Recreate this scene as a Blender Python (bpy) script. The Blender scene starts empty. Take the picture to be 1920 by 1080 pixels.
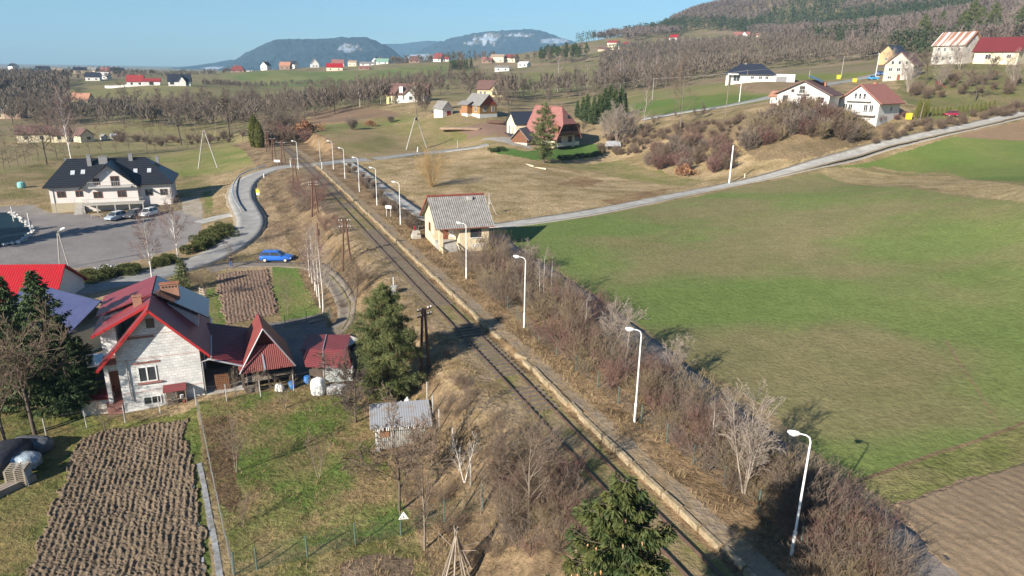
import bpy, math, random
import numpy as np
from mathutils import Vector, Matrix

# ------------------------------------------------------------------ camera, sky, sun, exposure
SC = bpy.context.scene
COL = SC.collection
F_PX, CAM_H = 1280.0, 22.7
PITCH, ROLL = math.radians(17.76), math.radians(1.0)
_F = np.array([0, math.cos(PITCH), -math.sin(PITCH)])
_D0 = np.array([0, -math.sin(PITCH), -math.cos(PITCH)])
_R0 = np.array([1.0, 0, 0])
_R = _R0 * math.cos(ROLL) - _D0 * math.sin(ROLL)
_D = _D0 * math.cos(ROLL) + _R0 * math.sin(ROLL)
cam = bpy.data.cameras.new('camera')
cam.sensor_width = 36.0
cam.lens = 36.0 * F_PX / 1920.0
cam.clip_start = 0.5
cam.clip_end = 30000
camo = bpy.data.objects.new('camera', cam)
COL.objects.link(camo)
camo.matrix_world = Matrix(((_R[0], -_D[0], -_F[0], 0), (_R[1], -_D[1], -_F[1], 0), (_R[2], -_D[2], -_F[2], CAM_H), (0, 0, 0, 1)))
SC.camera = camo

SUN_EL = math.radians(25.0)
SUN_DIR = np.array([0.64, 0.768])                # where shadows fall, on the ground
world = bpy.data.worlds.new('World')
SC.world = world
world.use_nodes = True
wn = world.node_tree.nodes
wl = world.node_tree.links
bgn = wn.get('Background') or wn.new('ShaderNodeBackground')
sky = wn.new('ShaderNodeTexSky')
sky.sky_type = 'NISHITA'
sky.sun_disc = False
sky.sun_elevation = SUN_EL
sky.sun_rotation = math.atan2(-SUN_DIR[0], -SUN_DIR[1])
sky.altitude = 300
sky.air_density = 1.0
sky.dust_density = 0.35
sky.ozone_density = 3.0
tint = wn.new('ShaderNodeMix'); tint.data_type = 'RGBA'; tint.blend_type = 'MULTIPLY'; tint.inputs[0].default_value = 1
tint.inputs[7].default_value = (.72, .97, 1.13, 1)
wl.new(sky.outputs[0], tint.inputs[6]); wl.new(tint.outputs[2], bgn.inputs[0])
bgn.inputs[1].default_value = 0.058
sun = bpy.data.lights.new('sun', 'SUN')
sun.energy = 5.0
sun.angle = math.radians(0.53)
sun.color = (1.0, 0.92, 0.80)
suno = bpy.data.objects.new('sun', sun)
COL.objects.link(suno)
ld = Vector((SUN_DIR[0] * math.cos(SUN_EL), SUN_DIR[1] * math.cos(SUN_EL), -math.sin(SUN_EL)))
suno.rotation_euler = ld.to_track_quat('-Z', 'Y').to_euler()
suno.location = (-60, -70, 60)
SC.view_settings.view_transform = 'Standard'
SC.view_settings.look = 'None'
SC.view_settings.exposure = 0.96
SC.view_settings.gamma = 1.0
SC.render.resolution_x = 1024
SC.render.resolution_y = 576

RNG = random.Random(7)
NR = np.random.default_rng(7)

# ------------------------------------------------------------------ terrain height
def ray(u, v):
    return _F + _R * (u - 960) / F_PX + _D * (v - 540) / F_PX

def onz(u, v, z):
    d = ray(u, v)
    return np.array([0, 0, CAM_H]) + d * ((z - CAM_H) / d[2])

def depth(u, v, s):
    return np.array([0, 0, CAM_H]) + ray(u, v) * (F_PX / s)

CT = []
for u, v, z in [(-200, 1080, -4.8), (0, 1080, -4.7), (200, 1080, -4.8), (420, 1080, -4.8), (600, 1080, -4.4), (850, 1078, -3.9),
                (1050, 1080, -3.0), (1300, 950, .2), (1150, 780, .2), (1000, 620, .2), (880, 510, .2), (0, 850, -4.6), (150, 780, -4.4), (300, 780, -4.3), (385, 740, -3.75), (430, 742, -3.8), (340, 752, -4.0), (500, 850, -4.3),
                (700, 900, -4.1), (600, 720, -4.2), (700, 700, -4.0), (780, 830, -3.9), (450, 560, -4.2), (600, 560, -4.0),
                (560, 480, -3.8), (430, 500, -4.2), (160, 545, -4.4), (0, 500, -4.6), (200, 440, -4.6), (370, 420, -4.4),
                (100, 398, -4.4), (0, 400, -4.6), (-250, 500, -4.6), (-300, 800, -4.6), (250, 385, -4.0), (320, 372, -3.6), (470, 430, -3.5), (455, 370, -2.6),
                (485, 322, -1.0), (540, 312, 0), (400, 330, -3.6), (30, 340, -3.5), (380, 300, -2.8), (440, 270, -2.0), (60, 300, -4),
                (200, 262, -4), (340, 250, -3.6), (100, 240, -4.2), (0, 260, -4.5), (-250, 300, -5),
                (700, 300, 0), (640, 300, 0), (800, 292, 0.2), (960, 330, 0), (850, 330, 0), (1100, 360, 0), (780, 380, 0),
                (950, 425, 0), (860, 280, 0.4), (1200, 450, 0), (1500, 480, 0.8), (1400, 600, 0), (1050, 500, -.2), (1200, 600, -.3),
                (1500, 700, 0), (1900, 700, 1.0), (1920, 560, 2.2), (1920, 1080, -.2), (1700, 1080, -.6), (1500, 880, -.4), (1920, 850, .2),
                (1700, 480, 1.8), (1700, 350, 4.6), (1920, 350, 7.6), (1920, 440, 4.6), (2300, 500, 6), (2400, 900, 1), (2200, 300, 14),
                (1370, 345, .9), (1250, 372, .4), (1500, 318, 3.0), (1600, 290, 5.0), (1700, 265, 7.5), (1800, 242, 10), (1920, 215, 13),
                (1300, 310, 1.2), (1180, 290, .6), (1120, 285, .2), (1060, 290, .2), (980, 280, .2)]:
    CT.append(onz(u, v, z))
for u, v, s in [(155, 198, 3.2), (265, 160, 2.75), (340, 160, 2.8), (60, 140, 1.6), (0, 133, 1.5), (200, 141, 1.65), (-200, 135, 1.6),
                (60, 190, 3.0), (250, 215, 3.9), (430, 200, 3.3), (300, 180, 3.1), (20, 160, 2.3), (450, 165, 2.2),
                (440, 137, 1.6), (500, 129, 1.62), (630, 131, 1.75), (730, 122, 1.75), (840, 117, 1.75), (560, 165, 2.3), (700, 155, 2.2),
                (560, 185, 3.0), (700, 185, 3.6), (640, 215, 4.9), (750, 240, 5.6), (660, 245, 5.9), (600, 262, 6.6), (775, 190, 4.6),
                (920, 181, 4.1), (900, 221, 5.8), (832, 217, 5.7), (990, 243, 6.4), (930, 250, 6.5), (850, 160, 3.0), (930, 140, 2.3),
                (870, 130, 1.9), (950, 118, 1.8), (1030, 140, 2.5), (1060, 165, 3.3), (1000, 195, 4.3), (1100, 200, 4.4), (1200, 182, 4.4),
                (1130, 108, 1.9), (1160, 92, 1.75), (1265, 78, 1.55), (1390, 71, 1.8), (1300, 190, 5.5), (1200, 215, 5.6), (1280, 250, 6.8),
                (1415, 152, 5.1), (1400, 178, 5.6), (1440, 186, 6.0), (1520, 208, 7.6), (1632, 228, 7.5), (1690, 150, 5.4), (1787, 120, 5.0),
                (1875, 120, 5.2), (1720, 214, 7.1), (1540, 135, 4.2), (1620, 150, 5.0), (1530, 106, 2.7), (1590, 102, 2.8), (1300, 130, 2.7),
                (1250, 45, 1.12), (1130, 76, 1.3), (1400, 5, 1.0), (1600, -60, 0.98), (1920, -110, 1.1), (1700, 70, 2.6), (1850, 60, 2.7),
                (1560, 60, 1.7), (1300, 90, 1.9), (1450, 100, 2.6), (1400, 40, 1.3), (1750, 0, 1.5), (1850, 170, 6.4), (1750, 180, 6.2), (1950, 100, 4.6)]:
    CT.append(depth(u, v, s))
for x, y, z in [(0, -5, -4), (-30, -10, -4.8), (30, -10, -1), (-60, 10, -5), (60, 10, 0), (100, 40, 2), (-100, 60, -5), (-160, 120, -5),
                (-300, 250, -5), (1500, 900, 240), (1000, 500, 180), (900, 1500, 200), (400, 1700, 60), (-200, 1700, 20), (-900, 1500, 10), (-1400, 900, 0), (300, 100, 35), (500, 200, 80),
                (0, 1300, 18), (-300, 1200, 8), (200, 1250, 35)]:
    CT.append(np.array([x, y, z], float))
CT = np.array(CT)

def warp(x, y):
    r = np.sqrt(x * x + y * y + 400.0)
    return np.stack([np.arctan2(x, y + 12) * 1.6, np.log(r)], -1)

_Q = warp(CT[:, 0], CT[:, 1])
_dd = np.sqrt(((_Q[:, None] - _Q[None]) ** 2).sum(-1) + 0.0064)
_n = len(CT)
_A = np.zeros((_n + 3, _n + 3))
_A[:_n, :_n] = _dd - np.eye(_n) * 0.006
_P = np.concatenate([np.ones((_n, 1)), _Q], 1)
_A[:_n, _n:] = _P
_A[_n:, :_n] = _P.T
_W = np.linalg.solve(_A, np.concatenate([CT[:, 2], np.zeros(3)]))

# the railway: right rail as x(y)
_RY = np.array([-40, 0, 27, 33, 39, 48, 72, 120, 150, 172, 200, 215, 230, 250, 280, 330])
_RX = -0.43346 * _RY + 21.784 + np.array([0.1, 0, -.1, -.2, -.15, .03, .03, .45, .6, .35, -.8, -2, -4.5, -9, -18, -40])
_ty = np.arange(-40, 330, 2.0)
_tx = np.interp(_ty, _RY, _RX)
_k = np.array([1, 2, 3, 4, 3, 2, 1.]); _k /= _k.sum()
_txs = _tx.copy(); _txs[3:-3] = np.convolve(_tx, _k, 'valid')

def rail_x(y):
    return np.interp(y, _ty, _txs)

def rail_d(x, y):                       # signed distance from the track centre line, + to the right
    sl = (rail_x(y + 1) - rail_x(y - 1)) / 2
    return (x - rail_x(y)) / np.sqrt(1 + sl * sl) + 0.75

def sm(t):
    t = np.clip(t, 0, 1)
    return t * t * (3 - 2 * t)

def vnoise(x, y, seed=0):
    xi = np.floor(x); yi = np.floor(y)
    fx = x - xi; fy = y - yi
    fx = fx * fx * (3 - 2 * fx); fy = fy * fy * (3 - 2 * fy)
    def h(a, b):
        t = np.sin(a * 127.1 + b * 311.7 + seed * 74.7) * 43758.5453
        return t - np.floor(t)
    return (h(xi, yi) * (1 - fx) + h(xi + 1, yi) * fx) * (1 - fy) + (h(xi, yi + 1) * (1 - fx) + h(xi + 1, yi + 1) * fx) * fy

def fbm(x, y, seed=0, n=4):
    t = 0; a = 1.0; s = 0
    for i in range(n):
        t = t + a * vnoise(x * 2 ** i, y * 2 ** i, seed + i); s += a; a *= .55
    return t / s

def height(x, y):
    x = np.asarray(x, float); y = np.asarray(y, float)
    shp = x.shape
    x = x.ravel(); y = y.ravel()
    out = np.empty(len(x))
    for i in range(0, len(x), 60000):
        a = x[i:i + 60000]; b = y[i:i + 60000]
        q = warp(a, b)
        d = np.sqrt(((q[:, None] - _Q[None]) ** 2).sum(-1) + 0.0064)
        z = d @ _W[:_n] + _W[_n] + q @ _W[_n + 1:]
        r = np.hypot(a, b)
        z = z + (fbm(a / 60, b / 60, 3) - .5) * np.clip((r - 250) / 400, 0, 1) * 6
        dc = rail_d(a, b)
        far = sm((b - 235) / 50)
        wl_ = sm((-dc - 2.3) / 6.5)
        plat = np.where(b < 163, .3, 0.0) 
        wr_ = sm((dc - 7.5) / 3.5)
        zl = z * wl_
        zr = np.where(dc > 1.9, plat * (1 - wr_) + z * wr_, 0)
        zc = np.where(dc < 0, zl, zr)
        z = zc * (1 - far) + z * far
        near = np.clip(1 - r / 160, 0, 1)
        rough = np.where((dc > 11) | (abs(dc) < 2), 0.15, 1.0)
        z = z + near * rough * ((fbm(a / 2.2, b / 2.2, 11, 3) - .5) * .28 * np.where(dc < -2, 1, .45))
        out[i:i + 60000] = z
    return out.reshape(shp)

_TS = 9.0 * (2600 / 9.0) ** np.linspace(0, 1, 900)

def G(u, v):                            # where the sight line of a photo pixel first meets the ground
    d = ray(u, v)
    px = d[0] * _TS; py = d[1] * _TS; pz = CAM_H + d[2] * _TS
    h = height(px, py)
    k = np.nonzero(pz < h)[0]
    if len(k) == 0:
        k = [len(_TS) - 1]
    i = int(k[0])
    if i == 0:
        i = 1
    a = pz[i - 1] - h[i - 1]; b = pz[i] - h[i]
    f = a / (a - b) if a != b else 0
    t = _TS[i - 1] + (_TS[i] - _TS[i - 1]) * f
    x = d[0] * t; y = d[1] * t
    return Vector((x, y, float(height(x, y))))

def H(x, y):
    return float(height(np.array([x]), np.array([y]))[0])

# ------------------------------------------------------------------ object helpers
def link(o, parent=None):
    COL.objects.link(o)
    if parent is not None:
        o.parent = parent
    return o

def tag(o, label=None, cat=None, group=None, kind=None):
    if label: o['label'] = label
    if cat: o['category'] = cat
    if group: o['group'] = group
    if kind: o['kind'] = kind
    return o

def thing(name, label, cat, loc=(0, 0, 0), rz=0.0, group=None):
    o = bpy.data.objects.new(name, None)
    o.empty_display_size = 0.2
    link(o)
    o.location = loc
    o.rotation_euler = (0, 0, rz)
    return tag(o, label, cat, group)

def np_mesh(name, verts, faces, mat=None, parent=None, smooth=False, attr=None, mats=None, mi=None):
    """verts (n,3) array, faces (m,k) int array or list of such arrays"""
    me = bpy.data.meshes.new(name)
    verts = np.asarray(verts, np.float32)
    fl = faces if isinstance(faces, list) else [faces]
    fl = [np.asarray(f, np.int32) for f in fl if len(f)]
    me.vertices.add(len(verts))
    me.vertices.foreach_set('co', verts.ravel())
    tot = sum(f.size for f in fl)
    me.loops.add(tot)
    me.loops.foreach_set('vertex_index', np.concatenate([f.ravel() for f in fl]))
    npoly = sum(len(f) for f in fl)
    me.polygons.add(npoly)
    sizes = np.concatenate([np.full(len(f), f.shape[1], np.int32) for f in fl])
    starts = np.concatenate([[0], np.cumsum(sizes)[:-1]]).astype(np.int32)
    me.polygons.foreach_set('loop_start', starts)
    if smooth:
        me.polygons.foreach_set('use_smooth', np.ones(npoly, bool))
    if mats:
        for m in mats: me.materials.append(m)
        if mi is not None:
            me.polygons.foreach_set('material_index', np.asarray(mi, np.int32))
    elif mat is not None:
        me.materials.append(mat)
    if attr:
        for k, a in attr.items():
            a = np.asarray(a, np.float32)
            if a.ndim == 2:
                at = me.attributes.new(k, 'FLOAT_COLOR', 'POINT')
                if a.shape[1] == 3:
                    a = np.concatenate([a, np.ones((len(a), 1), np.float32)], 1)
                at.data.foreach_set('color', a.ravel())
            else:
                at = me.attributes.new(k, 'FLOAT', 'POINT')
                at.data.foreach_set('value', a)
    me.update(calc_edges=True)
    o = bpy.data.objects.new(name, me)
    return link(o, parent)

class MB:                                # collects shapes, links them as ONE mesh object
    def __init__(s):
        s.v = []; s.f = []
    def add(s, vs, fs):
        n = len(s.v)
        s.v += [tuple(map(float, p)) for p in vs]
        s.f += [tuple(i + n for i in f) for f in fs]
        return s
    def box(s, x0, x1, y0, y1, z0, z1, M=None):
        vs = [(x0, y0, z0), (x1, y0, z0), (x1, y1, z0), (x0, y1, z0), (x0, y0, z1), (x1, y0, z1), (x1, y1, z1), (x0, y1, z1)]
        if M is not None: vs = [M @ Vector(p) for p in vs]
        return s.add(vs, [(0, 3, 2, 1), (4, 5, 6, 7), (0, 1, 5, 4), (1, 2, 6, 5), (2, 3, 7, 6), (3, 0, 4, 7)])
    def cbox(s, c, d, M=None):
        return s.box(c[0] - d[0] / 2, c[0] + d[0] / 2, c[1] - d[1] / 2, c[1] + d[1] / 2, c[2] - d[2] / 2, c[2] + d[2] / 2, M)
    def tube(s, pts, rs, n=8, cap=True):
        pts = [Vector(p) for p in pts]
        if not hasattr(rs, '__len__'): rs = [rs] * len(pts)
        k = len(pts); vs = []; up = None
        for i, p in enumerate(pts):
            d = (pts[min(i + 1, k - 1)] - pts[max(i - 1, 0)]).normalized()
            if up is None or abs(d.dot(up)) > .95:
                up = Vector((0, 0, 1)) if abs(d.z) < .9 else Vector((1, 0, 0))
            a = d.cross(up).normalized(); b = d.cross(a).normalized()
            for j in range(n):
                t = 2 * math.pi * j / n
                vs.append(p + (a * math.cos(t) + b * math.sin(t)) * rs[i])
        fs = []
        for i in range(k - 1):
            for j in range(n):
                fs.append((i * n + j, i * n + (j + 1) % n, (i + 1) * n + (j + 1) % n, (i + 1) * n + j))
        if cap:
            fs.append(tuple(range(n))); fs.append(tuple((k - 1) * n + j for j in reversed(range(n))))
        return s.add(vs, fs)
    def slab(s, poly, th):               # planar polygon extruded along its normal downwards by th
        P = [Vector(p) for p in poly]
        nrm = (P[1] - P[0]).cross(P[2] - P[0]).normalized()
        if nrm.z < 0: nrm = -nrm
        Q = [p - nrm * th for p in P]; n = len(P)
        return s.add(P + Q, [tuple(range(n)), tuple(range(2 * n - 1, n - 1, -1))] + [(i, i + n, (i + 1) % n + n, (i + 1) % n) for i in range(n)])
    def prism(s, poly, y0, y1, M=None):  # (x,z) polygon extruded along y
        n = len(poly)
        vs = [(x, y0, z) for x, z in poly] + [(x, y1, z) for x, z in poly]
        if M is not None: vs = [M @ Vector(p) for p in vs]
        return s.add(vs, [tuple(range(n)), tuple(range(2 * n - 1, n - 1, -1))] + [(i, i + n, (i + 1) % n + n, (i + 1) % n) for i in range(n)])
    def build(s, name, mat, parent=None, smooth=False, label=None):
        me = bpy.data.meshes.new(name)
        me.from_pydata(s.v, [], s.f)
        me.materials.append(mat)
        import bmesh
        bm = bmesh.new(); bm.from_mesh(me); bmesh.ops.recalc_face_normals(bm, faces=bm.faces); bm.to_mesh(me); bm.free()
        if smooth:
            me.polygons.foreach_set('use_smooth', [True] * len(me.polygons))
        o = bpy.data.objects.new(name, me)
        link(o, parent)
        if label: o['label'] = label
        return o

_mc = {}
def mat(name, c, c2=None, scale=3.0, rough=.8, bump=0.0, bscale=None, metal=0.0, detail=6, coat=0, wave=None, stretch=(1, 1, 1), spec=.3, lo=.35, hi=.65):
    if name in _mc: return _mc[name]
    m = bpy.data.materials.new(name); m.use_nodes = True
    N = m.node_tree.nodes; L = m.node_tree.links
    b = N['Principled BSDF']
    b.inputs['Roughness'].default_value = rough
    b.inputs['Metallic'].default_value = metal
    b.inputs['Specular IOR Level'].default_value = spec
    if coat: b.inputs['Coat Weight'].default_value = coat
    tc = N.new('ShaderNodeTexCoord'); mp = N.new('ShaderNodeMapping')
    mp.inputs['Scale'].default_value = stretch
    L.new(tc.outputs['Object'], mp.inputs[0])
    if c2 is None: c2 = tuple(x * .8 for x in c)
    nt = N.new('ShaderNodeTexNoise'); nt.inputs['Scale'].default_value = scale; nt.inputs['Detail'].default_value = detail
    nt.inputs['Roughness'].default_value = .62
    L.new(mp.outputs[0], nt.inputs['Vector'])
    mr = N.new('ShaderNodeMapRange'); mr.inputs[1].default_value = lo; mr.inputs[2].default_value = hi
    L.new(nt.outputs[0], mr.inputs[0])
    mx = N.new('ShaderNodeMix'); mx.data_type = 'RGBA'
    mx.inputs[6].default_value = (*c, 1); mx.inputs[7].default_value = (*c2, 1)
    L.new(mr.outputs[0], mx.inputs[0])
    out = mx.outputs[2]
    hgt = None
    if wave:                              # (axis, period m, colour strength, bump)
        ax, per, cs, bs = wave
        wv = N.new('ShaderNodeTexWave'); wv.wave_type = 'BANDS'; wv.bands_direction = ax; wv.wave_profile = 'SIN'
        wv.inputs['Scale'].default_value = 0.314159 / per * 1.0 * (20 / 20)
        wv.inputs['Scale'].default_value = math.pi / 10 / per
        L.new(tc.outputs['Object'], wv.inputs['Vector'])
        m2 = N.new('ShaderNodeMapRange'); m2.inputs[3].default_value = 1 - cs; m2.inputs[4].default_value = 1 + cs * .4
        L.new(wv.outputs[1], m2.inputs[0])
        mm = N.new('ShaderNodeMix'); mm.data_type = 'RGBA'; mm.blend_type = 'MULTIPLY'; mm.inputs[0].default_value = 1
        L.new(out, mm.inputs[6]); L.new(m2.outputs[0], mm.inputs[7])
        out = mm.outputs[2]
        if bs:
            bp = N.new('ShaderNodeBump'); bp.inputs['Strength'].default_value = 1; bp.inputs['Distance'].default_value = bs
            L.new(wv.outputs[1], bp.inputs['Height']); L.new(bp.outputs[0], b.inputs['Normal']); hgt = bp
    L.new(out, b.inputs['Base Color'])
    if bump:
        n2 = N.new('ShaderNodeTexNoise'); n2.inputs['Scale'].default_value = bscale or scale * 4; n2.inputs['Detail'].default_value = 4
        L.new(mp.outputs[0], n2.inputs['Vector'])
        bp = N.new('ShaderNodeBump'); bp.inputs['Strength'].default_value = 1; bp.inputs['Distance'].default_value = bump
        L.new(n2.outputs[0], bp.inputs['Height'])
        if hgt: L.new(hgt.outputs[0], bp.inputs['Normal'])
        L.new(bp.outputs[0], b.inputs['Normal'])
    _mc[name] = m
    return m

def brick_mat(name, c1, c2, mortar, w, h, ms=.02, off=.5, bump=.01, rough=.85, stain=None, axis='xz'):
    m = bpy.data.materials.new(name); m.use_nodes = True
    N = m.node_tree.nodes; L = m.node_tree.links
    b = N['Principled BSDF']; b.inputs['Roughness'].default_value = rough; b.inputs['Specular IOR Level'].default_value = .25
    tc = N.new('ShaderNodeTexCoord'); sp = N.new('ShaderNodeSeparateXYZ'); L.new(tc.outputs['Object'], sp.inputs[0])
    ad = N.new('ShaderNodeMath'); ad.operation = 'ADD'; L.new(sp.outputs[0], ad.inputs[0]); L.new(sp.outputs[1], ad.inputs[1])
    cb = N.new('ShaderNodeCombineXYZ'); L.new(ad.outputs[0], cb.inputs[0]); L.new(sp.outputs[2], cb.inputs[1])
    bt = N.new('ShaderNodeTexBrick'); bt.inputs['Scale'].default_value = 1
    bt.inputs['Brick Width'].default_value = w; bt.inputs['Row Height'].default_value = h
    bt.inputs['Mortar Size'].default_value = ms; bt.inputs['Color1'].default_value = (*c1, 1); bt.inputs['Color2'].default_value = (*c2, 1)
    bt.inputs['Mortar'].default_value = (*mortar, 1); bt.offset = off
    nz = N.new('ShaderNodeTexNoise'); nz.inputs['Scale'].default_value = 5; nz.inputs['Detail'].default_value = 6
    L.new(tc.outputs['Object'], nz.inputs['Vector'])
    va = N.new('ShaderNodeVectorMath'); va.operation = 'MULTIPLY_ADD'; va.inputs[1].default_value = (.05, .05, 0)
    L.new(nz.outputs['Color'], va.inputs[0]); L.new(cb.outputs[0], va.inputs[2]); L.new(va.outputs[0], bt.inputs['Vector'])
    mx = N.new('ShaderNodeMix'); mx.data_type = 'RGBA'; mx.blend_type = 'MULTIPLY'; mx.inputs[0].default_value = 1
    n2 = N.new('ShaderNodeTexNoise'); n2.inputs['Scale'].default_value = 1.3; n2.inputs['Detail'].default_value = 8; L.new(tc.outputs['Object'], n2.inputs['Vector'])
    cr = N.new('ShaderNodeMapRange'); cr.inputs[1].default_value = .35; cr.inputs[2].default_value = .65; cr.inputs[3].default_value = stain or .8; cr.inputs[4].default_value = 1.0
    L.new(n2.outputs[0], cr.inputs[0]); L.new(bt.outputs[0], mx.inputs[6]); L.new(cr.outputs[0], mx.inputs[7])
    L.new(mx.outputs[2], b.inputs['Base Color'])
    bp = N.new('ShaderNodeBump'); bp.inputs['Distance'].default_value = bump; bp.invert = True
    L.new(bt.outputs[1], bp.inputs['Height']); L.new(bp.outputs[0], b.inputs['Normal'])
    return m

# ------------------------------------------------------------------ ground
def attr_mat(name, rough=.95, tex=1.0, fine=2.2):
    m = bpy.data.materials.new(name); m.use_nodes = True
    N = m.node_tree.nodes; L = m.node_tree.links
    b = N['Principled BSDF']; b.inputs['Roughness'].default_value = rough; b.inputs['Specular IOR Level'].default_value = .1
    at = N.new('ShaderNodeAttribute'); at.attribute_name = 'albedo'
    ab = N.new('ShaderNodeAttribute'); ab.attribute_name = 'tuft'
    ge = N.new('ShaderNodeNewGeometry')
    last = at.outputs['Color']
    for sc_, lo, hi, a in ((fine, .6, 1.45, .5), (fine * .23, .8, 1.2, .5), (.035, .88, 1.12, .5)):
        nz = N.new('ShaderNodeTexNoise'); nz.inputs['Scale'].default_value = sc_; nz.inputs['Detail'].default_value = 5; nz.inputs['Roughness'].default_value = .7
        L.new(ge.outputs['Position'], nz.inputs['Vector'])
        mr = N.new('ShaderNodeMapRange'); mr.inputs[1].default_value = .3; mr.inputs[2].default_value = .7; mr.inputs[3].default_value = lo; mr.inputs[4].default_value = hi
        L.new(nz.outputs[0], mr.inputs[0])
        mx = N.new('ShaderNodeMix'); mx.data_type = 'RGBA'; mx.blend_type = 'MULTIPLY'
        if sc_ == fine: hn = nz
        if sc_ > .5:
            L.new(ab.outputs['Fac'], mx.inputs[0])
        else:
            mx.inputs[0].default_value = 1
        L.new(last, mx.inputs[6]); L.new(mr.outputs[0], mx.inputs[7])
        last = mx.outputs[2]
    L.new(last, b.inputs['Base Color'])
    bp = N.new('ShaderNodeBump'); bp.inputs['Distance'].default_value = .35
    L.new(ab.outputs['Fac'], bp.inputs['Strength']); L.new(hn.outputs[0], bp.inputs['Height']); L.new(bp.outputs[0], b.inputs['Normal'])
    return m

#TAN = (.34, .25, .145), (.20, .135, .075)
GRN, GRN2 = (.132, .178, .05), (.155, .182, .06)
BRN, BRN2 = (.26, .175, .105), (.20, .135, .085)
MIX1, MIX2 = (.17, .16, .06), (.30, .225, .12)
GRAV, GRAV2 = (.185, .165, .155), (.24, .21, .19)
WOOD1, WOOD2 = (.14, .10, .07), (.20, .15, .10)

def wpoly(px):
    return np.array([[*G(u, v)[:2]] for u, v in px])

def inside(poly, x, y):
    ins = np.zeros(len(x), bool)
    n = len(poly)
    for i in range(n):
        x1, y1 = poly[i]; x2, y2 = poly[(i + 1) % n]
        if y1 == y2: continue
        c = ((y1 > y) != (y2 > y)) & (x < (x2 - x1) * (y - y1) / (y2 - y1) + x1)
        ins ^= c
    return ins

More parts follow.
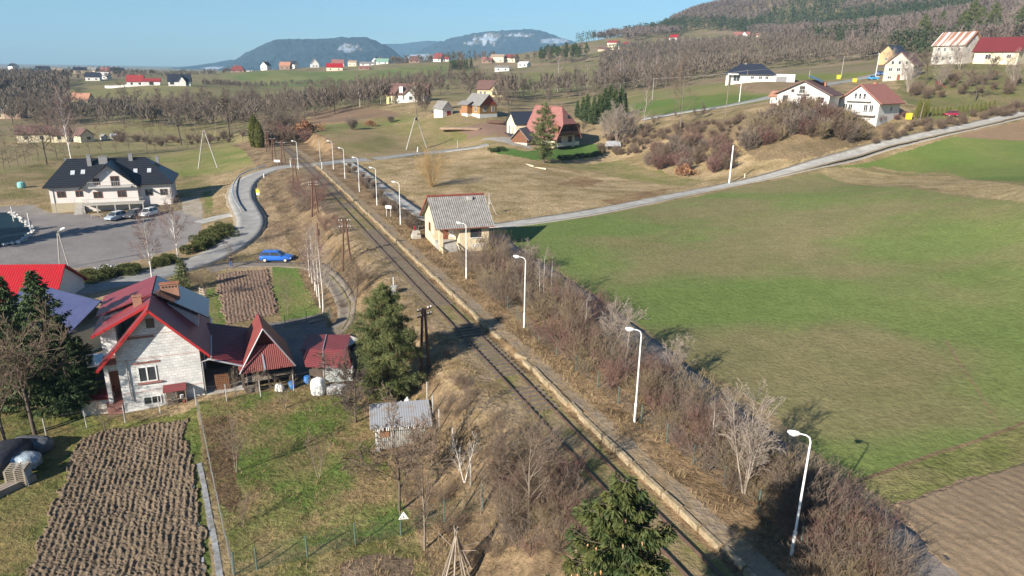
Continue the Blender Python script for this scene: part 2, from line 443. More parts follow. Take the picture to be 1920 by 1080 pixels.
# (outline in photo pixels, colour A, colour B, noise size m, tuftiness, edge wobble m)
ZONES = [
    # far and mid meadows
    ([(-100, 330), (0, 262), (200, 232), (420, 215), (560, 235), (500, 262), (470, 300), (380, 320), (200, 320)], (.19, .175, .075), (.235, .19, .10), 9, .5, 3),
    ([(0, 330), (120, 290), (330, 300), (400, 310), (420, 345), (330, 370), (60, 372), (0, 372)], (.30, .22, .12), (.17, .15, .06), 5, .9, 2),
    ([(280, 295), (420, 270), (520, 275), (500, 300), (430, 322), (300, 330)], (.15, .17, .05), (.24, .20, .09), 6, .6, 1),
    ([(90, 200), (130, 160), (240, 158), (420, 142), (720, 150), (700, 190), (420, 215), (200, 225)], (.165, .16, .07), (.20, .17, .085), 25, .2, 6),
    ([(400, 140), (520, 132), (740, 128), (860, 123), (900, 130), (880, 150), (700, 160), (500, 165)], (.125, .155, .05), (.165, .165, .065), 30, .2, 6),
    ([(420, 168), (700, 162), (900, 152), (900, 190), (700, 195), (500, 200)], (.215, .175, .095), (.17, .16, .07), 30, .3, 6),
    ([(580, 240), (740, 204), (820, 218), (960, 232), (1000, 262), (900, 280), (700, 300), (600, 300)], (.27, .20, .11), (.17, .155, .06), 8, .6, 2),
    ([(578, 212), (640, 203), (700, 203), (760, 215), (700, 222), (585, 236)], (.23, .15, .095), (.19, .13, .085), 8, .3, 2),
    ([(585, 236), (640, 232), (760, 222), (800, 222), (740, 232), (620, 246)], (.14, .16, .05), (.18, .17, .07), 6, .4, 2),
    ([(860, 238), (960, 232), (1000, 246), (980, 262), (880, 258)], (.24, .155, .11), (.20, .14, .10), 5, .5, 2),
    ([(900, 140), (1060, 128), (1130, 135), (1110, 165), (980, 178), (900, 170)], (.15, .16, .06), (.19, .17, .07), 20, .2, 5),
    ([(1060, 192), (1180, 182), (1300, 160), (1400, 155), (1470, 170), (1440, 190), (1330, 205), (1230, 222), (1100, 205)], (.155, .16, .06), (.19, .17, .075), 14, .3, 2),
    ([(1200, 192), (1330, 178), (1470, 178), (1420, 190), (1300, 208), (1180, 216)], (.095, .145, .035), (.13, .15, .045), 14, .3, 2),
    ([(1330, 148), (1500, 152), (1470, 176), (1390, 172)], (.24, .17, .11), (.20, .155, .085), 6, .5, 2),
    ([(1470, 130), (1660, 118), (1660, 135), (1560, 140), (1480, 142)], (.20, .155, .095), (.17, .15, .08), 12, .4, 2),
    ([(1480, 140), (1560, 138), (1640, 135), (1600, 145), (1500, 152)], (.13, .16, .045), (.16, .165, .05), 12, .4, 2),
    ([(1690, 130), (1920, 120), (1930, 200), (1800, 205), (1700, 195), (1680, 160)], (.19, .155, .08), (.13, .135, .05), 6, .8, 2),
    ([(1700, 205), (1800, 198), (1860, 200), (1800, 222), (1720, 225)], (.13, .15, .045), (.2, .17, .08), 4, .5, 1),
    # dry grass between the lanes
    ([(655, 303), (880, 283), (960, 270), (1130, 262), (1330, 240), (1700, 235), (1700, 262), (1500, 308), (1370, 342), (1200, 376), (930, 420), (790, 402)], (.41, .305, .175), (.26, .195, .095), 4, 1, .5),
    ([(1000, 300), (1160, 300), (1330, 340), (1280, 350), (1100, 320)], (.18, .175, .06), (.27, .21, .11), 3, .8, 2),
    ([(1040, 346), (1090, 330), (1130, 338), (1100, 352)], (.22, .14, .075), (.3, .21, .11), 2, 1, 1),
    ([(1130, 375), (1200, 360), (1260, 352), (1230, 368), (1150, 385)], (.21, .135, .07), (.3, .21, .11), 2, 1, 1),
    ([(940, 276), (985, 284), (1090, 270), (1130, 268), (1120, 292), (1000, 300), (930, 288)], (.075, .15, .03), (.1, .16, .04), 3, .6, .4),
    ([(900, 262), (985, 262), (1000, 280), (960, 272)], (.34, .32, .29), (.3, .27, .24), 3, .3, .3),
    ([(1140, 240), (1330, 225), (1480, 205), (1560, 212), (1700, 232), (1640, 266), (1500, 300), (1420, 300), (1380, 262), (1200, 268)], (.23, .165, .095), (.165, .125, .07), 4, 1, 1.5),
    # the big green field and what surrounds it
    ([(920, 432), (1100, 408), (1375, 354), (1540, 322), (1920, 378), (2100, 400), (2100, 850), (1920, 862), (1680, 948), (1580, 890), (1440, 770), (1300, 680), (1130, 560), (1000, 480)], GRN, GRN2, 22, .55, .3),
    ([(1530, 318), (1600, 314), (1780, 325), (1930, 345), (2100, 370), (2100, 400), (1920, 378), (1700, 348)], (.36, .28, .15), (.26, .2, .1), 3, 1, .3),
    ([(1560, 314), (1700, 282), (1790, 256), (1920, 262), (2150, 285), (2150, 370), (1930, 345), (1780, 325), (1640, 312)], (.12, .165, .042), (.15, .175, .052), 10, .4, .3),
    ([(1600, 312), (1780, 322), (1930, 342), (1930, 350), (1780, 330), (1620, 318)], (.24, .185, .10), (.17, .16, .06), 3, .8, .3),
    ([(1792, 256), (1860, 240), (1930, 222), (2150, 200), (2150, 285), (1920, 264)], (.25, .17, .105), (.22, .15, .095), 8, .4, .3),
    ([(1672, 948), (1800, 902), (1925, 862), (2150, 820), (2150, 1160), (1800, 1130), (1740, 1040)], (.26, .185, .125), (.215, .15, .10), 5, .8, .3),
    ([(1600, 905), (1760, 850), (1920, 790), (2100, 740), (2150, 820), (1925, 862), (1680, 948)], (.15, .165, .05), (.22, .19, .085), 3, .9, .5),
    ([(1615, 897), (1700, 866), (1800, 832), (1925, 788), (1925, 794), (1800, 839), (1700, 873), (1618, 903)], (.17, .11, .07), (.2, .14, .08), 2, .8, .12),
    ([(1770, 640), (1830, 730), (1870, 800), (1874, 800), (1834, 729), (1774, 638)], (.19, .14, .08), (.2, .15, .08), 2, .5, .1),
    # restaurant lot, yards
    ([(-200, 420), (0, 408), (90, 398), (170, 402), (215, 414), (285, 404), (350, 392), (380, 398), (378, 430), (345, 462), (250, 490), (190, 500), (0, 514), (-200, 525)], (.20, .18, .172), (.235, .215, .20), 3, .25, .2),
    ([(-100, 392), (60, 384), (90, 398), (0, 408), (-100, 415)], (.25, .23, .21), (.2, .18, .16), 3, .3, .2),
    ([(165, 398), (300, 380), (340, 378), (345, 392), (285, 404), (215, 412)], (.15, .12, .07), (.2, .16, .09), 2, .8, .3),
    ([(338, 372), (372, 368), (382, 398), (375, 410), (345, 400)], (.33, .30, .25), (.25, .2, .14), 2, .4, .2),
    ([(380, 360), (395, 358), (405, 395), (385, 400)], (.14, .15, .045), (.2, .17, .08), 2, .6, .2),
    ([(395, 330), (450, 322), (436, 400), (400, 398)], (.37, .28, .16), (.26, .19, .10), 2, 1, .3),
    # left slope of the line
    ([(490, 330), (560, 318), (600, 360), (660, 430), (700, 480), (640, 470), (560, 470), (500, 475), (490, 400)], (.33, .24, .14), (.19, .13, .08), 3, 1, .5),
    ([(400, 512), (420, 504), (505, 500), (565, 498), (570, 490), (480, 488), (380, 500)], (.21, .19, .17), (.16, .13, .10), 2, .5, .3),
    ([(570, 490), (610, 495), (650, 540), (668, 590), (640, 625), (595, 612), (625, 580), (600, 530)], (.19, .155, .10), (.15, .13, .06), 2, .6, .3),
    ([(510, 500), (565, 498), (608, 560), (612, 585), (530, 605), (516, 560)], (.10, .165, .035), (.17, .17, .06), 3, .6, .2),
    ([(400, 555), (418, 545), (424, 615), (400, 618), (385, 590)], (.085, .14, .03), (.12, .15, .04), 3, .6, .2),
    ([(380, 545), (402, 540), (412, 614), (398, 622), (380, 600)], (.11, .15, .04), (.19, .16, .07), 2, .6, .2),
    ([(402, 622), (600, 586), (660, 585), (680, 640), (640, 700), (420, 720), (380, 690)], (.165, .15, .145), (.2, .17, .14), 2, .5, .3),
    ([(0, 760), (160, 770), (230, 790), (345, 775), (370, 760), (400, 1090), (0, 1090)], (.105, .135, .035), (.19, .165, .06), 2.2, 1, .2),
    ([(-200, 800), (0, 770), (140, 800), (60, 1080), (-200, 1080)], (.12, .125, .04), (.21, .165, .07), 2.2, 1, .2),
    ([(372, 752), (450, 742), (620, 715), (700, 705), (810, 740), (860, 830), (905, 930), (800, 1000), (640, 1010), (440, 1065), (400, 920)], (.11, .15, .036), (.25, .18, .09), 2.4, 1, .3),
    ([(380, 790), (430, 780), (450, 850), (440, 960), (400, 930)], (.13, .085, .05), (.17, .12, .06), 1.5, 1, .8),
    ([(610, 820), (760, 830), (800, 900), (700, 870)], (.19, .13, .07), (.12, .13, .04), 1.5, 1, .8),
    ([(440, 1065), (640, 1010), (800, 1000), (930, 960), (1000, 1090), (460, 1095)], (.25, .19, .095), (.13, .13, .045), 2, 1, .5),
    ([(640, 1060), (700, 1040), (770, 1050), (780, 1090), (640, 1090)], (.14, .10, .07), (.19, .14, .095), .8, 1, .3),
]

_AZ = np.radians(np.concatenate([np.linspace(-120, -56, 70)[:-1], np.linspace(-56, 56, 980), np.linspace(56, 120, 70)[1:]]))
_RR = np.concatenate([np.linspace(.6, 10.6, 24), 11.0 * (1500 / 11.0) ** np.linspace(0, 1, 1080), [1700, 2000, 2500, 3200, 4200, 6000, 9000]])

def ground_colour(x, y):
    r = np.hypot(x, y)
    n1 = fbm(x / 5, y / 5, 21)
    n2 = fbm(x / 1.6, y / 1.6, 22, 3)
    def mixc(a, b, t):
        return np.asarray(a)[None] * (1 - t[:, None]) + np.asarray(b)[None] * t[:, None]
    def con(t): return np.clip((t - .5) * 2.6 + .5, 0, 1)
    c = mixc((.34, .25, .145), (.19, .15, .072), con(n1))
    tu = np.full(len(x), .9)
    fw = sm((r - 260) / 120)                               # woods floor far off
    c = c * (1 - fw[:, None]) + mixc((.24, .18, .115), (.17, .155, .07), con(fbm(x / 30, y / 30, 5))) * fw[:, None]
    # behind and right of the line, dry grass
    dc = rail_d(x, y)
    wob = (fbm(x / 3, y / 3, 31, 3) - .5) * 2; wob2 = (fbm(x / 3, y / 3, 37, 3) - .5) * 2
    for k, (px, a, b, ns, tf, ew) in enumerate(ZONES):
        P = wpoly(px)
        s = ew * (1 + 0 * r)
        xx = x + wob * s; yy = y + wob2 * s
        bb = (xx > P[:, 0].min()) & (xx < P[:, 0].max()) & (yy > P[:, 1].min()) & (yy < P[:, 1].max())
        ii = np.nonzero(bb)[0]
        if not len(ii): continue
        ii = ii[inside(P, xx[ii], yy[ii])]
        t = con(fbm(x[ii] / ns, y[ii] / ns, 40 + k, 5))
        c[ii] = mixc(a, b, t)
        tu[ii] = tf
        if a is GRN:                                        # brown thin patches of the winter crop
            q = sm((fbm(x[ii] / 26, y[ii] / 17, 77, 4) - .43) * 4.0) * sm((x[ii] - 2) / 14)
            g2 = mixc((.215, .18, .09), (.188, .165, .078), con(fbm(x[ii] / 3, y[ii] / 3, 78)))
            c[ii] = c[ii] * (1 - .9 * q[:, None]) + g2 * .9 * q[:, None]
            # drill rows
    # railway corridor
    near = (y < 225)
    def band(d0, d1, a, b, ns, tf, seed, w=.25):
        m = near & (dc + wob * w > d0) & (dc + wob * w < d1)
        ii = np.nonzero(m)[0]
        t = con(fbm(x[ii] / ns, y[ii] / ns, seed, 4))
        c[ii] = mixc(a, b, t); tu[ii] = tf
    band(-10.5, -2.0, (.26, .185, .108), (.135, .095, .058), 1.6, 1, 51, .6)
    band(-4.6, -1.3, (.29, .215, .135), (.19, .14, .075), 1.2, .9, 52)
    band(-1.35, 1.5, (.17, .155, .06), (.27, .20, .115), 1.0, .6, 53, .12)
    m = (y < 163)
    band(1.5, 12.0, (.30, .205, .115), (.15, .10, .055), 1.5, 1, 54, .5)
    band(2.2, 3.4, (.25, .20, .145), (.28, .20, .115), 1.2, .6, 55, .2)
    return c, tu

A2, R2 = np.meshgrid(_AZ, _RR)
gx = (np.sin(A2) * R2).ravel(); gy = (np.cos(A2) * R2).ravel()
gz = height(gx, gy)
far = np.hypot(gx, gy)
fz = sm((far - 1400) / 1500)
gz = gz * (1 - fz) + (-10) * fz
gc, gt = ground_colour(gx, gy)
na, nr = len(_AZ), len(_RR)
ii = np.arange(nr - 1)[:, None] * na + np.arange(na - 1)[None]
gf = np.stack([ii, ii + 1, ii + na + 1, ii + na], -1).reshape(-1, 4)
M_ground = attr_mat('ground_cover')
ground = np_mesh('ground', np.stack([gx, gy, gz], -1), gf, M_ground, smooth=True, attr={'albedo': gc, 'tuft': gt})
tag(ground, kind='structure')

def resample(pts, step):
    out = [pts[0]]
    P = np.array(pts, float)
    # Catmull-Rom
    Q = np.concatenate([[2 * P[0] - P[1]], P, [2 * P[-1] - P[-2]]])
    res = []
    for i in range(1, len(Q) - 2):
        L_ = np.linalg.norm(Q[i + 1] - Q[i]); n = max(2, int(L_ / step))
        for t in np.arange(n) / n:
            a = 2 * Q[i]; b = Q[i + 1] - Q[i - 1]; c = 2 * Q[i - 1] - 5 * Q[i] + 4 * Q[i + 1] - Q[i + 2]; d = -Q[i - 1] + 3 * Q[i] - 3 * Q[i + 1] + Q[i + 2]
            res.append(.5 * (a + b * t + c * t * t + d * t ** 3))
    res.append(P[-1])
    return np.array(res)

def road(name, px, width, m, lift=.05, world=None, nx=6, wob=0.0, off=0.0, step=.8, parent=None):
    pts = world if world is not None else [tuple(G(u, v)[:2]) for u, v in px]
    P = resample(pts, step)
    T = np.gradient(P, axis=0); T /= np.linalg.norm(T, axis=1)[:, None] + 1e-9
    Nn = np.stack([T[:, 1], -T[:, 0]], -1)
    off_ = np.linspace(-.5, .5, nx)
    V = []
    for k, o_ in enumerate(off_):
        w = width * o_ + off
        if wob and k in (0, nx - 1):
            w = w + (fbm(P[:, 0] / 1.5, P[:, 1] / 1.5, 5 + k, 3) - .5) * 2 * wob
            w = w[:, None]
        V.append(P + Nn * w)
    V = np.stack(V, 1)
    hz = height(V[..., 0], V[..., 1])
    hz = np.maximum(hz, hz.mean(1, keepdims=True) - .02) + lift
    V3 = np.concatenate([V, hz[..., None]], -1).reshape(-1, 3)
    n = len(P)
    i = np.arange(n - 1)[:, None] * nx + np.arange(nx - 1)[None]
    f = np.stack([i, i + 1, i + nx + 1, i + nx], -1).reshape(-1, 4)
    # skirts down at both edges
    nv = len(V3)
    e0 = np.arange(n) * nx; e1 = e0 + nx - 1
    sk = np.concatenate([V3[e0], V3[e1]]); sk[:, 2] -= .25
    a = np.arange(n - 1)
    s0 = np.stack([e0[:-1], e0[1:], nv + a + 1, nv + a], -1); s1 = np.stack([e1[:-1], nv + n + a, nv + n + a + 1, e1[1:]], -1)
    o = np_mesh(name, np.concatenate([V3, sk]), np.concatenate([f, s0, s1]), m, parent=parent, smooth=False)
    return o

M_asph = mat('pale_asphalt', (.31, .305, .29), (.235, .228, .215), .55, .95, .01, 25, spec=.05)
M_conc_road = mat('concrete_lane', (.43, .415, .38), (.30, .285, .26), .55, .95, .01, 20, spec=.05)
M_gutter = mat('lane_verge', (.20, .19, .17), (.28, .25, .21), 1.5, .95, .03, 8)
M_gravel = mat('gravel_track', (.21, .18, .15), (.15, .125, .095), 2.5, .95, .05, 10)
M_darktrack = mat('wet_field_track', (.17, .145, .125), (.24, .205, .175), 1.2, .9, .05, 6)

lane_px = [(650, 303), (672, 318), (705, 344), (745, 374), (785, 402), (832, 420), (930, 423), (1000, 414), (1100, 399), (1200, 380), (1300, 360), (1370, 346), (1450, 328), (1540, 304), (1620, 283), (1700, 262), (1780, 244), (1850, 229), (1920, 213), (2030, 190)]
M_verge = mat('gravelly_verge', (.27, .22, .16), (.20, .17, .12), 3, .95, .04, 9)
cross_px = [(690, 299), (640, 303), (585, 310), (540, 312), (505, 320), (472, 334), (455, 352), (452, 372), (461, 392), (470, 412), (466, 432), (445, 453), (410, 474), (370, 492), (330, 505), (280, 518), (220, 530), (160, 543), (40, 566), (-120, 600)]
tag(road('road_verge', cross_px, 5.7, M_verge, .03, wob=.35), kind='structure')
tag(road('lane_shoulder', lane_px, 3.5, M_verge, .03, wob=.3), kind='structure')
tag(road('lane_road', lane_px, 2.7, M_conc_road, .07), kind='structure')
tag(road('lane_verge_strip', lane_px[6:], .6, M_gutter, .045, off=1.65, wob=.15), kind='structure')
tag(road('lane_drain_kerb', lane_px[6:], .22, mat('old_concrete', (.42, .39, .34), (.3, .28, .24), 2, .9), .09, off=2.05, wob=.08), kind='structure')
tag(road('crossing_road', [(690, 299), (640, 303), (585, 310), (540, 312), (505, 320), (472, 334), (455, 352), (452, 372), (461, 392), (470, 412), (466, 432), (445, 453), (410, 474), (370, 492), (330, 505), (280, 518), (220, 530), (160, 543), (40, 566), (-120, 600)], 4.7, M_asph, .06), kind='structure')
tag(road('upper_road', [(700, 298), (740, 294), (790, 288), (840, 283), (890, 277), (915, 271)], 3.6, M_asph, .08), kind='structure')
tag(road('hill_road', [(1205, 224), (1235, 219), (1290, 210), (1360, 199), (1420, 188), (1470, 176), (1520, 165), (1580, 154), (1625, 145), (1690, 128)], 4.6, M_asph, .12), kind='structure')
tag(road('field_track', [(925, 440), (955, 470), (1020, 512), (1090, 560), (1180, 628), (1260, 694), (1340, 762), (1420, 832), (1500, 894), (1600, 966), (1700, 1036), (1800, 1112)], 3.4, M_darktrack, .03, wob=.3), kind='structure')
FT = [(385, 502), (430, 496), (480, 496), (540, 497), (590, 503), (622, 528), (642, 556), (652, 588), (635, 618), (600, 640)]
tag(road('farm_track_verge', FT[3:-1], .8, mat('worn_grass', (.13, .12, .06), (.18, .145, .08), 3, .95, .03, 10), .05, wob=.22), kind='structure')
tag(road('farm_track', [(385, 502), (430, 496), (480, 496), (540, 497), (590, 503), (622, 528), (642, 556), (652, 588), (635, 618), (600, 640)], 2.1, M_gravel, .03, wob=.25), kind='structure')
apron = [(372, 418), (400, 410), (436, 402), (452, 402)]
tag(road('lot_apron', apron, 3.0, M_conc_road, .05), kind='structure')

# ------------------------------------------------------------------ railway
M_rail = mat('rusty_rail', (.085, .06, .05), (.14, .09, .065), 3, .6, metal=.4)
M_sleeper = mat('weathered_sleeper', (.13, .105, .085), (.19, .155, .12), 4, .95, .02, 20)
M_platedge = mat('platform_concrete', (.40, .32, .21), (.22, .17, .10), 2.2, .95, .04, 8)
track = thing('railway_track', None, None, (0, 0, 0))
tag(track, kind='structure')
def rail_line(offset, y0, y1, step=1.0):
    ys = np.arange(y0, y1, step); xs = rail_x(ys)
    sl = (rail_x(ys + 1) - rail_x(ys - 1)) / 2
    n = np.stack([np.ones_like(sl), -sl], -1) / np.sqrt(1 + sl * sl)[:, None]
    return np.stack([xs, ys], -1) + n * (offset + 0.0), n
for off in (0.0, -1.5):
    P, n = rail_line(off, 8, 262)
    prof = [(-.07, -.02), (-.07, .03), (-.03, .05), (-.035, .15), (.035, .15), (.03, .05), (.07, .03), (.07, -.02)]
    V = np.concatenate([np.stack([P[:, 0] + n[:, 0] * a, P[:, 1] + n[:, 1] * a, np.full(len(P), .02 + b)], -1)[:, None] for a, b in prof], 1)
    k = len(prof); m_ = len(P)
    i = np.arange(m_ - 1)[:, None] * k + np.arange(k - 1)[None]
    np_mesh('rail', V.reshape(-1, 3), np.stack([i, i + 1, i + k + 1, i + k], -1).reshape(-1, 4), M_rail, track)
mb = MB()
P, n = rail_line(-.75, 8, 250, .62)
for j, (p, q) in enumerate(zip(P, n)):
    if fbm(np.array([p[1] / 9]), np.array([0.3]), 9)[0] > .62: continue
    ang = math.atan2(q[1], q[0]) + RNG.uniform(-.02, .02)
    Mx = Matrix.Translation((p[0], p[1], RNG.uniform(-.03, .03))) @ Matrix.Rotation(ang, 4, 'Z')
    mb.box(-1.25, 1.25, -.12, .12, -.1, .1, Mx)
tag(mb.build('sleepers', M_sleeper, track), kind='stuff')

# platform edge: concrete edging units, some displaced
mb = MB()
P, n = rail_line(1.2, 16, 166, 1.5)
for j in range(len(P) - 1):
    p = P[j]; q = n[j]; ang = math.atan2(q[1], q[0])
    jx = RNG.uniform(-.05, .05); yb = p[1]
    if 49.5 < yb < 54:                      # the broken stretch by the pine's shadow
        if RNG.random() < .6: continue
        jx += .35; ang += .3
    Mx = Matrix.Translation((p[0] + jx, p[1], RNG.uniform(-.05, .04))) @ Matrix.Rotation(ang + RNG.uniform(-.03, .03), 4, 'Z')
    mb.box(-.12, .14, .02, 1.5, -.15, .40, Mx)
tag(mb.build('platform_edge', M_platedge), kind='structure')

# ------------------------------------------------------------------ far mountains
def mountain(name, sil, dist, W, seed, col=(.028, .042, .05), snow=(), zb=-10):
    us = np.linspace(sil[0][0], sil[-1][0], 420)
    vs = np.interp(us, [s[0] for s in sil], [s[1] for s in sil])
    kk = np.ones(9) / 9; vs[4:-4] = np.convolve(vs, kk, 'valid')
    nt = 70
    ts = np.linspace(-1, .6, nt)
    X = []; Y = []; Z = []
    ux = (us - 960) / F_PX
    for t in ts:
        d = dist + t * W
        # ridge point at dist
        dz = np.array([ray(a, b) for a, b in zip(us, vs)])
        top = CAM_H + dz[:, 2] / dz[:, 1] * dist
        x = dz[:, 0] / dz[:, 1] * d
        y = np.full(len(us), d)
        prof = 1 - abs(t) ** 1.25
        z = zb + (top - zb) * prof
        nn = fbm(x / 420, y / 700, seed, 5) - .5
        env = np.clip((top - zb) / 200, .1, 1) * min(1, abs(t) * 3)
        z = z + nn * 170 * env * prof ** .5
        z = z + (fbm(x / 28, y / 28, seed + 9, 2) - .5) * 16 * np.clip((top - zb) / 120, 0, 1)
        X.append(x); Y.append(y); Z.append(z)
    X = np.array(X); Y = np.array(Y); Z = np.array(Z)
    # clearings with snow
    xr = X.ravel(); yr = Y.ravel(); zr = Z.ravel()
    cd = np.stack([xr, yr, zr - CAM_H], -1)
    fw = cd @ _F
    U = 960 + F_PX * (cd @ _R) / fw; V = 540 + F_PX * (cd @ _D) / fw
    n = fbm(xr / 150, yr / 150, seed + 3, 3)[:, None]
    c = np.array(col)[None] * (.75 + .5 * n)
    nf = fbm(xr / 26, yr / 60, seed + 5, 4)
    for (cu, cv, ru, rv, th) in snow:
        q = 1 - ((U - cu) / ru) ** 2 - ((V - cv) / rv) ** 2
        mk = (q > 0) & (nf + q * .25 > th)
        c[mk] = (.33, .37, .42)
        mk2 = (q > -.25) & (nf + q * .25 > th - .12) & ~mk
        c[mk2] = (.16, .13, .10)
    na_ = len(us)
    i = np.arange(nt - 1)[:, None] * na_ + np.arange(na_ - 1)[None]
    f = np.stack([i, i + 1, i + na_ + 1, i + na_], -1).reshape(-1, 4)
    o = np_mesh(name, np.stack([xr, yr, zr], -1), f, M_mount, smooth=False, attr={'albedo': c, 'tuft': np.full(len(xr), .4)})
    return tag(o, kind='structure')
M_mount = attr_mat('forested_mountain', tex=.02, fine=.06)
mountain('mountain', [(225, 140), (270, 137), (300, 131), (350, 125), (400, 118), (430, 112), (450, 114), (500, 122), (560, 132)], 5200, 900, 3, snow=[(405, 128, 26, 3, .5)])
mountain('mountain', [(380, 138), (420, 126), (444, 110), (460, 99), (480, 91), (497, 81), (512, 76.5), (560, 77), (600, 74), (640, 70.5), (684, 71), (705, 79), (725, 88), (742, 98), (760, 112), (800, 130)], 4300, 900, 8, snow=[(655, 91, 22, 8, .62)])
mountain('mountain', [(660, 110), (700, 87), (720, 82), (755, 82), (800, 77), (850, 80), (900, 100)], 7600, 1100, 12, snow=[])
mountain('mountain', [(735, 126), (760, 108), (790, 92), (820, 80), (850, 70), (880, 64), (915, 59), (960, 56), (1000, 55), (1020, 59), (1045, 69), (1075, 78), (1120, 88), (1180, 100)], 5600, 1000, 17, snow=[(785, 107, 44, 5, .5), (800, 111, 30, 3, .4), (880, 80, 12, 4, .62), (915, 74, 30, 12, .70), (1040, 77, 26, 5, .45), (960, 66, 40, 5, .7)])

# ------------------------------------------------------------------ vegetation builders
def segs_mesh(P0, P1, R0, R1, n=3):
    P0 = np.asarray(P0, float); P1 = np.asarray(P1, float); R0 = np.asarray(R0, float); R1 = np.asarray(R1, float)
    d = P1 - P0; L = np.linalg.norm(d, axis=1)[:, None] + 1e-9; d = d / L
    up = np.where(np.abs(d[:, 2:3]) < .9, np.array([[0, 0, 1.0]]), np.array([[1.0, 0, 0]]))
    a = np.cross(d, up); a /= np.linalg.norm(a, axis=1)[:, None] + 1e-9
    b = np.cross(d, a)
    V = []
    for (P, R) in ((P0, R0), (P1, R1)):
        for j in range(n):
            t = 2 * math.pi * j / n
            V.append(P + (a * math.cos(t) + b * math.sin(t)) * R[:, None])
    V = np.stack(V, 1)                      # (m, 2n, 3)
    m = len(P0)
    base = np.arange(m)[:, None] * (2 * n)
    F = np.stack([np.stack([base[:, 0] + j, base[:, 0] + (j + 1) % n, base[:, 0] + n + (j + 1) % n, base[:, 0] + n + j], -1) for j in range(n)], 1).reshape(-1, 4)
    return V.reshape(-1, 3), F

def rot_about(v, axis, ang):
    return Matrix.Rotation(ang, 3, axis) @ v

def grow(rng, segs, p, d, length, r, lvl, maxl, spec):
    nseg = spec['nseg'][lvl]; step = length / nseg
    kids = spec['kids'][lvl] if lvl < maxl else 0
    pts = [p]; rad = [r]
    for i in range(nseg):
        j = spec['wob'][lvl]
        d = (d + Vector((rng.uniform(-j, j), rng.uniform(-j, j), rng.uniform(-j, j) + spec['up'][lvl]))).normalized()
        q = p + d * step
        r2 = max(spec['rmin'], r * (1 - (i + 1) / nseg * spec['taper'][lvl]))
        segs.append((p, q, rad[-1], r2, lvl)); p = q; pts.append(q); rad.append(r2)
    for k in range(kids):
        t = spec['t0'][lvl] + (1 - spec['t0'][lvl]) * (k + rng.random()) / kids
        x = t * nseg; i = min(int(x), nseg - 1); f = x - i
        b = pts[i].lerp(pts[i + 1], f); br = rad[i] * (1 - f) + rad[i + 1] * f
        dd = (pts[i + 1] - pts[i]).normalized()
        ax = dd.cross(Vector((rng.uniform(-1, 1), rng.uniform(-1, 1), rng.uniform(-1, 1)))).normalized()
        nd = rot_about(dd, ax, rng.uniform(*spec['ang'][lvl]))
        nl = length * rng.uniform(*spec['len'][lvl]) * (1 - spec['short'][lvl] * (t - spec['t0'][lvl]))
        grow(rng, segs, b, nd, nl, max(spec['rmin'], br * spec['rr'][lvl]), lvl + 1, maxl, spec)

SPECS = {
    'birch': dict(h=1.0, nseg=[7, 4, 3, 2], kids=[20, 7, 6, 0], wob=[.045, .12, .22, .3], up=[.02, .10, .0, -.12], taper=[.9, .85, .8, .6], t0=[.22, .2, .1], ang=[(.5, .85), (.4, .8), (.4, .9)],
                  len=[(.22, .42), (.35, .6), (.35, .7)], short=[.65, .4, .3], rr=[.5, .5, .6], r0=.013),
    'slim': dict(h=1.0, nseg=[7, 3, 2], kids=[34, 8, 0], wob=[.04, .12, .25], up=[.02, .02, .0], taper=[.92, .8, .6], t0=[.15, .2], ang=[(.9, 1.35), (.5, .9)],
                 len=[(.13, .27), (.3, .55)], short=[.75, .4], rr=[.35, .5], r0=.012),
    'broad': dict(h=.62, nseg=[4, 5, 4, 3, 2], kids=[9, 7, 6, 4, 0], wob=[.06, .16, .22, .3, .3], up=[.03, .06, .04, .0, 0], taper=[.55, .85, .8, .7, .5], t0=[.38, .2, .15, .1], ang=[(.5, 1.1), (.4, .9), (.4, .9), (.4, .9)],
                  len=[(.65, 1.0), (.35, .6), (.35, .6), (.35, .6)], short=[.2, .35, .3, .3], rr=[.5, .5, .5, .6], r0=.028),
    'multi': dict(h=1.0, nseg=[6, 4, 3, 2], kids=[13, 6, 5, 0], wob=[.06, .14, .22, .3], up=[.02, .08, .03, 0], taper=[.9, .85, .8, .6], t0=[.2, .2, .15], ang=[(.4, .8), (.4, .8), (.4, .9)],
                  len=[(.25, .5), (.35, .6), (.35, .6)], short=[.5, .4, .3], rr=[.5, .5, .6], r0=.011),
    'shrub': dict(h=1.0, nseg=[4, 3, 2], kids=[8, 4, 0], wob=[.13, .2, .28], up=[.05, .05, .02], taper=[.85, .75, .5], t0=[.15, .15], ang=[(.3, .7), (.35, .8)],
                  len=[(.3, .6), (.35, .7)], short=[.45, .4], rr=[.55, .6], r0=.008),
}

def tree_segs(kind, seed, h, rmin=.012, stems=1, spread=0.0, kidf=1.0, lean=(0, 0), maxl=None):
    rng = random.Random(seed)
    sp = dict(SPECS[kind]); sp['rmin'] = rmin
    sp['kids'] = [max(2, int(k * kidf)) if k else 0 for k in sp['kids']]
    ml = len(sp['kids']) - 1 if maxl is None else maxl
    segs = []
    for i in range(stems):
        a = rng.uniform(0, 6.283); s = spread * math.sqrt(rng.random())
        d = Vector((math.cos(a) * s + lean[0], math.sin(a) * s + lean[1], 1)).normalized()
        o = Vector((math.cos(a), math.sin(a), 0)) * s * rng.uniform(.1, .35) * (h * .25 if stems > 3 else .3)
        hh = h * sp['h'] * (rng.uniform(.7, 1) if stems > 1 else 1)
        grow(rng, segs, o - Vector((0, 0, .15)), d, hh, hh * sp['r0'], 0, ml, sp)
    return segs

def segs_arrays(segs):
    return (np.array([s[0] for s in segs]), np.array([s[1] for s in segs]), np.array([s[2] for s in segs]), np.array([s[3] for s in segs]), np.array([s[4] for s in segs]))

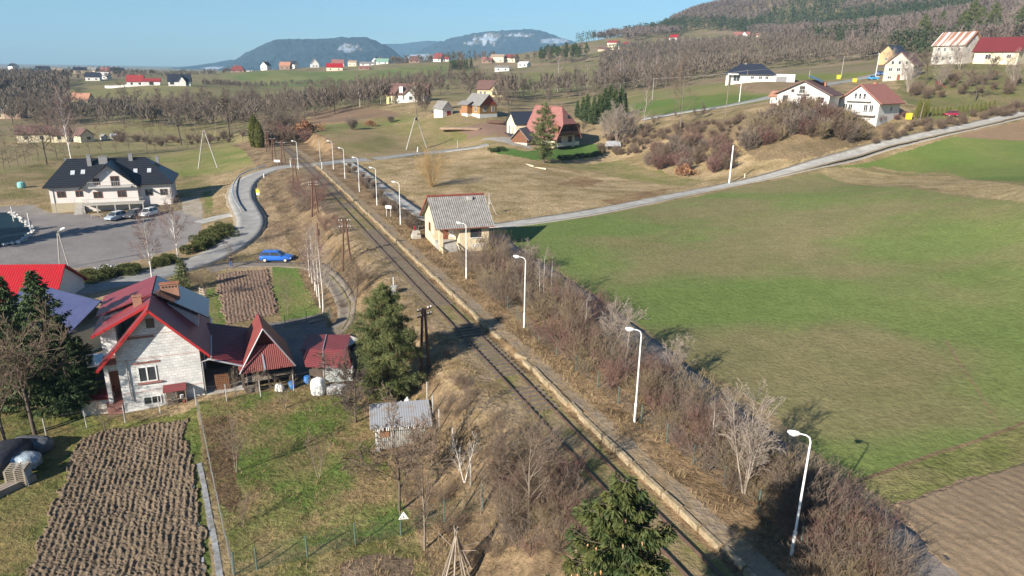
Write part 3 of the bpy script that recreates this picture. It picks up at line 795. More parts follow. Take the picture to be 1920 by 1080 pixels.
def mesh_from(name, V, F, m):
    o = np_mesh(name, V, F, m)
    me = o.data
    bpy.data.objects.remove(o)
    return me

# bark and twig materials
M_birch = mat('white_birch_bark', (.62, .58, .53), (.25, .22, .2), 5, .8, stretch=(1, 1, .35), lo=.45, hi=.75)
M_birchtwig = mat('birch_twigs', (.20, .13, .115), (.26, .18, .16), 1, .9)
M_paletwig = mat('pale_twigs', (.36, .30, .245), (.26, .21, .17), 1, .9)
M_bark = mat('grey_brown_bark', (.16, .125, .095), (.24, .20, .155), 3, .9, .02, 15, stretch=(1, 1, .3))
M_darkbark = mat('dark_bark', (.085, .065, .05), (.13, .10, .08), 3, .9, .02, 15)
M_twig = mat('brown_twigs', (.145, .102, .075), (.215, .158, .112), .8, .9)
M_twig2 = mat('grey_twigs', (.165, .128, .10), (.23, .182, .145), .8, .9)
M_twig3 = mat('reddish_twigs', (.165, .09, .078), (.215, .13, .105), .8, .9)
M_twig4 = mat('olive_twigs', (.20, .155, .095), (.27, .21, .13), .8, .9)
M_twigy = mat('yellow_willow_twigs', (.42, .28, .12), (.38, .26, .13), .8, .9)
M_twigw = mat('woodland_twigs', (.15, .118, .092), (.205, .162, .128), .05, .95)
M_needle = mat('dark_needles', (.035, .06, .022), (.075, .105, .032), 1.6, .7, lo=.4, hi=.6)
M_needle2 = mat('pine_needles', (.075, .10, .034), (.155, .165, .058), 1.2, .7, lo=.4, hi=.62)
M_needle3 = mat('spruce_needles', (.035, .055, .015), (.095, .10, .026), 1.5, .7, lo=.42, hi=.6)
M_thuja = mat('thuja_foliage', (.10, .115, .025), (.16, .15, .04), 2, .8)
M_brownleaf = mat('brown_leaves', (.36, .18, .09), (.28, .15, .08), 3, .8)
M_cone = mat('spruce_cones', (.42, .22, .10), (.5, .3, .16), 5, .7)
M_juniper = mat('juniper_foliage', (.12, .125, .035), (.055, .07, .02), .8, .85)

LIB = {}
def lib(kind, name, segs, tl, mt, mc, n_tr=5, extra=None):
    P0, P1, R0, R1, lv = segs_arrays(segs)
    a = lv <= tl
    V, F = segs_mesh(P0[a], P1[a], R0[a], R1[a], n_tr)
    tr = mesh_from('trunk', V, F, mt)
    V, F = segs_mesh(P0[~a], P1[~a], R0[~a], R1[~a], 3)
    cr = mesh_from('crown', V, F, mc)
    LIB.setdefault(kind, []).append((name, tr, cr))

def lib1(kind, name, segs, mt, mc=None, tl=0, n=3):
    P0, P1, R0, R1, lv = segs_arrays(segs)
    V, F = segs_mesh(P0, P1, R0, R1, n)
    o = np_mesh(name, V, F, mats=[mt, mc or mt], mi=np.repeat((lv > tl).astype(np.int32), n))
    me = o.data; bpy.data.objects.remove(o)
    LIB.setdefault(kind, []).append((name, me, None))

def put(kind, i, p, s=1.0, rz=None, label=None, cat='tree', group=None, name=None, sz=None, rng=RNG):
    nm, a, b = LIB[kind][i % len(LIB[kind])]
    rz = rng.uniform(0, 6.28) if rz is None else rz
    name = name or nm
    if b is None:
        o = bpy.data.objects.new(name, a); link(o)
    else:
        o = bpy.data.objects.new(name, None); link(o)
        for q, m_ in (('trunk', a), ('crown' if 'pine' in name or 'spruce' in name or 'tree' in name or 'birch' in name else 'branches', b)):
            c = bpy.data.objects.new(q, m_); link(c, o)
    o.location = p; o.rotation_euler = (0, 0, rz)
    o.scale = (s, s, s * (sz or 1))
    tag(o, label, cat, group)
    return o

# near detailed variants -------------------------------------------------
for sd in (1, 2): lib('birch', 'birch', tree_segs('birch', sd, 9, .011, kidf=1.25), 1, M_birch, M_birchtwig)
lib('birch_pole', 'birch', tree_segs('birch', 5, 9, .011, kidf=.85), 0, M_birch, M_birchtwig)
lib('birch_pole', 'birch', tree_segs('birch', 15, 9, .011, kidf=.75), 0, M_birch, M_paletwig)
lib('forked_birch', 'birch', tree_segs('birch', 16, 6, .011, stems=2, spread=.35, kidf=.6), 1, M_birch, M_paletwig)
for sd in (1, 2, 3): lib('broad', 'bare_tree', tree_segs('broad', sd, 8, .012), 1, M_darkbark, M_twig)
lib('orchard', 'fruit_tree', tree_segs('broad', 21, 5, .014, kidf=1.1), 1, M_darkbark, M_darkbark)
lib('orchard', 'fruit_tree', tree_segs('broad', 22, 5, .014, kidf=1.1), 1, M_darkbark, M_twig)
for sd in (31, 32): lib('tall', 'bare_tree', tree_segs('multi', sd, 9, .011, stems=1, kidf=1.3), 1, M_bark, M_twig)
for sd in (41, 42): lib('multi', 'bare_tree', tree_segs('multi', sd, 8, .012, stems=5, spread=.5), 1, M_paletwig, M_paletwig)
lib('multi', 'bare_tree', tree_segs('multi', 43, 8, .011, stems=4, spread=.3), 1, M_bark, M_twig)
for sd in (51, 52, 53): lib('sapling', 'sapling', tree_segs('multi', sd, 3.5, .009, stems=2, spread=.3, kidf=.7), 1, M_bark, M_twig)
for sd, m_ in ((61, M_twig), (62, M_twig2), (63, M_twig4), (64, M_twig3), (65, M_twig4), (66, M_twig), (67, M_twig2)):
    lib1('shrub', 'bare_shrub', tree_segs('shrub', sd, 3, .0085, stems=20, spread=.85, kidf=.85), m_)
for sd, m_ in ((71, M_twig), (72, M_twig2), (73, M_twig3), (74, M_twig4)):
    lib1('shrub_far', 'bare_shrub', tree_segs('shrub', sd, 3.2, .02, stems=26, spread=.7), m_)
lib1('willow', 'willow_shrub', tree_segs('shrub', 81, 6, .013, stems=26, spread=.8), M_twigy)
# mid distance variants (thicker twigs, one mesh)
for sd in (91, 92, 93): lib('broad_mid', 'bare_tree', tree_segs('broad', sd, 11, .028, kidf=.9), 1, M_darkbark, M_twigw)
for sd in (94, 95): lib1('slim_mid', 'bare_tree', tree_segs('slim', sd, 11, .022), M_bark, M_twig)
for sd in (96, 97): lib1('birch_mid', 'birch', tree_segs('birch', sd, 11, .022, kidf=.8), M_birch, M_birchtwig, tl=1)
for sd in (98, 99, 100): lib1('wood_mid', 'bare_tree', tree_segs('multi', sd, 10, .028, stems=2, spread=.15), M_bark, M_twigw, tl=0)

def leaf_tris(P, D, L, W, rng, flat=None):
    """thin diamond quads: centre line from P along D of length L, width W, random roll"""
    n = len(P)
    D = D / (np.linalg.norm(D, axis=1)[:, None] + 1e-9)
    r = rng.normal(size=(n, 3))
    a = np.cross(D, r); a /= np.linalg.norm(a, axis=1)[:, None] + 1e-9
    L = L[:, None] if hasattr(L, '__len__') else L
    W = W[:, None] if hasattr(W, '__len__') else W
    V = np.stack([P, P + D * L * .45 + a * W / 2, P + D * L, P + D * L * .45 - a * W / 2], 1).reshape(-1, 3)
    return V, np.arange(n * 4).reshape(-1, 4)

def spruce_mesh(seed, h, R, nb, ns, leaf=(.3, .09), droop=.35, z0=.08, shape=.85, bare=0.0):
    rng = np.random.default_rng(seed)
    P = []; D = []; S0 = []; S1 = []; SR = []
    for i in range(nb):
        t = z0 + (1 - z0) * (i + rng.random()) / nb
        a = i * 2.399 + rng.uniform(-.4, .4)
        L = R * (1 - t) ** shape * rng.uniform(.6, 1.22) + .1 * R * (1 - t) + .12
        if t < z0 + .12: L *= rng.uniform(.5, .9)
        dz = .15 - droop * (1 - t)
        dirh = np.array([math.cos(a), math.sin(a), 0])
        k = max(6, int(ns * (L / R + .1)))
        u = rng.random(k) ** .75
        c = np.stack([dirh[0] * L * u, dirh[1] * L * u, t * h + dz * L * u + .22 * L * u * u], -1)
        side = np.array([-dirh[1], dirh[0], 0])
        w = rng.uniform(-1, 1, k) * (L * .28) * (1 - u * .6)
        c = c + side[None] * w[:, None] + np.stack([0 * w, 0 * w, -np.abs(w) * .25 - rng.random(k) * .12], -1)
        d = dirh[None] * (.6 + 0 * u[:, None]) + side[None] * np.sign(w)[:, None] * .5 + np.array([0, 0, -.55])[None] + rng.normal(size=(k, 3)) * .35
        P.append(c); D.append(d)
        S0.append([0, 0, t * h]); S1.append([dirh[0] * L * .9, dirh[1] * L * .9, t * h + dz * L * .9 + .18 * L]); SR.append(.012 + .02 * (1 - t))
    P = np.concatenate(P); D = np.concatenate(D)
    n = len(P)
    V, F = leaf_tris(P, D, leaf[0] * rng.uniform(.6, 1.3, n), leaf[1] * rng.uniform(.7, 1.4, n), rng)
    S0 = np.array(S0); S1 = np.array(S1); SR = np.array(SR)
    hb = np.linspace(-.2, h, 8)
    T0 = np.stack([0 * hb[:-1], 0 * hb[:-1], hb[:-1]], -1); T1 = np.stack([0 * hb[1:], 0 * hb[1:], hb[1:]], -1)
    tr = .016 * h * (1 - hb / h * .93)
    Vt, Ft = segs_mesh(np.concatenate([T0, S0]), np.concatenate([T1, S1]), np.concatenate([tr[:-1], SR]), np.concatenate([tr[1:], SR * .4]), 5)
    return (V, F), (Vt, Ft)

def pine_mesh(seed, h, R, nb, tufts, nl=16, nlen=.2, z0=.2, wid=.02, top=.55):
    rng = np.random.default_rng(seed)
    P = []; D = []; S0 = []; S1 = []; SR = []
    for i in range(nb):
        t = z0 + (1 - z0) * (i + rng.random()) / nb
        a = i * 2.399 + rng.uniform(-.5, .5)
        env = math.sin(min(1, (t - z0 + .12) / .45) * math.pi / 2) * (1 - max(0, (t - top) / (1 - top)) ** 1.6 * .9)
        L = R * env * rng.uniform(.6, 1.1)
        dirh = np.array([math.cos(a), math.sin(a), 0]); up = rng.uniform(-.05, .35) + .4 * max(0, t - .6)
        end = np.array([0, 0, t * h]) + dirh * L + np.array([0, 0, up * L])
        S0.append([0, 0, t * h - .1]); S1.append(end); SR.append(.05 * (1 - t) + .015)
        k = max(3, int(tufts * env * rng.uniform(.7, 1.2)))
        for q in range(k):
            u = 1 - .75 * rng.random() ** 1.5
            c = np.array([0, 0, t * h]) * (1 - u) + end * u + rng.normal(size=3) * np.array([.3, .3, .17]) * (L * .32 + .12)
            m = nl
            axis = dirh * .4 + np.array([0, 0, .8]) + rng.normal(size=3) * .3
            dd = axis[None] * .8 + rng.normal(size=(m, 3)) * .75
            P.append(np.repeat(c[None], m, 0) + rng.normal(size=(m, 3)) * .07); D.append(dd)
            S0.append(c * .55 + (np.array([0, 0, t * h]) * (1 - u) + end * u) * .45); S1.append(c); SR.append(.008)
    P = np.concatenate(P); D = np.concatenate(D); n = len(P)
    V, F = leaf_tris(P, D, nlen * rng.uniform(.6, 1.2, n), wid * rng.uniform(.8, 1.5, n), rng)
    S0 = np.array(S0); S1 = np.array(S1); SR = np.array(SR)
    hb = np.linspace(-.2, h * .97, 9); ox = np.sin(hb * .5) * .12
    T = np.stack([ox, ox * .5, hb], -1); tr = .019 * h * (1 - hb / h * .9)
    Vt, Ft = segs_mesh(np.concatenate([T[:-1], S0]), np.concatenate([T[1:], S1]), np.concatenate([tr[:-1], SR]), np.concatenate([tr[1:], SR * .5]), 5)
    return (V, F), (Vt, Ft)

def lib_con(kind, name, res, mn, mt):
    (V, F), (Vt, Ft) = res
    LIB.setdefault(kind, []).append((name, mesh_from('trunk', Vt, Ft, mt), mesh_from('crown', V, F, mn)))
def lib_con1(kind, name, res, mn, mt):
    (V, F), (Vt, Ft) = res
    o = np_mesh(name, np.concatenate([V, Vt]), np.concatenate([F, Ft + len(V)]), mats=[mn, mt], mi=np.concatenate([np.zeros(len(F), np.int32), np.ones(len(Ft), np.int32)]))
    me = o.data; bpy.data.objects.remove(o); LIB.setdefault(kind, []).append((name, me, None))

M_pinebark = mat('orange_pine_bark', (.30, .17, .09), (.20, .13, .09), 3, .9, .02, 12)
for sd in (1, 2): lib_con('spruce_big', 'spruce', spruce_mesh(sd, 12, 3.5, 150, 190, (.36, .10)), M_needle, M_darkbark)
lib_con('spruce_front', 'spruce', spruce_mesh(7, 10, 3.0, 210, 760, (.14, .038), droop=.55, shape=.7), M_needle3, M_darkbark)
lib_con('pine_big', 'pine', pine_mesh(4, 9, 2.25, 110, 44, 24, .22, .10, .024), M_needle2, M_pinebark)
lib_con('pine_mid', 'pine', pine_mesh(5, 12, 2.9, 90, 20, 13, .42, .06, .06), M_needle2, M_darkbark)
lib_con('spruce_small', 'spruce', spruce_mesh(9, 4, 1.4, 70, 60, (.26, .08)), M_needle2, M_darkbark)
for sd in (11, 12): lib_con1('spruce_mid', 'spruce', spruce_mesh(sd, 11, 2.3, 90, 42, (.62, .22)), M_needle, M_darkbark)
for sd in (13, 14): lib_con1('pine_far', 'pine', pine_mesh(sd, 13, 3.2, 34, 8, 9, .8, .35, .2), M_needle, M_darkbark)

def thuja_mesh(seed, h, R, n, lf=(.16, .05), shape=.55):
    rng = np.random.default_rng(seed)
    t = rng.random(n); a = rng.uniform(0, 6.283, n)
    rr = R * (np.sin(np.clip(t * .92 + .12, 0, 1) ** .8 * math.pi) ** shape) * rng.uniform(.55, 1.05, n) ** .5
    P = np.stack([np.cos(a) * rr, np.sin(a) * rr, t * h], -1)
    D = np.stack([np.cos(a) * .35, np.sin(a) * .35, np.ones(n)], -1) + rng.normal(size=(n, 3)) * .25
    V, F = leaf_tris(P, D, lf[0] * rng.uniform(.7, 1.4, n), lf[1] * rng.uniform(.7, 1.4, n), rng)
    Vt, Ft = segs_mesh([[0, 0, -.1]], [[0, 0, h * .8]], [R * .3], [.03], 6)
    return (V, F), (Vt, Ft)
lib_con1('thuja', 'thuja', thuja_mesh(1, 3, .45, 2600), M_thuja, M_darkbark)
lib_con1('thuja_tall', 'thuja', thuja_mesh(2, 9, 1.5, 5200, (.5, .16)), M_thuja, M_darkbark)

def leafy_shrub(seed, R, h, n, lf):
    rng = np.random.default_rng(seed)
    c = rng.normal(size=(14, 3)) * np.array([R * .5, R * .5, h * .16]) + np.array([0, 0, h * .45])
    k = rng.integers(0, 14, n)
    d = rng.normal(size=(n, 3)); d /= np.linalg.norm(d, axis=1)[:, None]
    P = c[k] + d * (R * .38) * rng.uniform(.6, 1, n)[:, None] ** .5 * np.array([1, 1, .8])
    P[:, 2] = np.maximum(P[:, 2], .03)
    V, F = leaf_tris(P, d + np.array([0, 0, .4]), lf[0] * rng.uniform(.6, 1.3, n), lf[1] * rng.uniform(.6, 1.3, n), rng)
    Vt, Ft = segs_mesh(np.zeros((14, 3)), c, np.full(14, .03), np.full(14, .01), 4)
    return (V, F), (Vt, Ft)
lib_con1('brownshrub', 'leafy_shrub', leafy_shrub(3, 1.2, 2.0, 1500, (.22, .15)), M_brownleaf, M_bark)
lib_con1('juniper', 'juniper_shrub', leafy_shrub(4, 1.5, 1.1, 5200, (.22, .07)), M_juniper, M_bark)
lib_con1('evergreen', 'evergreen_shrub', leafy_shrub(5, 1.3, 1.5, 4200, (.2, .07)), M_needle, M_bark)
M_forsythia = mat('yellow_blossom', (.75, .52, .03), (.6, .5, .08), 3, .8)
lib_con1('forsythia', 'flowering_shrub', leafy_shrub(6, 1.1, 1.6, 900, (.3, .2)), M_forsythia, M_bark)

def scatter_px(px, n, seed=0, mind=1.0, tries=40):
    P = wpoly(px); rng = np.random.default_rng(seed)
    lo = P.min(0); hi = P.max(0); out = []
    for _ in range(n * tries):
        if len(out) >= n: break
        q = lo + (hi - lo) * rng.random(2)
        if not inside(P, q[:1], q[1:2])[0]: continue
        if any((q[0] - o[0]) ** 2 + (q[1] - o[1]) ** 2 < mind * mind for o in out): continue
        out.append(q)
    o = np.array(out)
    z = height(o[:, 0], o[:, 1])
    return [Vector((a, b, c)) for (a, b), c in zip(o, z)]

def D(u, v, s):
    p = depth(u, v, s); return Vector((p[0], p[1], H(p[0], p[1])))

# ------------------------------------------------------------------ trees and shrubs, placed
def tree_at(kind, i, u, v, hpx, base_h, label, group=None, cat='tree', rz=None, name=None, s=None):
    """trunk foot at the photo pixel, grown to the height that pixel span has there"""
    g = G(u, v)
    dp = (g - Vector((0, 0, CAM_H))).dot(Vector(_F))
    k = (hpx * dp / F_PX) / base_h * 1.03
    return put(kind, i, g, k, rz, label, cat, group, name)

# left foreground
tree_at('spruce_big', 0, 112, 772, 268, 12, 'tallest dark spruce beside the white block house, its tip over the red roof')
tree_at('spruce_big', 1, 52, 770, 255, 12, 'dark spruce cut by the left edge of the photo behind the bare tree')
tree_at('spruce_big', 1, 138, 776, 190, 12, 'shorter dark spruce right of the tallest spruce', rz=1.2)
tree_at('spruce_big', 0, 168, 770, 146, 12, 'smallest dark spruce of the clump, closest to the block house', rz=2.2)
tree_at('broad', 0, 66, 815, 225, 8, 'bare brown tree in front of the spruces above the stacked pallets', rz=.6)
tree_at('broad', 1, 10, 830, 190, 8, 'bare tree at the left edge of the photo before the dark spruces', rz=2.6)
put('pine_big', 0, Vector((-9.9, 49.9, H(-9.9, 49.9) - .1)), 1.2, 1.0, 'bushy green pine beside the railway embankment behind the grey shed')
tree_at('spruce_small', 0, 345, 545, 62, 4, 'small bluish spruce by the road behind the block house')
tree_at('birch', 0, 335, 488, 112, 9, 'white birch with a wide crown at the edge of the parking lot', rz=.3)
tree_at('birch', 1, 285, 522, 112, 9, 'slender white birch leaning left beside the rubble heap', rz=3.4)
tree_at('broad', 2, 386, 560, 62, 8, 'small bare tree beside the small spruce at the garden corner')
tree_at('tall', 0, 433, 500, 40, 9, 'small bare tree at the roadside above the ploughed garden')
for k, (u, v, hp) in enumerate([(581, 518, 92), (586, 531, 98), (591, 545, 108), (595, 556, 118), (601, 577, 132), (606, 588, 142)]):
    tree_at('birch_pole', k, u, v, hp, 9, 'thin white birch in the close row beside the gravel track', 'thin white birches in a row beside the gravel track')
# orchard
tree_at('orchard', 0, 667, 792, 112, 3.9, 'gnarled wide fruit tree left of the grey shed', rz=.5, cat='tree')
tree_at('orchard', 1, 749, 958, 140, 3.9, 'spreading fruit tree in front of the grey shed', rz=1.9)
tree_at('tall', 1, 796, 1030, 245, 9, 'tall slender bare tree between the warning sign and the pole tepee', rz=1)
tree_at('forked_birch', 0, 871, 905, 112, 6, 'small forked birch with white stems right of the grey shed')
tree_at('sapling', 0, 597, 897, 85, 3.5, 'thin bare sapling in the middle of the orchard grass', cat='sapling')
tree_at('sapling', 1, 444, 885, 120, 3.5, 'bare sapling by the net fence below the block house', cat='sapling')
tree_at('sapling', 2, 455, 985, 70, 3.5, 'short bare sapling low by the net fence', cat='sapling')
tree_at('sapling', 0, 534, 766, 62, 3.5, 'thin bare sapling below the red metal barn', cat='sapling')
tree_at('sapling', 1, 660, 770, 70, 3.5, 'bare sapling in front of the white bulk bag', cat='sapling')
tree_at('sapling', 2, 200, 815, 75, 3.5, 'young reddish tree at the top of the ploughed plot', cat='sapling', rz=1)
tree_at('sapling', 1, 442, 746, 60, 3.5, 'pruned young tree at the corner of the carport', cat='sapling', rz=1)
tree_at('sapling', 2, 483, 737, 60, 3.5, 'pruned young tree in front of the barn woodpile', cat='sapling', rz=2)
tree_at('tall', 0, 540, 590, 60, 9, 'thin bare tree in the grass beside the ploughed garden', rz=2)
tree_at('tall', 0, 820, 870, 90, 9, 'thin bare tree close to the right wall of the grey shed', rz=4)
tree_at('tall', 1, 992, 992, 235, 9, 'tall bare tree with several leaders between the orchard and the rails', rz=2.5, group=None)
tree_at('multi', 2, 945, 930, 130, 7.6, 'bare multi stemmed tree on the embankment right of the forked birch', rz=.7)
tree_at('multi', 2, 668, 560, 75, 7.6, 'thin dark tree on the embankment beside the gravel track', rz=2.7)
put('spruce_front', 0, Vector((3.3, 16.6, H(3.3, 16.6) - .2)), (12.0 - H(3.3, 16.6)) / 10, .4, 'spruce hung with cones at the bottom edge of the photo beside the rails')
# cones of the front spruce
sf = [o for o in bpy.data.objects if o.name.startswith('spruce') and 'cones' in o.get('label', '')][0]
r3 = np.random.default_rng(5)
cp = []
for i in range(150):
    t = .66 + .3 * r3.random(); a = r3.uniform(0, 6.283); L = 3.3 * (1 - t) ** .85 * r3.uniform(.55, 1.05) + .1
    cp.append([math.cos(a) * L, math.sin(a) * L, t * 10 - .1])
cp = np.array(cp)
q0 = cp; q1 = cp - np.array([0, 0, .04]); q2 = cp - np.array([0, 0, .11])
V1, F1 = segs_mesh(q0, q1, np.full(150, .01), np.full(150, .024), 5); V2, F2 = segs_mesh(q1, q2, np.full(150, .024), np.full(150, .008), 5)
tag(np_mesh('cones', np.concatenate([V1, V2]), np.concatenate([F1, F2 + len(V1)]), M_cone, sf), kind='stuff')

for k, (u, v, hp, i) in enumerate([(902, 965, 120, 2), (930, 880, 95, 2), (1012, 935, 110, 2), (960, 1010, 120, 2), (880, 800, 80, 2)]):
    tree_at('multi' if k % 2 else 'tall', i, u, v, hp, 8 if k % 2 else 9, ['thin bare tree by the braced post at the end of the orchard fence', 'bare tree on the bank above the forked birch', 'bare tree right of the tall tree near the rails', 'bare many twigged tree left of the coned spruce', 'thin bare tree between the pine and the orchard post row'][k])
for k, (u, v) in enumerate([(620, 742), (650, 752), (690, 748), (720, 772), (590, 735), (655, 778), (840, 762), (865, 770)]):
    put('shrub', k, G(u, v), .42 + .06 * (k % 3), None, 'low bare bush in the rough grass between the barn and the pine', 'shrub', 'low bushes between barn and pine')
# thicket between platform and field
n_sh = 0
def shrub_mass(name, px, n, seed, mind, hs, kind='shrub_far', base=3.2, var=None):
    rr = random.Random(seed); out = []; fo = []; off = 0
    vs = var or list(range(3)); cache = {}
    for p in scatter_px(px, n, seed, mind):
        k = rr.choice(vs)
        if k not in cache:
            me = LIB[kind][k % len(LIB[kind])][1]; a = np.empty(len(me.vertices) * 3, np.float32); me.vertices.foreach_get('co', a)
            f = np.empty(len(me.loops), np.int32); me.loops.foreach_get('vertex_index', f); cache[k] = (a.reshape(-1, 3), f.reshape(-1, 4))
        v, f = cache[k]; s = rr.uniform(*hs) / base; t = rr.uniform(0, 6.28); c, s_ = math.cos(t) * s, math.sin(t) * s
        out.append(np.stack([v[:, 0] * c - v[:, 1] * s_ + p.x, v[:, 0] * s_ + v[:, 1] * c + p.y, v[:, 2] * s + p.z - .1], -1)); fo.append(f + off); off += len(v)
    return tag(np_mesh(name, np.concatenate(out), np.concatenate(fo), LIB[kind][vs[0]][1].materials[0]), kind='stuff')
def shrubs(px, n, seed, mind, hs, label, group, kind='shrub', cols=None, base=3.0):
    pts = scatter_px(px, n, seed, mind)
    rr = random.Random(seed)
    for k, p in enumerate(pts):
        i = rr.choice(cols) if cols else rr.randrange(len(LIB[kind]))
        put(kind, i, p - Vector((0, 0, .1)), rr.uniform(*hs) / base, None, label, 'shrub', group, rng=rr)
    return len(pts)
TH = 'bare brown shrub in the thicket between the platform and the field track'
shrubs([(855, 478), (905, 545), (960, 590), (1060, 668), (1150, 745), (1220, 760), (1200, 690), (1080, 590), (1020, 530), (940, 468)], 54, 1, 1.25, (1.9, 3.6), TH, 'shrubs of the thicket between platform and field')
shrubs([(1220, 760), (1245, 830), (1330, 900), (1420, 960), (1480, 1010), (1560, 1000), (1480, 900), (1360, 800), (1200, 690)], 40, 2, 1.15, (1.5, 2.9), TH, 'shrubs of the thicket between platform and field')
shrubs([(1480, 1010), (1530, 1110), (1690, 1120), (1640, 1010), (1560, 925), (1460, 880)], 33, 3, .95, (1.6, 2.6), TH, 'shrubs of the thicket between platform and field', cols=[0, 3, 4, 6])
shrubs([(925, 905), (1010, 850), (1075, 900), (1090, 1010), (1000, 1075), (930, 1010)], 30, 4, .9, (1.1, 2.6), 'bare brown shrub on the slope between the orchard and the rails', 'shrubs on the slope between orchard and rails')
shrubs([(560, 345), (590, 350), (612, 385), (600, 405), (560, 400), (548, 372)], 12, 5, 1.3, (2.4, 3.6), 'bare purplish shrub left of the rails beneath the telegraph poles', 'purplish shrubs beneath the telegraph poles', cols=[3, 6, 1])
shrubs([(612, 395), (640, 410), (655, 440), (625, 450), (605, 425)], 8, 6, 1.2, (1.6, 2.4), 'low reddish shrub on the slope left of the rails', 'low reddish shrubs left of the rails', cols=[3, 6])
shrub_mass('platform_hedge', [(655, 312), (675, 322), (730, 378), (790, 425), (785, 440), (740, 410), (690, 360), (650, 325)], 34, 7, .8, (1.0, 1.6))
tree_at('shrub', 3, 1122, 588, 50, 3, 'dense dark red shrub standing alone at the field edge', cat='shrub')
tree_at('shrub', 6, 1140, 592, 46, 3, 'dark red shrub at the field edge leaning out over the crop', cat='shrub')
tree_at('multi', 0, 1395, 925, 190, 8, 'pale multi stemmed tree above the thicket near the second lamp from the right', rz=.3)
tree_at('birch_pole', 0, 1033, 560, 84, 9, 'slim pale tree with a fork rising from the thicket, right one of the pair', rz=.3)
tree_at('birch_pole', 1, 1020, 556, 82, 9, 'slim pale tree rising from the thicket, left one of the pair', rz=.9)
tree_at('multi', 1, 1140, 668, 120, 8, 'pale thin stemmed tree in the thicket between the two middle lamps', rz=2)
tree_at('multi', 1, 1270, 720, 90, 8, 'pale bushy tree in the thicket right of the third lamp', rz=4)
tree_at('multi', 0, 985, 508, 52, 8, 'small pale bushy tree just beyond the station shadow', rz=5)
tree_at('willow', 0, 808, 350, 60, 5.6, 'large willow shrub with yellow orange twigs behind the station', cat='shrub')
tree_at('brownshrub', 0, 1283, 330, 22, 2.0, 'shrub with orange brown leaves in front of the purple thicket', cat='shrub')

EMB = np.array([(rail_x(y) + a, y) for y, a in ((24, -4.5), (40, -4.2), (60, -4.2), (78, -4.2), (78, -10), (60, -11), (40, -11), (24, -11))], float)
def shrub_mass_w(name, P, n, seed, mind, hs, kind, base, var):
    global scatter_px
    keep = scatter_px
    rng = np.random.default_rng(seed); lo = P.min(0); hi = P.max(0); out = []
    while len(out) < n:
        q = lo + (hi - lo) * rng.random(2)
        if inside(P, q[:1], q[1:2])[0]: out.append(q)
    o = np.array(out); z = height(o[:, 0], o[:, 1]); pts = [Vector((a, b, c)) for (a, b), c in zip(o, z)]
    scatter_px = lambda *a: pts
    r = shrub_mass(name, None, n, seed, mind, hs, kind, base, var); scatter_px = keep
    return r
shrub_mass_w('embankment_brush', EMB, 70, 51, 1, (.5, 1.5), 'shrub', 3.0, [0, 1, 3, 4])
for k, (u, v, hp) in enumerate([(945, 512, 60), (1098, 632, 75), (1232, 742, 80), (1332, 842, 90), (1288, 798, 75), (1172, 692, 80), (1462, 948, 90), (1010, 566, 70)]):
    tree_at('birch_pole' if k % 2 else 'sapling', k, u, v, hp, 9 if k % 2 else 3.5, 'thin bare sapling standing up out of the trackside thicket', 'saplings in the trackside thicket', cat='sapling', name='sapling')
# mid distance shrubs
MS = 'bare grey brown shrub of the tall thicket above the lane'
shrubs([(1398, 285), (1600, 275), (1615, 240), (1560, 228), (1420, 235)], 46, 11, 1.7, (3.4, 5.4), MS, 'tall thicket above the lane', 'shrub_far', base=3.2)
shrubs([(1205, 312), (1255, 330), (1370, 325), (1368, 290), (1290, 275), (1215, 290)], 26, 12, 2.2, (3.0, 4.6), 'bare purple brown shrub of the thicket left of the tall white post', 'purple thicket left of the white post', 'shrub_far', cols=[0, 2, 1], base=3.2)
shrub_mass('slope_brush', [(1120, 285), (1250, 290), (1400, 285), (1420, 240), (1400, 222), (1250, 238), (1140, 250)], 110, 13, 1.3, (.9, 2.4))
shrub_mass('lane_hedge', [(1620, 262), (1700, 240), (1780, 225), (1920, 195), (1925, 210), (1800, 236), (1700, 258), (1640, 275)], 40, 14, 1.4, (1.6, 2.4))
shrub_mass('hillside_brush', [(1700, 190), (1920, 180), (1920, 150), (1800, 150), (1720, 165)], 24, 15, 4, (1.8, 3.4))
shrubs([(500, 285), (535, 272), (575, 268), (580, 240), (540, 228), (500, 240), (490, 262)], 22, 16, 3, (3.0, 5.0), 'bare shrub of the dark thicket where the rails disappear', 'thicket where the rails disappear', 'shrub_far', base=3.2)
shrub_mass('meadow_hedge', [(158, 262), (300, 276), (420, 268), (470, 262), (470, 255), (420, 258), (300, 264), (160, 252)], 30, 17, 3, (1.6, 3.0))
shrubs([(1640, 232), (1700, 228), (1700, 218), (1660, 215)], 6, 18, 2, (1.5, 2.5), 'reddish shrub beside the white house with the salmon roof', 'reddish shrubs beside the salmon roofed house', 'shrub_far', cols=[2], base=3.2)
for (u, v, hp, kind, lab) in [(660, 243, 22, 'shrub_far', 'small round bare shrub in the meadow beyond the lane'), (694, 237, 12, 'brownshrub', 'small rusty brown shrub in the meadow beyond the lane'),
                              (577, 252, 26, 'brownshrub', 'rusty brown leaved shrub at the edge of the dark thicket'), (732, 230, 14, 'shrub_far', 'tiny bare shrub in the middle of the meadow')]:
    tree_at(kind, 1, u, v, hp, 3.2 if kind == 'shrub_far' else 2, lab, cat='shrub')
for k, (u, v) in enumerate([(382, 462), (397, 455), (412, 446), (424, 436), (372, 470), (405, 440), (390, 447)]):
    put('juniper', 0, G(u, v), 1.15, None, 'yellow green juniper shrub on the bank between lot and road', 'shrub', 'juniper bank between lot and road')
for k, (u, v) in enumerate([(165, 522), (178, 525), (190, 522), (205, 519), (232, 512), (250, 510), (300, 498), (318, 492)]):
    put('juniper', 0, G(u, v), .95, None, 'juniper shrub of the low row between the lot and the road below', 'shrub', 'junipers below the parking lot')
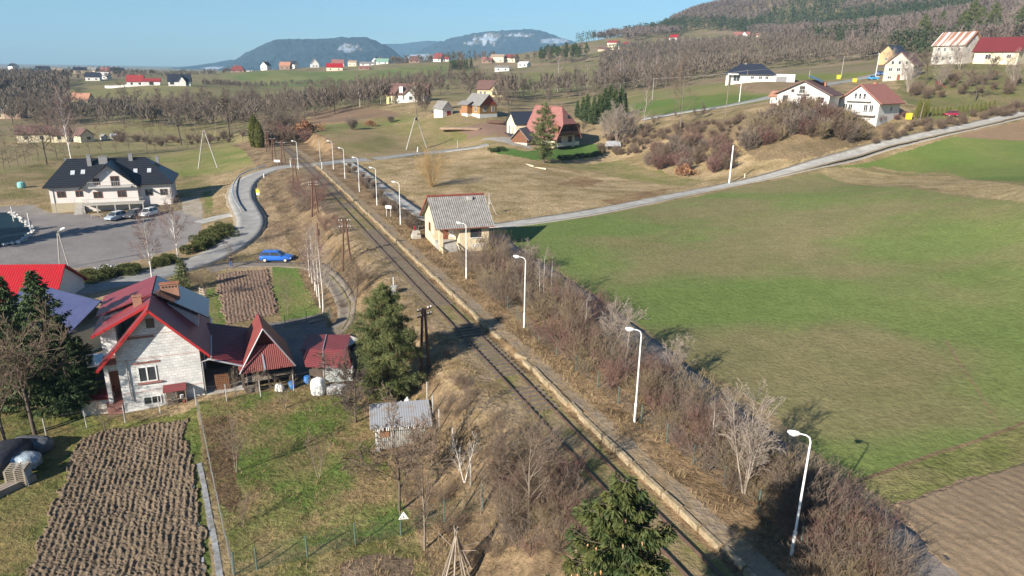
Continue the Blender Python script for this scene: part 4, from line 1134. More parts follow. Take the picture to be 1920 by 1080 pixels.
for k, (u, v) in enumerate([(1050, 300), (1062, 299), (1074, 298), (1086, 296), (1098, 295), (1110, 293), (1122, 291)]):
    put('evergreen', 0, G(u, v), .95, None, 'dark evergreen shrub of the hedge in front of the red roofed chalet', 'shrub', 'evergreen hedge before the chalet')
for (u, v) in [(940, 283), (925, 285)]:
    put('evergreen', 0, G(u, v), .9, None, 'rounded evergreen shrub at the chalet driveway', 'shrub', 'evergreens at the chalet driveway')
for (u, v) in [(1482, 206), (1494, 206), (1507, 207), (1522, 206), (1533, 206)]:
    put('forsythia', 0, G(u, v), .9, None, 'yellow green shrub along the front of the white house with solar panels', 'shrub', 'yellow shrubs before the white house')
tree_at('thuja_tall', 0, 479, 276, 56, 9, 'tall thuja column, left one of the pair beside the rails', cat='thuja')
tree_at('thuja_tall', 0, 488, 277, 46, 9, 'shorter thuja column, right one of the pair beside the rails', cat='thuja', rz=2)
for k, u in enumerate([1720, 1727, 1734]):
    tree_at('thuja_tall', 0, u, 221, 31, 9, 'tall dark thuja in the block of three beside the red car', 'block of three tall thujas', cat='thuja')
for k, (u, v) in enumerate([(1748, 218), (1756, 217), (1764, 217), (1773, 216), (1780, 215), (1796, 215), (1804, 214), (1812, 213), (1821, 212), (1829, 211), (1837, 210), (1845, 208), (1853, 207), (1862, 205)]):
    tree_at('thuja', 0, u, v, 16, 3, 'small thuja in the spaced row behind the red car', 'spaced row of small thujas', cat='thuja')
tree_at('pine_mid', 0, 1020, 305, 104, 12, 'dark green conifer in front of the red roofed chalet')
for k, (u, v, hp) in enumerate([(1082, 222, 32), (1092, 228, 44), (1100, 232, 52), (1112, 234, 50), (1122, 232, 52), (1132, 230, 62), (1142, 228, 64), (1152, 226, 56), (1163, 222, 56), (1170, 218, 42)]):
    tree_at('spruce_mid', k, u, v, hp, 11, 'dark spruce in the clump behind the red roofed chalet', 'spruces behind the chalet')
# trees around the middle distance
BT = 'bare tree in the belt between the restaurant and the stream'
for k, (u, v, hp) in enumerate([(8, 318, 70), (18, 315, 62), (34, 312, 72), (48, 308, 76), (107, 299, 68), (122, 296, 50), (192, 291, 56), (218, 286, 46), (243, 287, 62), (276, 287, 62), (291, 283, 50), (310, 276, 54), (352, 276, 44), (370, 276, 62), (408, 268, 60), (393, 270, 50), (455, 262, 66), (440, 264, 50), (150, 292, 60), (168, 290, 48), (72, 303, 58), (60, 300, 70)]):
    tree_at('slim_mid', k, u, v, hp, 11, BT, 'slim bare trees in the belt beyond the restaurant')
tree_at('broad_mid', 0, 88, 308, 74, 9.5, 'broad dark bare tree left of the silver birch behind the restaurant')
tree_at('birch', 0, 134, 300, 112, 9, 'tall silvery birch rising behind the restaurant roof', rz=1)
tree_at('broad_mid', 1, 340, 272, 78, 9.5, 'broad crowned bare tree behind the right end of the restaurant', rz=2)
tree_at('broad_mid', 2, 431, 262, 84, 9.5, 'broad crowned bare tree left of the thuja pair', rz=1)
tree_at('broad_mid', 0, 560, 232, 48, 9.5, 'broad bare tree above the dark thicket by the rails', rz=1)
tree_at('broad_mid', 1, 548, 262, 52, 9.5, 'dark bare tree standing in the thicket by the rails', rz=4)
tree_at('broad_mid', 2, 520, 250, 52, 9.5, 'bare tree right of the thuja pair', rz=3)
for k, (u, v, hp) in enumerate([(782, 219, 72), (788, 220, 66), (793, 219, 62), (798, 217, 58)]):
    tree_at('wood_mid', k, u, v, hp, 10, 'bare tree of the close group left of the small white barn', 'close group of trees by the white barn')
tree_at('broad_mid', 0, 882, 196, 66, 9.5, 'big spreading bare tree behind the wooden cottage', rz=2)
tree_at('birch_mid', 0, 675, 200, 44, 11, 'pale birch left of the brown roofed cream house')
tree_at('birch_mid', 1, 714, 195, 40, 11, 'slender pale birch next to the brown roofed cream house')
tree_at('broad_mid', 1, 954, 214, 38, 9.5, 'bare tree between the wooden cottage and the black roofed house', rz=1)
tree_at('birch_mid', 0, 1207, 238, 66, 11, 'slim birch in the dry slope below the green field')
tree_at('tall', 0, 1275, 244, 108, 9, 'tall bare tree standing alone at the end of the hill road', rz=2)
for k, (u, v, hp) in enumerate([(1140, 262, 62), (1156, 266, 66), (1168, 262, 58), (1128, 258, 50), (1180, 258, 52)]):
    tree_at('multi', k % 2, u, v, hp, 8, 'pale bushy tree beside the chalet and its spruces', 'pale bushy trees beside the chalet')
for k, (u, v, hp) in enumerate([(1157, 165, 46), (1163, 166, 50), (1168, 165, 46), (1174, 164, 44), (1193, 162, 42), (1204, 162, 46), (1045, 172, 56), (1227, 150, 46), (1100, 170, 40)]):
    tree_at('birch_mid', k, u, v, hp, 11, 'white stemmed birch at the edge of the wood above the green field', 'white stemmed birches at the wood edge')
for k, (u, v, hp, i) in enumerate([(1703, 172, 58, 0), (1735, 158, 60, 2), (1760, 165, 50, 0), (1828, 190, 58, 2), (1900, 165, 60, 0), (1800, 130, 50, 1), (1850, 150, 44, 2), (1905, 70, 66, 0), (1670, 130, 40, 1)]):
    tree_at('multi' if i < 2 else 'broad_mid', i, u, v, hp, 8 if i < 2 else 9.5, 'bare tree among the houses at the upper right', 'bare trees among the upper right houses')
for k, (u, v, hp) in enumerate([(1727, 84, 52), (1815, 76, 68), (1857, 66, 56), (1800, 70, 46), (1908, 74, 58), (1762, 60, 36), (1834, 60, 44)]):
    tree_at('pine_mid', 0, u, v, hp, 12, 'tall dark pine at the wood edge above the old grey house', 'tall pines above the old grey house', rz=k)

# individual bare trees of the belts in the middle distance
def wood_trees(px, n, seed, mind, hs, label, group, kinds=('wood_mid', 'slim_mid', 'wood_mid')):
    rr = random.Random(seed)
    for p in scatter_px(px, n, seed, mind):
        k = rr.choice(kinds); bh = {'wood_mid': 10, 'slim_mid': 11, 'birch_mid': 11, 'broad_mid': 9.5, 'pine_far': 13, 'spruce_mid': 11}[k]
        put(k, rr.randrange(3), p - Vector((0, 0, .2)), rr.uniform(*hs) / bh, None, label, 'tree', group, rng=rr)
wood_trees([(500, 236), (600, 222), (700, 202), (735, 196), (735, 186), (640, 192), (560, 200), (480, 215)], 46, 21, 4, (8, 13), 'bare tree of the grey belt behind the brown ploughed strip', 'grey belt behind the ploughed strip')
wood_trees([(150, 225), (300, 240), (480, 232), (480, 205), (360, 200), (240, 212), (160, 215)], 44, 22, 5, (8, 13), 'bare brown tree along the stream in the valley', 'brown trees along the stream', ('wood_mid', 'broad_mid', 'wood_mid'))
wood_trees([(0, 240), (130, 240), (150, 215), (100, 205), (0, 205)], 24, 23, 5, (8, 12), 'bare brown tree left of the yellow farmhouse in the valley', 'trees left of the yellow farmhouse', ('wood_mid', 'broad_mid'))
wood_trees([(930, 205), (1080, 190), (1210, 178), (1290, 160), (1290, 140), (1150, 150), (1000, 175), (930, 190)], 56, 24, 4.5, (8, 13), 'bare tree of the wood above the green field', 'wood above the green field')
wood_trees([(700, 186), (860, 178), (960, 172), (960, 160), (850, 158), (720, 168)], 34, 25, 5, (7, 12), 'bare tree behind the cream house and the cottages', 'trees behind the cream house')
wood_trees([(1080, 250), (1200, 246), (1330, 225), (1320, 215), (1200, 225), (1100, 235)], 10, 26, 5, (3, 5), 'thin bare tree on the slope below the green field', 'thin trees on the slope')
wood_trees([(1560, 118), (1680, 108), (1700, 90), (1560, 100)], 16, 27, 6, (8, 12), 'bare tree at the foot of the wooded hill', 'trees at the foot of the wooded hill')
wood_trees([(844, 132), (884, 131), (884, 126), (846, 126)], 18, 28, 3, (8, 10), 'dark spruce in the square plantation on the meadow', 'square spruce plantation', ('spruce_mid',))
wood_trees([(1012, 122), (1102, 118), (1100, 106), (1020, 108)], 26, 29, 5, (12, 16), 'tall dark pine of the copse on the ridge', 'pine copse on the ridge', ('pine_far', 'pine_far', 'wood_mid'))

# ---- masses of far wood, as one object each -----------------------------
def low_tree(seed, h, n, w, conifer=False):
    rng = np.random.default_rng(seed)
    if conifer:
        t = .25 + .75 * rng.random(n); a = rng.uniform(0, 6.283, n)
        rr = .2 * h * (1.08 - t) ** .7 * rng.uniform(.4, 1, n)
        P = np.stack([np.cos(a) * rr, np.sin(a) * rr, t * h], -1)
        Dv = np.stack([np.cos(a), np.sin(a), -.1 + 0 * a], -1) + rng.normal(size=(n, 3)) * .4
        L = .12 * h * rng.uniform(.6, 1.2, n)
    else:
        t = .35 + .45 * rng.random(n); a = rng.uniform(0, 6.283, n)
        rr = .16 * h * rng.random(n) ** .5
        P = np.stack([np.cos(a) * rr, np.sin(a) * rr, t * h], -1)
        Dv = np.stack([np.cos(a) * .55, np.sin(a) * .55, 1 + 0 * a], -1) + rng.normal(size=(n, 3)) * .3
        L = .28 * h * rng.uniform(.5, 1.15, n)
    D_ = Dv / np.linalg.norm(Dv, axis=1)[:, None]
    r = rng.normal(size=(n, 3)); s = np.cross(D_, r); s /= np.linalg.norm(s, axis=1)[:, None]
    V = np.stack([P - s * w / 2, P + s * w / 2, P + D_ * L[:, None]], 1).reshape(-1, 3)
    tk = np.array([[-w * .4, 0, -1], [w * .4, 0, -1], [0, 0, h * .8], [0, -w * .4, -1], [0, w * .4, -1], [0, 0, h * .8]])
    return np.concatenate([V, tk])

def mass(name, P, hs, seed, n, w, m, conifer=False):
    rng = np.random.default_rng(seed)
    var = [low_tree(seed * 10 + k, 1.0, n, w, conifer) for k in range(6)]
    out = []
    for x, y, z in P:
        v = var[rng.integers(6)]; a = rng.uniform(0, 6.283); s = rng.uniform(*hs)
        c, s_ = math.cos(a), math.sin(a)
        q = v * s
        out.append(np.stack([q[:, 0] * c - q[:, 1] * s_ + x, q[:, 0] * s_ + q[:, 1] * c + y, q[:, 2] + z], -1))
    V = np.concatenate(out)
    return tag(np_mesh(name, V, np.arange(len(V)).reshape(-1, 3), m), kind='stuff')

def mass_px(name, px, dens, hs, seed, n, w, m, conifer=False, holes=(), clump=None, rmax=1500):
    P = wpoly(px); lo = P.min(0); hi = P.max(0)
    rng = np.random.default_rng(seed)
    N = int((hi - lo).prod() * dens)
    q = lo + (hi - lo) * rng.random((min(N, 400000), 2))
    q = q[inside(P, q[:, 0], q[:, 1])]
    q = q[np.hypot(q[:, 0], q[:, 1]) < rmax]
    for hp in holes:
        q = q[~inside(wpoly(hp), q[:, 0], q[:, 1])]
    if clump is not None:
        f = fbm(q[:, 0] / clump[0], q[:, 1] / clump[0], clump[3] if len(clump) > 3 else seed, 3); q = q[(f > clump[1]) == clump[2]]
    if not len(q): return
    z = height(q[:, 0], q[:, 1])
    return mass(name, np.column_stack([q, z - .3]), hs, seed, n, w, m, conifer)

M_far1 = mat('far_bare_wood', (.118, .092, .08), (.165, .13, .112), .02, .95)
M_far2 = mat('far_pine_wood', (.038, .052, .027), (.058, .075, .036), .02, .95)
M_far3 = mat('hedge_wood', (.15, .12, .095), (.12, .096, .074), .03, .95)
# world outline of the wooded hill
HILL = [(1075, 92), (1130, 80), (1190, 88), (1250, 84), (1300, 74), (1400, 76), (1470, 92), (1560, 96), (1620, 88), (1700, 78), (1760, 78), (1920, 66), (2100, 60)]
hw = [tuple(D(u, v, s)[:2]) for (u, v), s in zip(HILL, [1.5, 1.35, 1.55, 1.5, 1.35, 1.5, 2.1, 2.6, 3.0, 3.7, 4.0, 4.2, 4.2])]
hw += [(1100, 420), (1500, 700), (1500, 1500), (500, 1450), (200, 1300)]
hw = np.array(hw)
def mass_w(name, dens, hs, seed, n, w, m, conifer, clump, ex=()):
    lo = hw.min(0); hi = hw.max(0); rng = np.random.default_rng(seed)
    q = lo + (hi - lo) * rng.random((int((hi - lo).prod() * dens), 2))
    q = q[inside(hw, q[:, 0], q[:, 1])]
    q = q[(np.hypot(q[:, 0], q[:, 1]) < 1480) & (np.arctan2(q[:, 0], q[:, 1]) < .9)]
    f = fbm(q[:, 0] / clump[0], q[:, 1] / clump[0], 61, 4)
    q = q[(f > clump[1]) if clump[2] else (f <= clump[1])]
    for c in ex:
        q = q[np.hypot(q[:, 0] - c[0], q[:, 1] - c[1]) > c[2]]
    z = height(q[:, 0], q[:, 1])
    return mass(name, np.column_stack([q, z - .3]), hs, seed, n, w, m, conifer)
EX = [(*D(1265, 78, 1.55)[:2], 22), (*D(1160, 92, 1.75)[:2], 40), (*D(1390, 71, 1.8)[:2], 30), (*D(1460, 66, 1.8)[:2], 16)]
mass_w('wooded_hill', .021, (9, 14), 31, 30, .07, M_far1, False, (160, .52, False), EX)
mass_w('pine_wood', .020, (11, 16), 32, 34, .085, M_far2, True, (160, .50, True), EX)
mass_px('valley_wood', [(-60, 200), (130, 200), (130, 150), (60, 145), (-60, 150)], .026, (8, 12), 33, 50, .05, M_far3)
mass_px('hillside_wood', [(930, 190), (1090, 178), (1210, 172), (1340, 146), (1470, 128), (1660, 112), (1700, 92), (1560, 84), (1480, 84), (1300, 82), (1200, 90), (1130, 104), (1125, 128), (1000, 150), (940, 165)], .021, (7, 12), 34, 46, .05, M_far3, rmax=900, holes=[[(900, 140), (1060, 128), (1130, 125), (1110, 165), (980, 178), (900, 170)]])
mass_px('hedgerow_wood', [(380, 160), (560, 163), (720, 160), (720, 157), (560, 159), (380, 156)], .03, (3, 6), 35, 44, .05, M_far3)
mass_px('meadow_wood', [(0, 238), (130, 240), (300, 244), (470, 246), (520, 230), (700, 204), (735, 198), (740, 184), (640, 186), (480, 204), (330, 214), (220, 212), (120, 208), (0, 210)], .02, (7, 11), 36, 60, .035, M_far3)
mass_px('village_wood', [(-80, 152), (230, 150), (290, 148), (430, 140), (430, 136), (230, 138), (-80, 136)], .005, (4, 8), 37, 46, .06, M_far3)
mass_px('village_conifers', [(-80, 148), (230, 146), (230, 138), (-80, 136)], .003, (6, 10), 38, 46, .08, M_far2, True)
mass_px('cottage_wood', [(700, 190), (870, 182), (960, 176), (1000, 162), (900, 152), (760, 160), (700, 172)], .008, (6, 10), 44, 46, .045, M_far3)
mass_px('ridge_wood', [(700, 122), (960, 119), (1030, 117), (1030, 108), (880, 112), (700, 118)], .006, (7, 11), 39, 46, .06, M_far3)
mass_px('ridge_conifers', [(700, 121), (900, 118), (900, 113), (700, 118)], .0015, (7, 11), 40, 46, .08, M_far2, True)

# ------------------------------------------------------------------ buildings
W_WHITE = mat('white_render', (.70, .68, .64), (.62, .60, .56), .6, .85, .004, 20)
W_CREAM = mat('cream_render', (.70, .62, .44), (.62, .54, .38), .6, .85, .004, 20)
W_PINKW = mat('pale_pink_render', (.66, .61, .57), (.60, .55, .52), .5, .85)
W_YEL = mat('yellow_render', (.60, .50, .30), (.54, .44, .26), .5, .85)
W_GREY = mat('weathered_grey_wall', (.50, .47, .42), (.34, .31, .27), .8, .9)
W_TAN = mat('tan_render', (.52, .42, .30), (.45, .36, .26), .5, .9)
W_ORANGE = mat('orange_wall', (.56, .38, .20), (.5, .32, .17), .6, .9)
W_BRICK = brick_mat('brown_brick', (.36, .16, .10), (.28, .12, .08), (.3, .25, .2), .25, .08)
W_WOOD = mat('brown_boards', (.22, .10, .05), (.15, .07, .04), 2, .8, wave=('Z', .18, .35, .01))
W_WOODY = mat('ochre_boards', (.34, .20, .075), (.27, .155, .06), 2, .8, wave=('Z', .18, .3, .01))
R_BLACK = mat('black_tile_roof', (.028, .030, .038), (.02, .022, .028), 3, .45, wave=('Z', .34, .5, .03), spec=.4)
R_SLATE = mat('dark_slate_roof', (.035, .042, .06), (.028, .03, .045), 2, .45, wave=('Z', .4, .3, .02), spec=.4)
R_RED = mat('bright_red_roof', (.38, .012, .018), (.33, .012, .016), 1, .45, wave=('X', .28, .18, .02), spec=.35)
R_REDF = mat('red_tile_roof', (.30, .04, .04), (.26, .04, .04), .6, .6)
R_MAROON = mat('maroon_sheet_roof', (.17, .030, .035), (.14, .028, .03), 1, .5, wave=('Y', .35, .3, .02))
R_SALMON = mat('salmon_tile_roof', (.34, .15, .115), (.29, .125, .095), 1, .7, wave=('Y', .35, .18, .01))
R_ROSE = mat('rose_sheet_roof', (.21, .05, .052), (.17, .042, .045), .8, .5, wave=('Y', .22, .3, .02), spec=.35)
R_BROWN = mat('brown_tile_roof', (.17, .095, .08), (.13, .075, .065), 1, .7, wave=('Y', .35, .2, .01))
R_BROWNRED = mat('faded_red_roof', (.30, .13, .115), (.25, .105, .09), 1, .7, wave=('Y', .4, .18, .01))
R_ORANGE = mat('orange_tile_roof', (.40, .20, .13), (.34, .17, .11), 1, .8)
R_GREY = mat('grey_fibre_roof', (.25, .24, .23), (.19, .18, .17), 1, .9, wave=('Y', .4, .25, .01))
R_GREEN = mat('green_roof', (.20, .33, .25), (.17, .3, .22), 1, .7)
R_RUSTSTRIPE = mat('patched_tin_roof', (.55, .50, .47), (.28, .14, .09), 1.0, .6, stretch=(.02, .5, .02), lo=.49, hi=.51)
M_glass = mat('dark_window_glass', (.03, .035, .04), (.05, .055, .06), 1, .12, spec=.6)
M_frame = mat('white_window_frame', (.78, .77, .74), None, 1, .6)
M_frameb = mat('brown_window_frame', (.20, .07, .035), None, 1, .6)
M_chim = brick_mat('chimney_brick', (.42, .13, .06), (.34, .10, .05), (.4, .33, .26), .25, .08, .012)
M_chimg = mat('grey_chimney', (.24, .235, .24), (.2, .2, .2), 2, .8)
M_rail2 = mat('pale_balcony_rail', (.5, .49, .47), None, 1, .6)
M_conc = mat('grey_concrete', (.42, .40, .36), (.32, .30, .27), 1.2, .9, .01, 15)
M_white = mat('white_paint', (.80, .80, .78), (.74, .74, .72), 1, .6)

def roof_z(x, w, eave, ridge):
    return ridge - (ridge - eave) * abs(x) / (w / 2)

def add_window(root, side, a, z, ww, wh, w, l, frame, kind='window', y0=None, depth=.05):
    """side S/N (gable ends, -y/+y) or W/E (long sides)"""
    fr = MB(); pn = MB()
    t = .07 if ww < 2 else .09
    def bx(m, a0, a1, z0, z1, d0, d1):
        if side == 'S': yy = -l / 2 if y0 is None else y0; m.box(a + a0, a + a1, yy - d1, yy - d0, z + z0, z + z1)
        elif side == 'N': m.box(a + a0, a + a1, l / 2 + d0, l / 2 + d1, z + z0, z + z1)
        elif side == 'W': m.box(-w / 2 - d1, -w / 2 - d0, a + a0, a + a1, z + z0, z + z1)
        else: m.box(w / 2 + d0, w / 2 + d1, a + a0, a + a1, z + z0, z + z1)
    h = ww / 2
    bx(fr, -h, h, 0, t, -.02, depth); bx(fr, -h, h, wh - t, wh, -.02, depth)
    bx(fr, -h, -h + t, t, wh - t, -.02, depth); bx(fr, h - t, h, t, wh - t, -.02, depth)
    if ww > .9 and kind == 'window': bx(fr, -t / 2, t / 2, t, wh - t, -.02, depth)
    o = fr.build(kind, frame, root)
    bx(pn, -h + t, h - t, t, wh - t, -.02, .015)
    pn.build('pane', M_glass, o)
    return o

def house(name, label, cat, u, v, s, w, l, eave, ridge, turn, wm, rm, over=.6, wins=(), chims=(), hip=0, frame=None, group=None, doors=(), at=None, rz=None, back=None, thick=.22, chm=None, cross=None, plinth=None, tiny=False, dig=1.5):
    frame = frame or M_frame
    phi = math.degrees(math.atan2(u - 960, F_PX))
    rz = math.radians(-phi + turn) if rz is None else rz
    p = D(u, v, s) if at is None else Vector(at)
    if at is None:
        ext = (abs(math.sin(math.radians(turn))) * w + abs(math.cos(math.radians(turn))) * l) / 2 if back is None else back
        d = Vector((p.x, p.y, 0)).normalized()
        p = Vector((p.x + d.x * ext, p.y + d.y * ext, p.z))
    root = thing(name, label, cat, p, rz, group)
    hw_, hl = w / 2, l / 2
    m = MB()
    if hip:
        m.box(-hw_, hw_, -hl, hl, -dig, eave)
    else:
        m.prism([(-hw_, -dig), (hw_, -dig), (hw_, eave), (0, ridge - .05), (-hw_, eave)], -hl, hl)
    if cross:
        cy, cw, cp, cr = cross[:4]; sd = cross[4] if len(cross) > 4 else -1     # cross gable on side sd (x sign), centre cy, width cw, projection cp, ridge height cr
        X0 = sd * (hw_ + cp)
        vs = [(X0, cy - cw / 2, -dig), (X0, cy + cw / 2, -dig), (X0, cy + cw / 2, eave), (X0, cy, cr - .05), (X0, cy - cw / 2, eave)]
        vs2 = [(0, y_, z_) for _, y_, z_ in vs]
        m.add(vs + vs2, [(0, 1, 2, 3, 4), (9, 8, 7, 6, 5)] + [(i, i + 5, (i + 1) % 5 + 5, (i + 1) % 5) for i in range(5)])
    m.build('wall', wm, root)
    if plinth:
        q = MB(); q.box(-hw_ - .03, hw_ + .03, -hl - .03, hl + .03, -dig - .1, plinth[0]); q.build('plinth', plinth[1], root)
    r = MB()
    k = (ridge - eave) / hw_
    ez = eave - k * over
    ro = hl + over
    if hip:
        rl = max(.2, hl - hip)
        top = [(0, -rl, ridge + thick), (0, rl, ridge + thick)]
        c = [(-hw_ - over, -ro, ez + thick), (hw_ + over, -ro, ez + thick), (hw_ + over, ro, ez + thick), (-hw_ - over, ro, ez + thick)]
        b = [(x, y, z - thick) for x, y, z in c]
        r.add(c + top + b, [(0, 1, 4), (1, 2, 5, 4), (2, 3, 5), (3, 0, 4, 5), (6, 9, 8, 7), (0, 6, 7, 1), (1, 7, 8, 2), (2, 8, 9, 3), (3, 9, 6, 0)])
    else:
        for sg in (-1, 1):
            r.slab([(0, -ro, ridge + thick), (sg * (hw_ + over), -ro, ez + thick), (sg * (hw_ + over), ro, ez + thick), (0, ro, ridge + thick)], thick)
    if cross:
        kk = (cr - eave) / (cw / 2); oz = cr - kk * (cw / 2 + over * .7)
        for sg in (-1, 1):
            r.slab([(sd * (hw_ + cp + over), cy, cr + thick + .02), (sd * (hw_ + cp + over), cy + sg * (cw / 2 + over * .7), oz + thick + .02), (0, cy + sg * (cw / 2 + over * .7), oz + thick + .02), (0, cy, cr + thick + .02)], thick)
    ro_ = r.build('roof', rm, root)
    for (cx, cy_, cw_, cd, ch) in chims:
        zz = roof_z(cx, w, eave, ridge)
        c = MB(); c.box(cx - cw_ / 2, cx + cw_ / 2, cy_ - cd / 2, cy_ + cd / 2, zz - .3, ridge + ch)
        c.box(cx - cw_ / 2 - .06, cx + cw_ / 2 + .06, cy_ - cd / 2 - .06, cy_ + cd / 2 + .06, ridge + ch, ridge + ch + .1)
        c.build('chimney', chm or M_chim, ro_)
    for wd in wins:
        if tiny:
            q = MB(); side, a, z, ww, wh = wd[:5]
            if side == 'S': q.box(a - ww / 2, a + ww / 2, -hl - .05, -hl + .05, z, z + wh)
            elif side == 'W': q.box(-hw_ - .05, -hw_ + .05, a - ww / 2, a + ww / 2, z, z + wh)
            else: q.box(hw_ - .05, hw_ + .05, a - ww / 2, a + ww / 2, z, z + wh)
            q.build('window', M_glass, root)
        else:
            add_window(root, *wd[:5], w, l, frame)
    for (side, a, ww, wh, dm) in doors:
        q = MB()
        if side == 'S': q.box(a - ww / 2, a + ww / 2, -hl - .04, -hl + .05, 0, wh)
        elif side == 'W': q.box(-hw_ - .04, -hw_ + .05, a - ww / 2, a + ww / 2, 0, wh)
        else: q.box(hw_ - .05, hw_ + .04, a - ww / 2, a + ww / 2, 0, wh)
        q.build('door', dm, root)
    return root

def part(root, name, m, fn, **k):
    q = MB(); fn(q); return q.build(name, m, root, **k)

def balcony(root, x0, x1, y0, y1, z, m=None, rail=1.0):
    def f(q):
        q.box(x0, x1, y0, y1, z - .18, z)
        q.box(x0, x1, y0, y0 + .05, z + rail - .06, z + rail)
        q.box(x0, x1, y0, y0 + .04, z + .1, z + .15)
        n = max(2, int((x1 - x0) / .35))
        for i in range(n + 1):
            x = x0 + (x1 - x0 - .04) * i / n; q.box(x, x + .04, y0 + .005, y0 + .035, z, z + rail)
        for x in (x0, x1 - .04):
            q.box(x, x + .04, y0, y1, z + rail - .06, z + rail - .01)
    return part(root, 'balcony', m or M_rail2, f)

# ---- station building ---------------------------------------------------
ST = thing('station_building', 'small cream station building with grey corrugated roof and graffiti beside the platform', 'building', (-9.1, 85.1, .3), math.radians(20))
M_stw = mat('cream_station_render', (.66, .56, .38), (.55, .45, .30), 1.2, .9, .006, 15)
M_stroof = mat('corrugated_asbestos_roof', (.33, .31, .29), (.21, .195, .18), 1.6, .9, .004, wave=('X', .28, .4, .04))
M_stred = mat('red_ridge_tiles', (.30, .075, .05), (.20, .055, .04), 4, .8)
M_graf = mat('black_spray_paint', (.06, .055, .05), None, 3, .7)
# local: x along the ridge, y away from the camera; the front wall is y=0
def gpoly(q, x0, x1):                     # solid with gable profile in y
    vs = [(x0, 0, -.6), (x0, 8, -.6), (x0, 8, 3.15), (x0, 3.9, 6.05), (x0, 0, 3.15)]
    vs2 = [(x1, y, z) for _, y, z in vs]
    q.add(vs + vs2, [(0, 1, 2, 3, 4), (9, 8, 7, 6, 5)] + [(i, i + 5, (i + 1) % 5 + 5, (i + 1) % 5) for i in range(5)])
# body with the porch cut out of its front left corner
def body(q):
    gpoly(q, 2.35, 6.35)
    q.box(-.35, 2.35, 2.6, 8, -.6, 3.15)
    vs = [(-.35, 0, 3.15), (-.35, 8, 3.15), (-.35, 3.9, 6.05)]; vs2 = [(2.35, y, z) for _, y, z in vs]
    q.add(vs + vs2, [(0, 1, 2), (5, 4, 3), (0, 3, 4, 1), (1, 4, 5, 2), (2, 5, 3, 0)])
    q.box(-.35, 2.35, 0, 2.6, 2.75, 3.15)
part(ST, 'wall', M_stw, body)
part(ST, 'porch_floor', M_conc, lambda q: (q.box(-.35, 2.34, -.05, 2.59, -.6, .85), q.box(.55, 1.9, -.4, -.06, -.6, .6), q.box(.55, 1.9, -.75, -.41, -.6, .35), q.box(.55, 1.9, -1.1, -.76, -.6, .1)))
part(ST, 'porch_column', M_stw, lambda q: q.box(-.35, .15, -.15, .35, -.6, 2.74))
part(ST, 'stair_rail', M_stw, lambda q: (q.box(-.35, -.2, -1.4, -.16, .5, .65), q.box(-.35, -.2, -1.5, -1.35, -.4, .64), q.slab([(1.95, -.1, 1.0), (1.95, -1.3, .3), (2.05, -1.3, .3), (2.05, -.1, 1.0)], .12)))
def stroof(q):
    q.slab([(-.95, 3.9, 6.4), (-.95, -.75, 3.0), (6.9, -.75, 3.0), (6.9, 3.9, 6.4)], .1)
    q.slab([(-.95, 3.9, 6.4), (6.9, 3.9, 6.4), (6.9, 8.8, 2.9), (-.95, 8.8, 2.9)], .1)
rf = part(ST, 'roof', M_stroof, stroof)
part(rf, 'ridge_cap', M_stred, lambda q: [q.box(-.95 + i * .41, -.95 + i * .41 + .39, 3.72, 4.1, 6.36 + .03 * (i % 3 == 0), 6.52 + .05 * ((i * 7) % 5 == 0)) for i in range(19)])
part(rf, 'barge_board', M_stred, lambda q: (q.slab([(-.98, 8.85, 2.9), (-.98, 3.9, 6.42), (-.9, 3.9, 6.42), (-.9, 8.85, 2.9)], .16), q.slab([(-.955, -.78, 2.99), (6.9, -.78, 2.99), (6.9, -.72, 2.98), (-.955, -.72, 2.98)], .08)))
part(rf, 'vent', M_conc, lambda q: q.box(4.3, 5.0, 3.0, 3.35, 5.8, 6.3))
for (x, y0, ww, z, wh, mm) in ((4.55, 0, 1.5, 1.5, 1.1, M_glass),):
    q = MB(); q.box(x - ww / 2, x + ww / 2, -.02, .05, z, z + wh); pn = q.build('window_opening', M_glass, ST)
    q = MB(); q.box(x - ww / 2 - .05, x + ww / 2 + .05, -.12, .02, z - .1, z - .01); q.build('sill', M_white, pn)
part(ST, 'window', M_frameb, lambda q: (q.box(-.39, -.34, 4.6, 5.7, 1.5, 1.58), q.box(-.39, -.34, 4.6, 5.7, 2.62, 2.7), q.box(-.39, -.34, 4.6, 4.68, 1.5, 2.7), q.box(-.39, -.34, 5.62, 5.7, 1.5, 2.7), q.box(-.385, -.345, 5.1, 5.18, 1.5, 2.7)))
part(ST, 'pane', M_glass, lambda q: q.box(-.37, -.34, 4.68, 5.62, 1.58, 2.62))
part(ST, 'door', M_frameb, lambda q: q.box(.55, 1.45, 2.55, 2.6, .87, 2.7))
part(ST, 'notice_board', M_white, lambda q: q.box(1.65, 2.3, 2.53, 2.6, 1.1, 2.4))
def graffiti(q, pts, r=.022):
    q.tube([(x, -.02, z) for x, z in pts], r, 4)
def gr(q):
    rr = random.Random(4)
    for k, (cx, cz, sx, sz) in enumerate([(4.9, .95, .28, .2), (5.45, 1.0, .2, .22), (5.85, 1.0, .18, .22)]):
        graffiti(q, [(cx + math.cos(t * .5) * sx, cz + math.sin(t * .5) * sz) for t in range(0, 14)])
    graffiti(q, [(4.6, .8), (4.8, 1.25), (5.0, .8), (5.2, 1.2), (5.35, .75)])
    graffiti(q, [(5.6, .78), (5.7, 1.25), (5.62, 1.0), (5.8, 1.2)])
part(ST, 'graffiti', M_graf, gr)
part(ST, 'graffiti', mat('pale_blue_spray', (.55, .57, .58), (.45, .47, .5), 4, .8), lambda q: [q.tube([(4.3 + .36 * i + .2 * math.cos(t), -.02, .38 + .24 * math.sin(t)) for t in (0, 1, 2, 3, 4, 5, 6.2)], .05, 4) for i in range(6)])
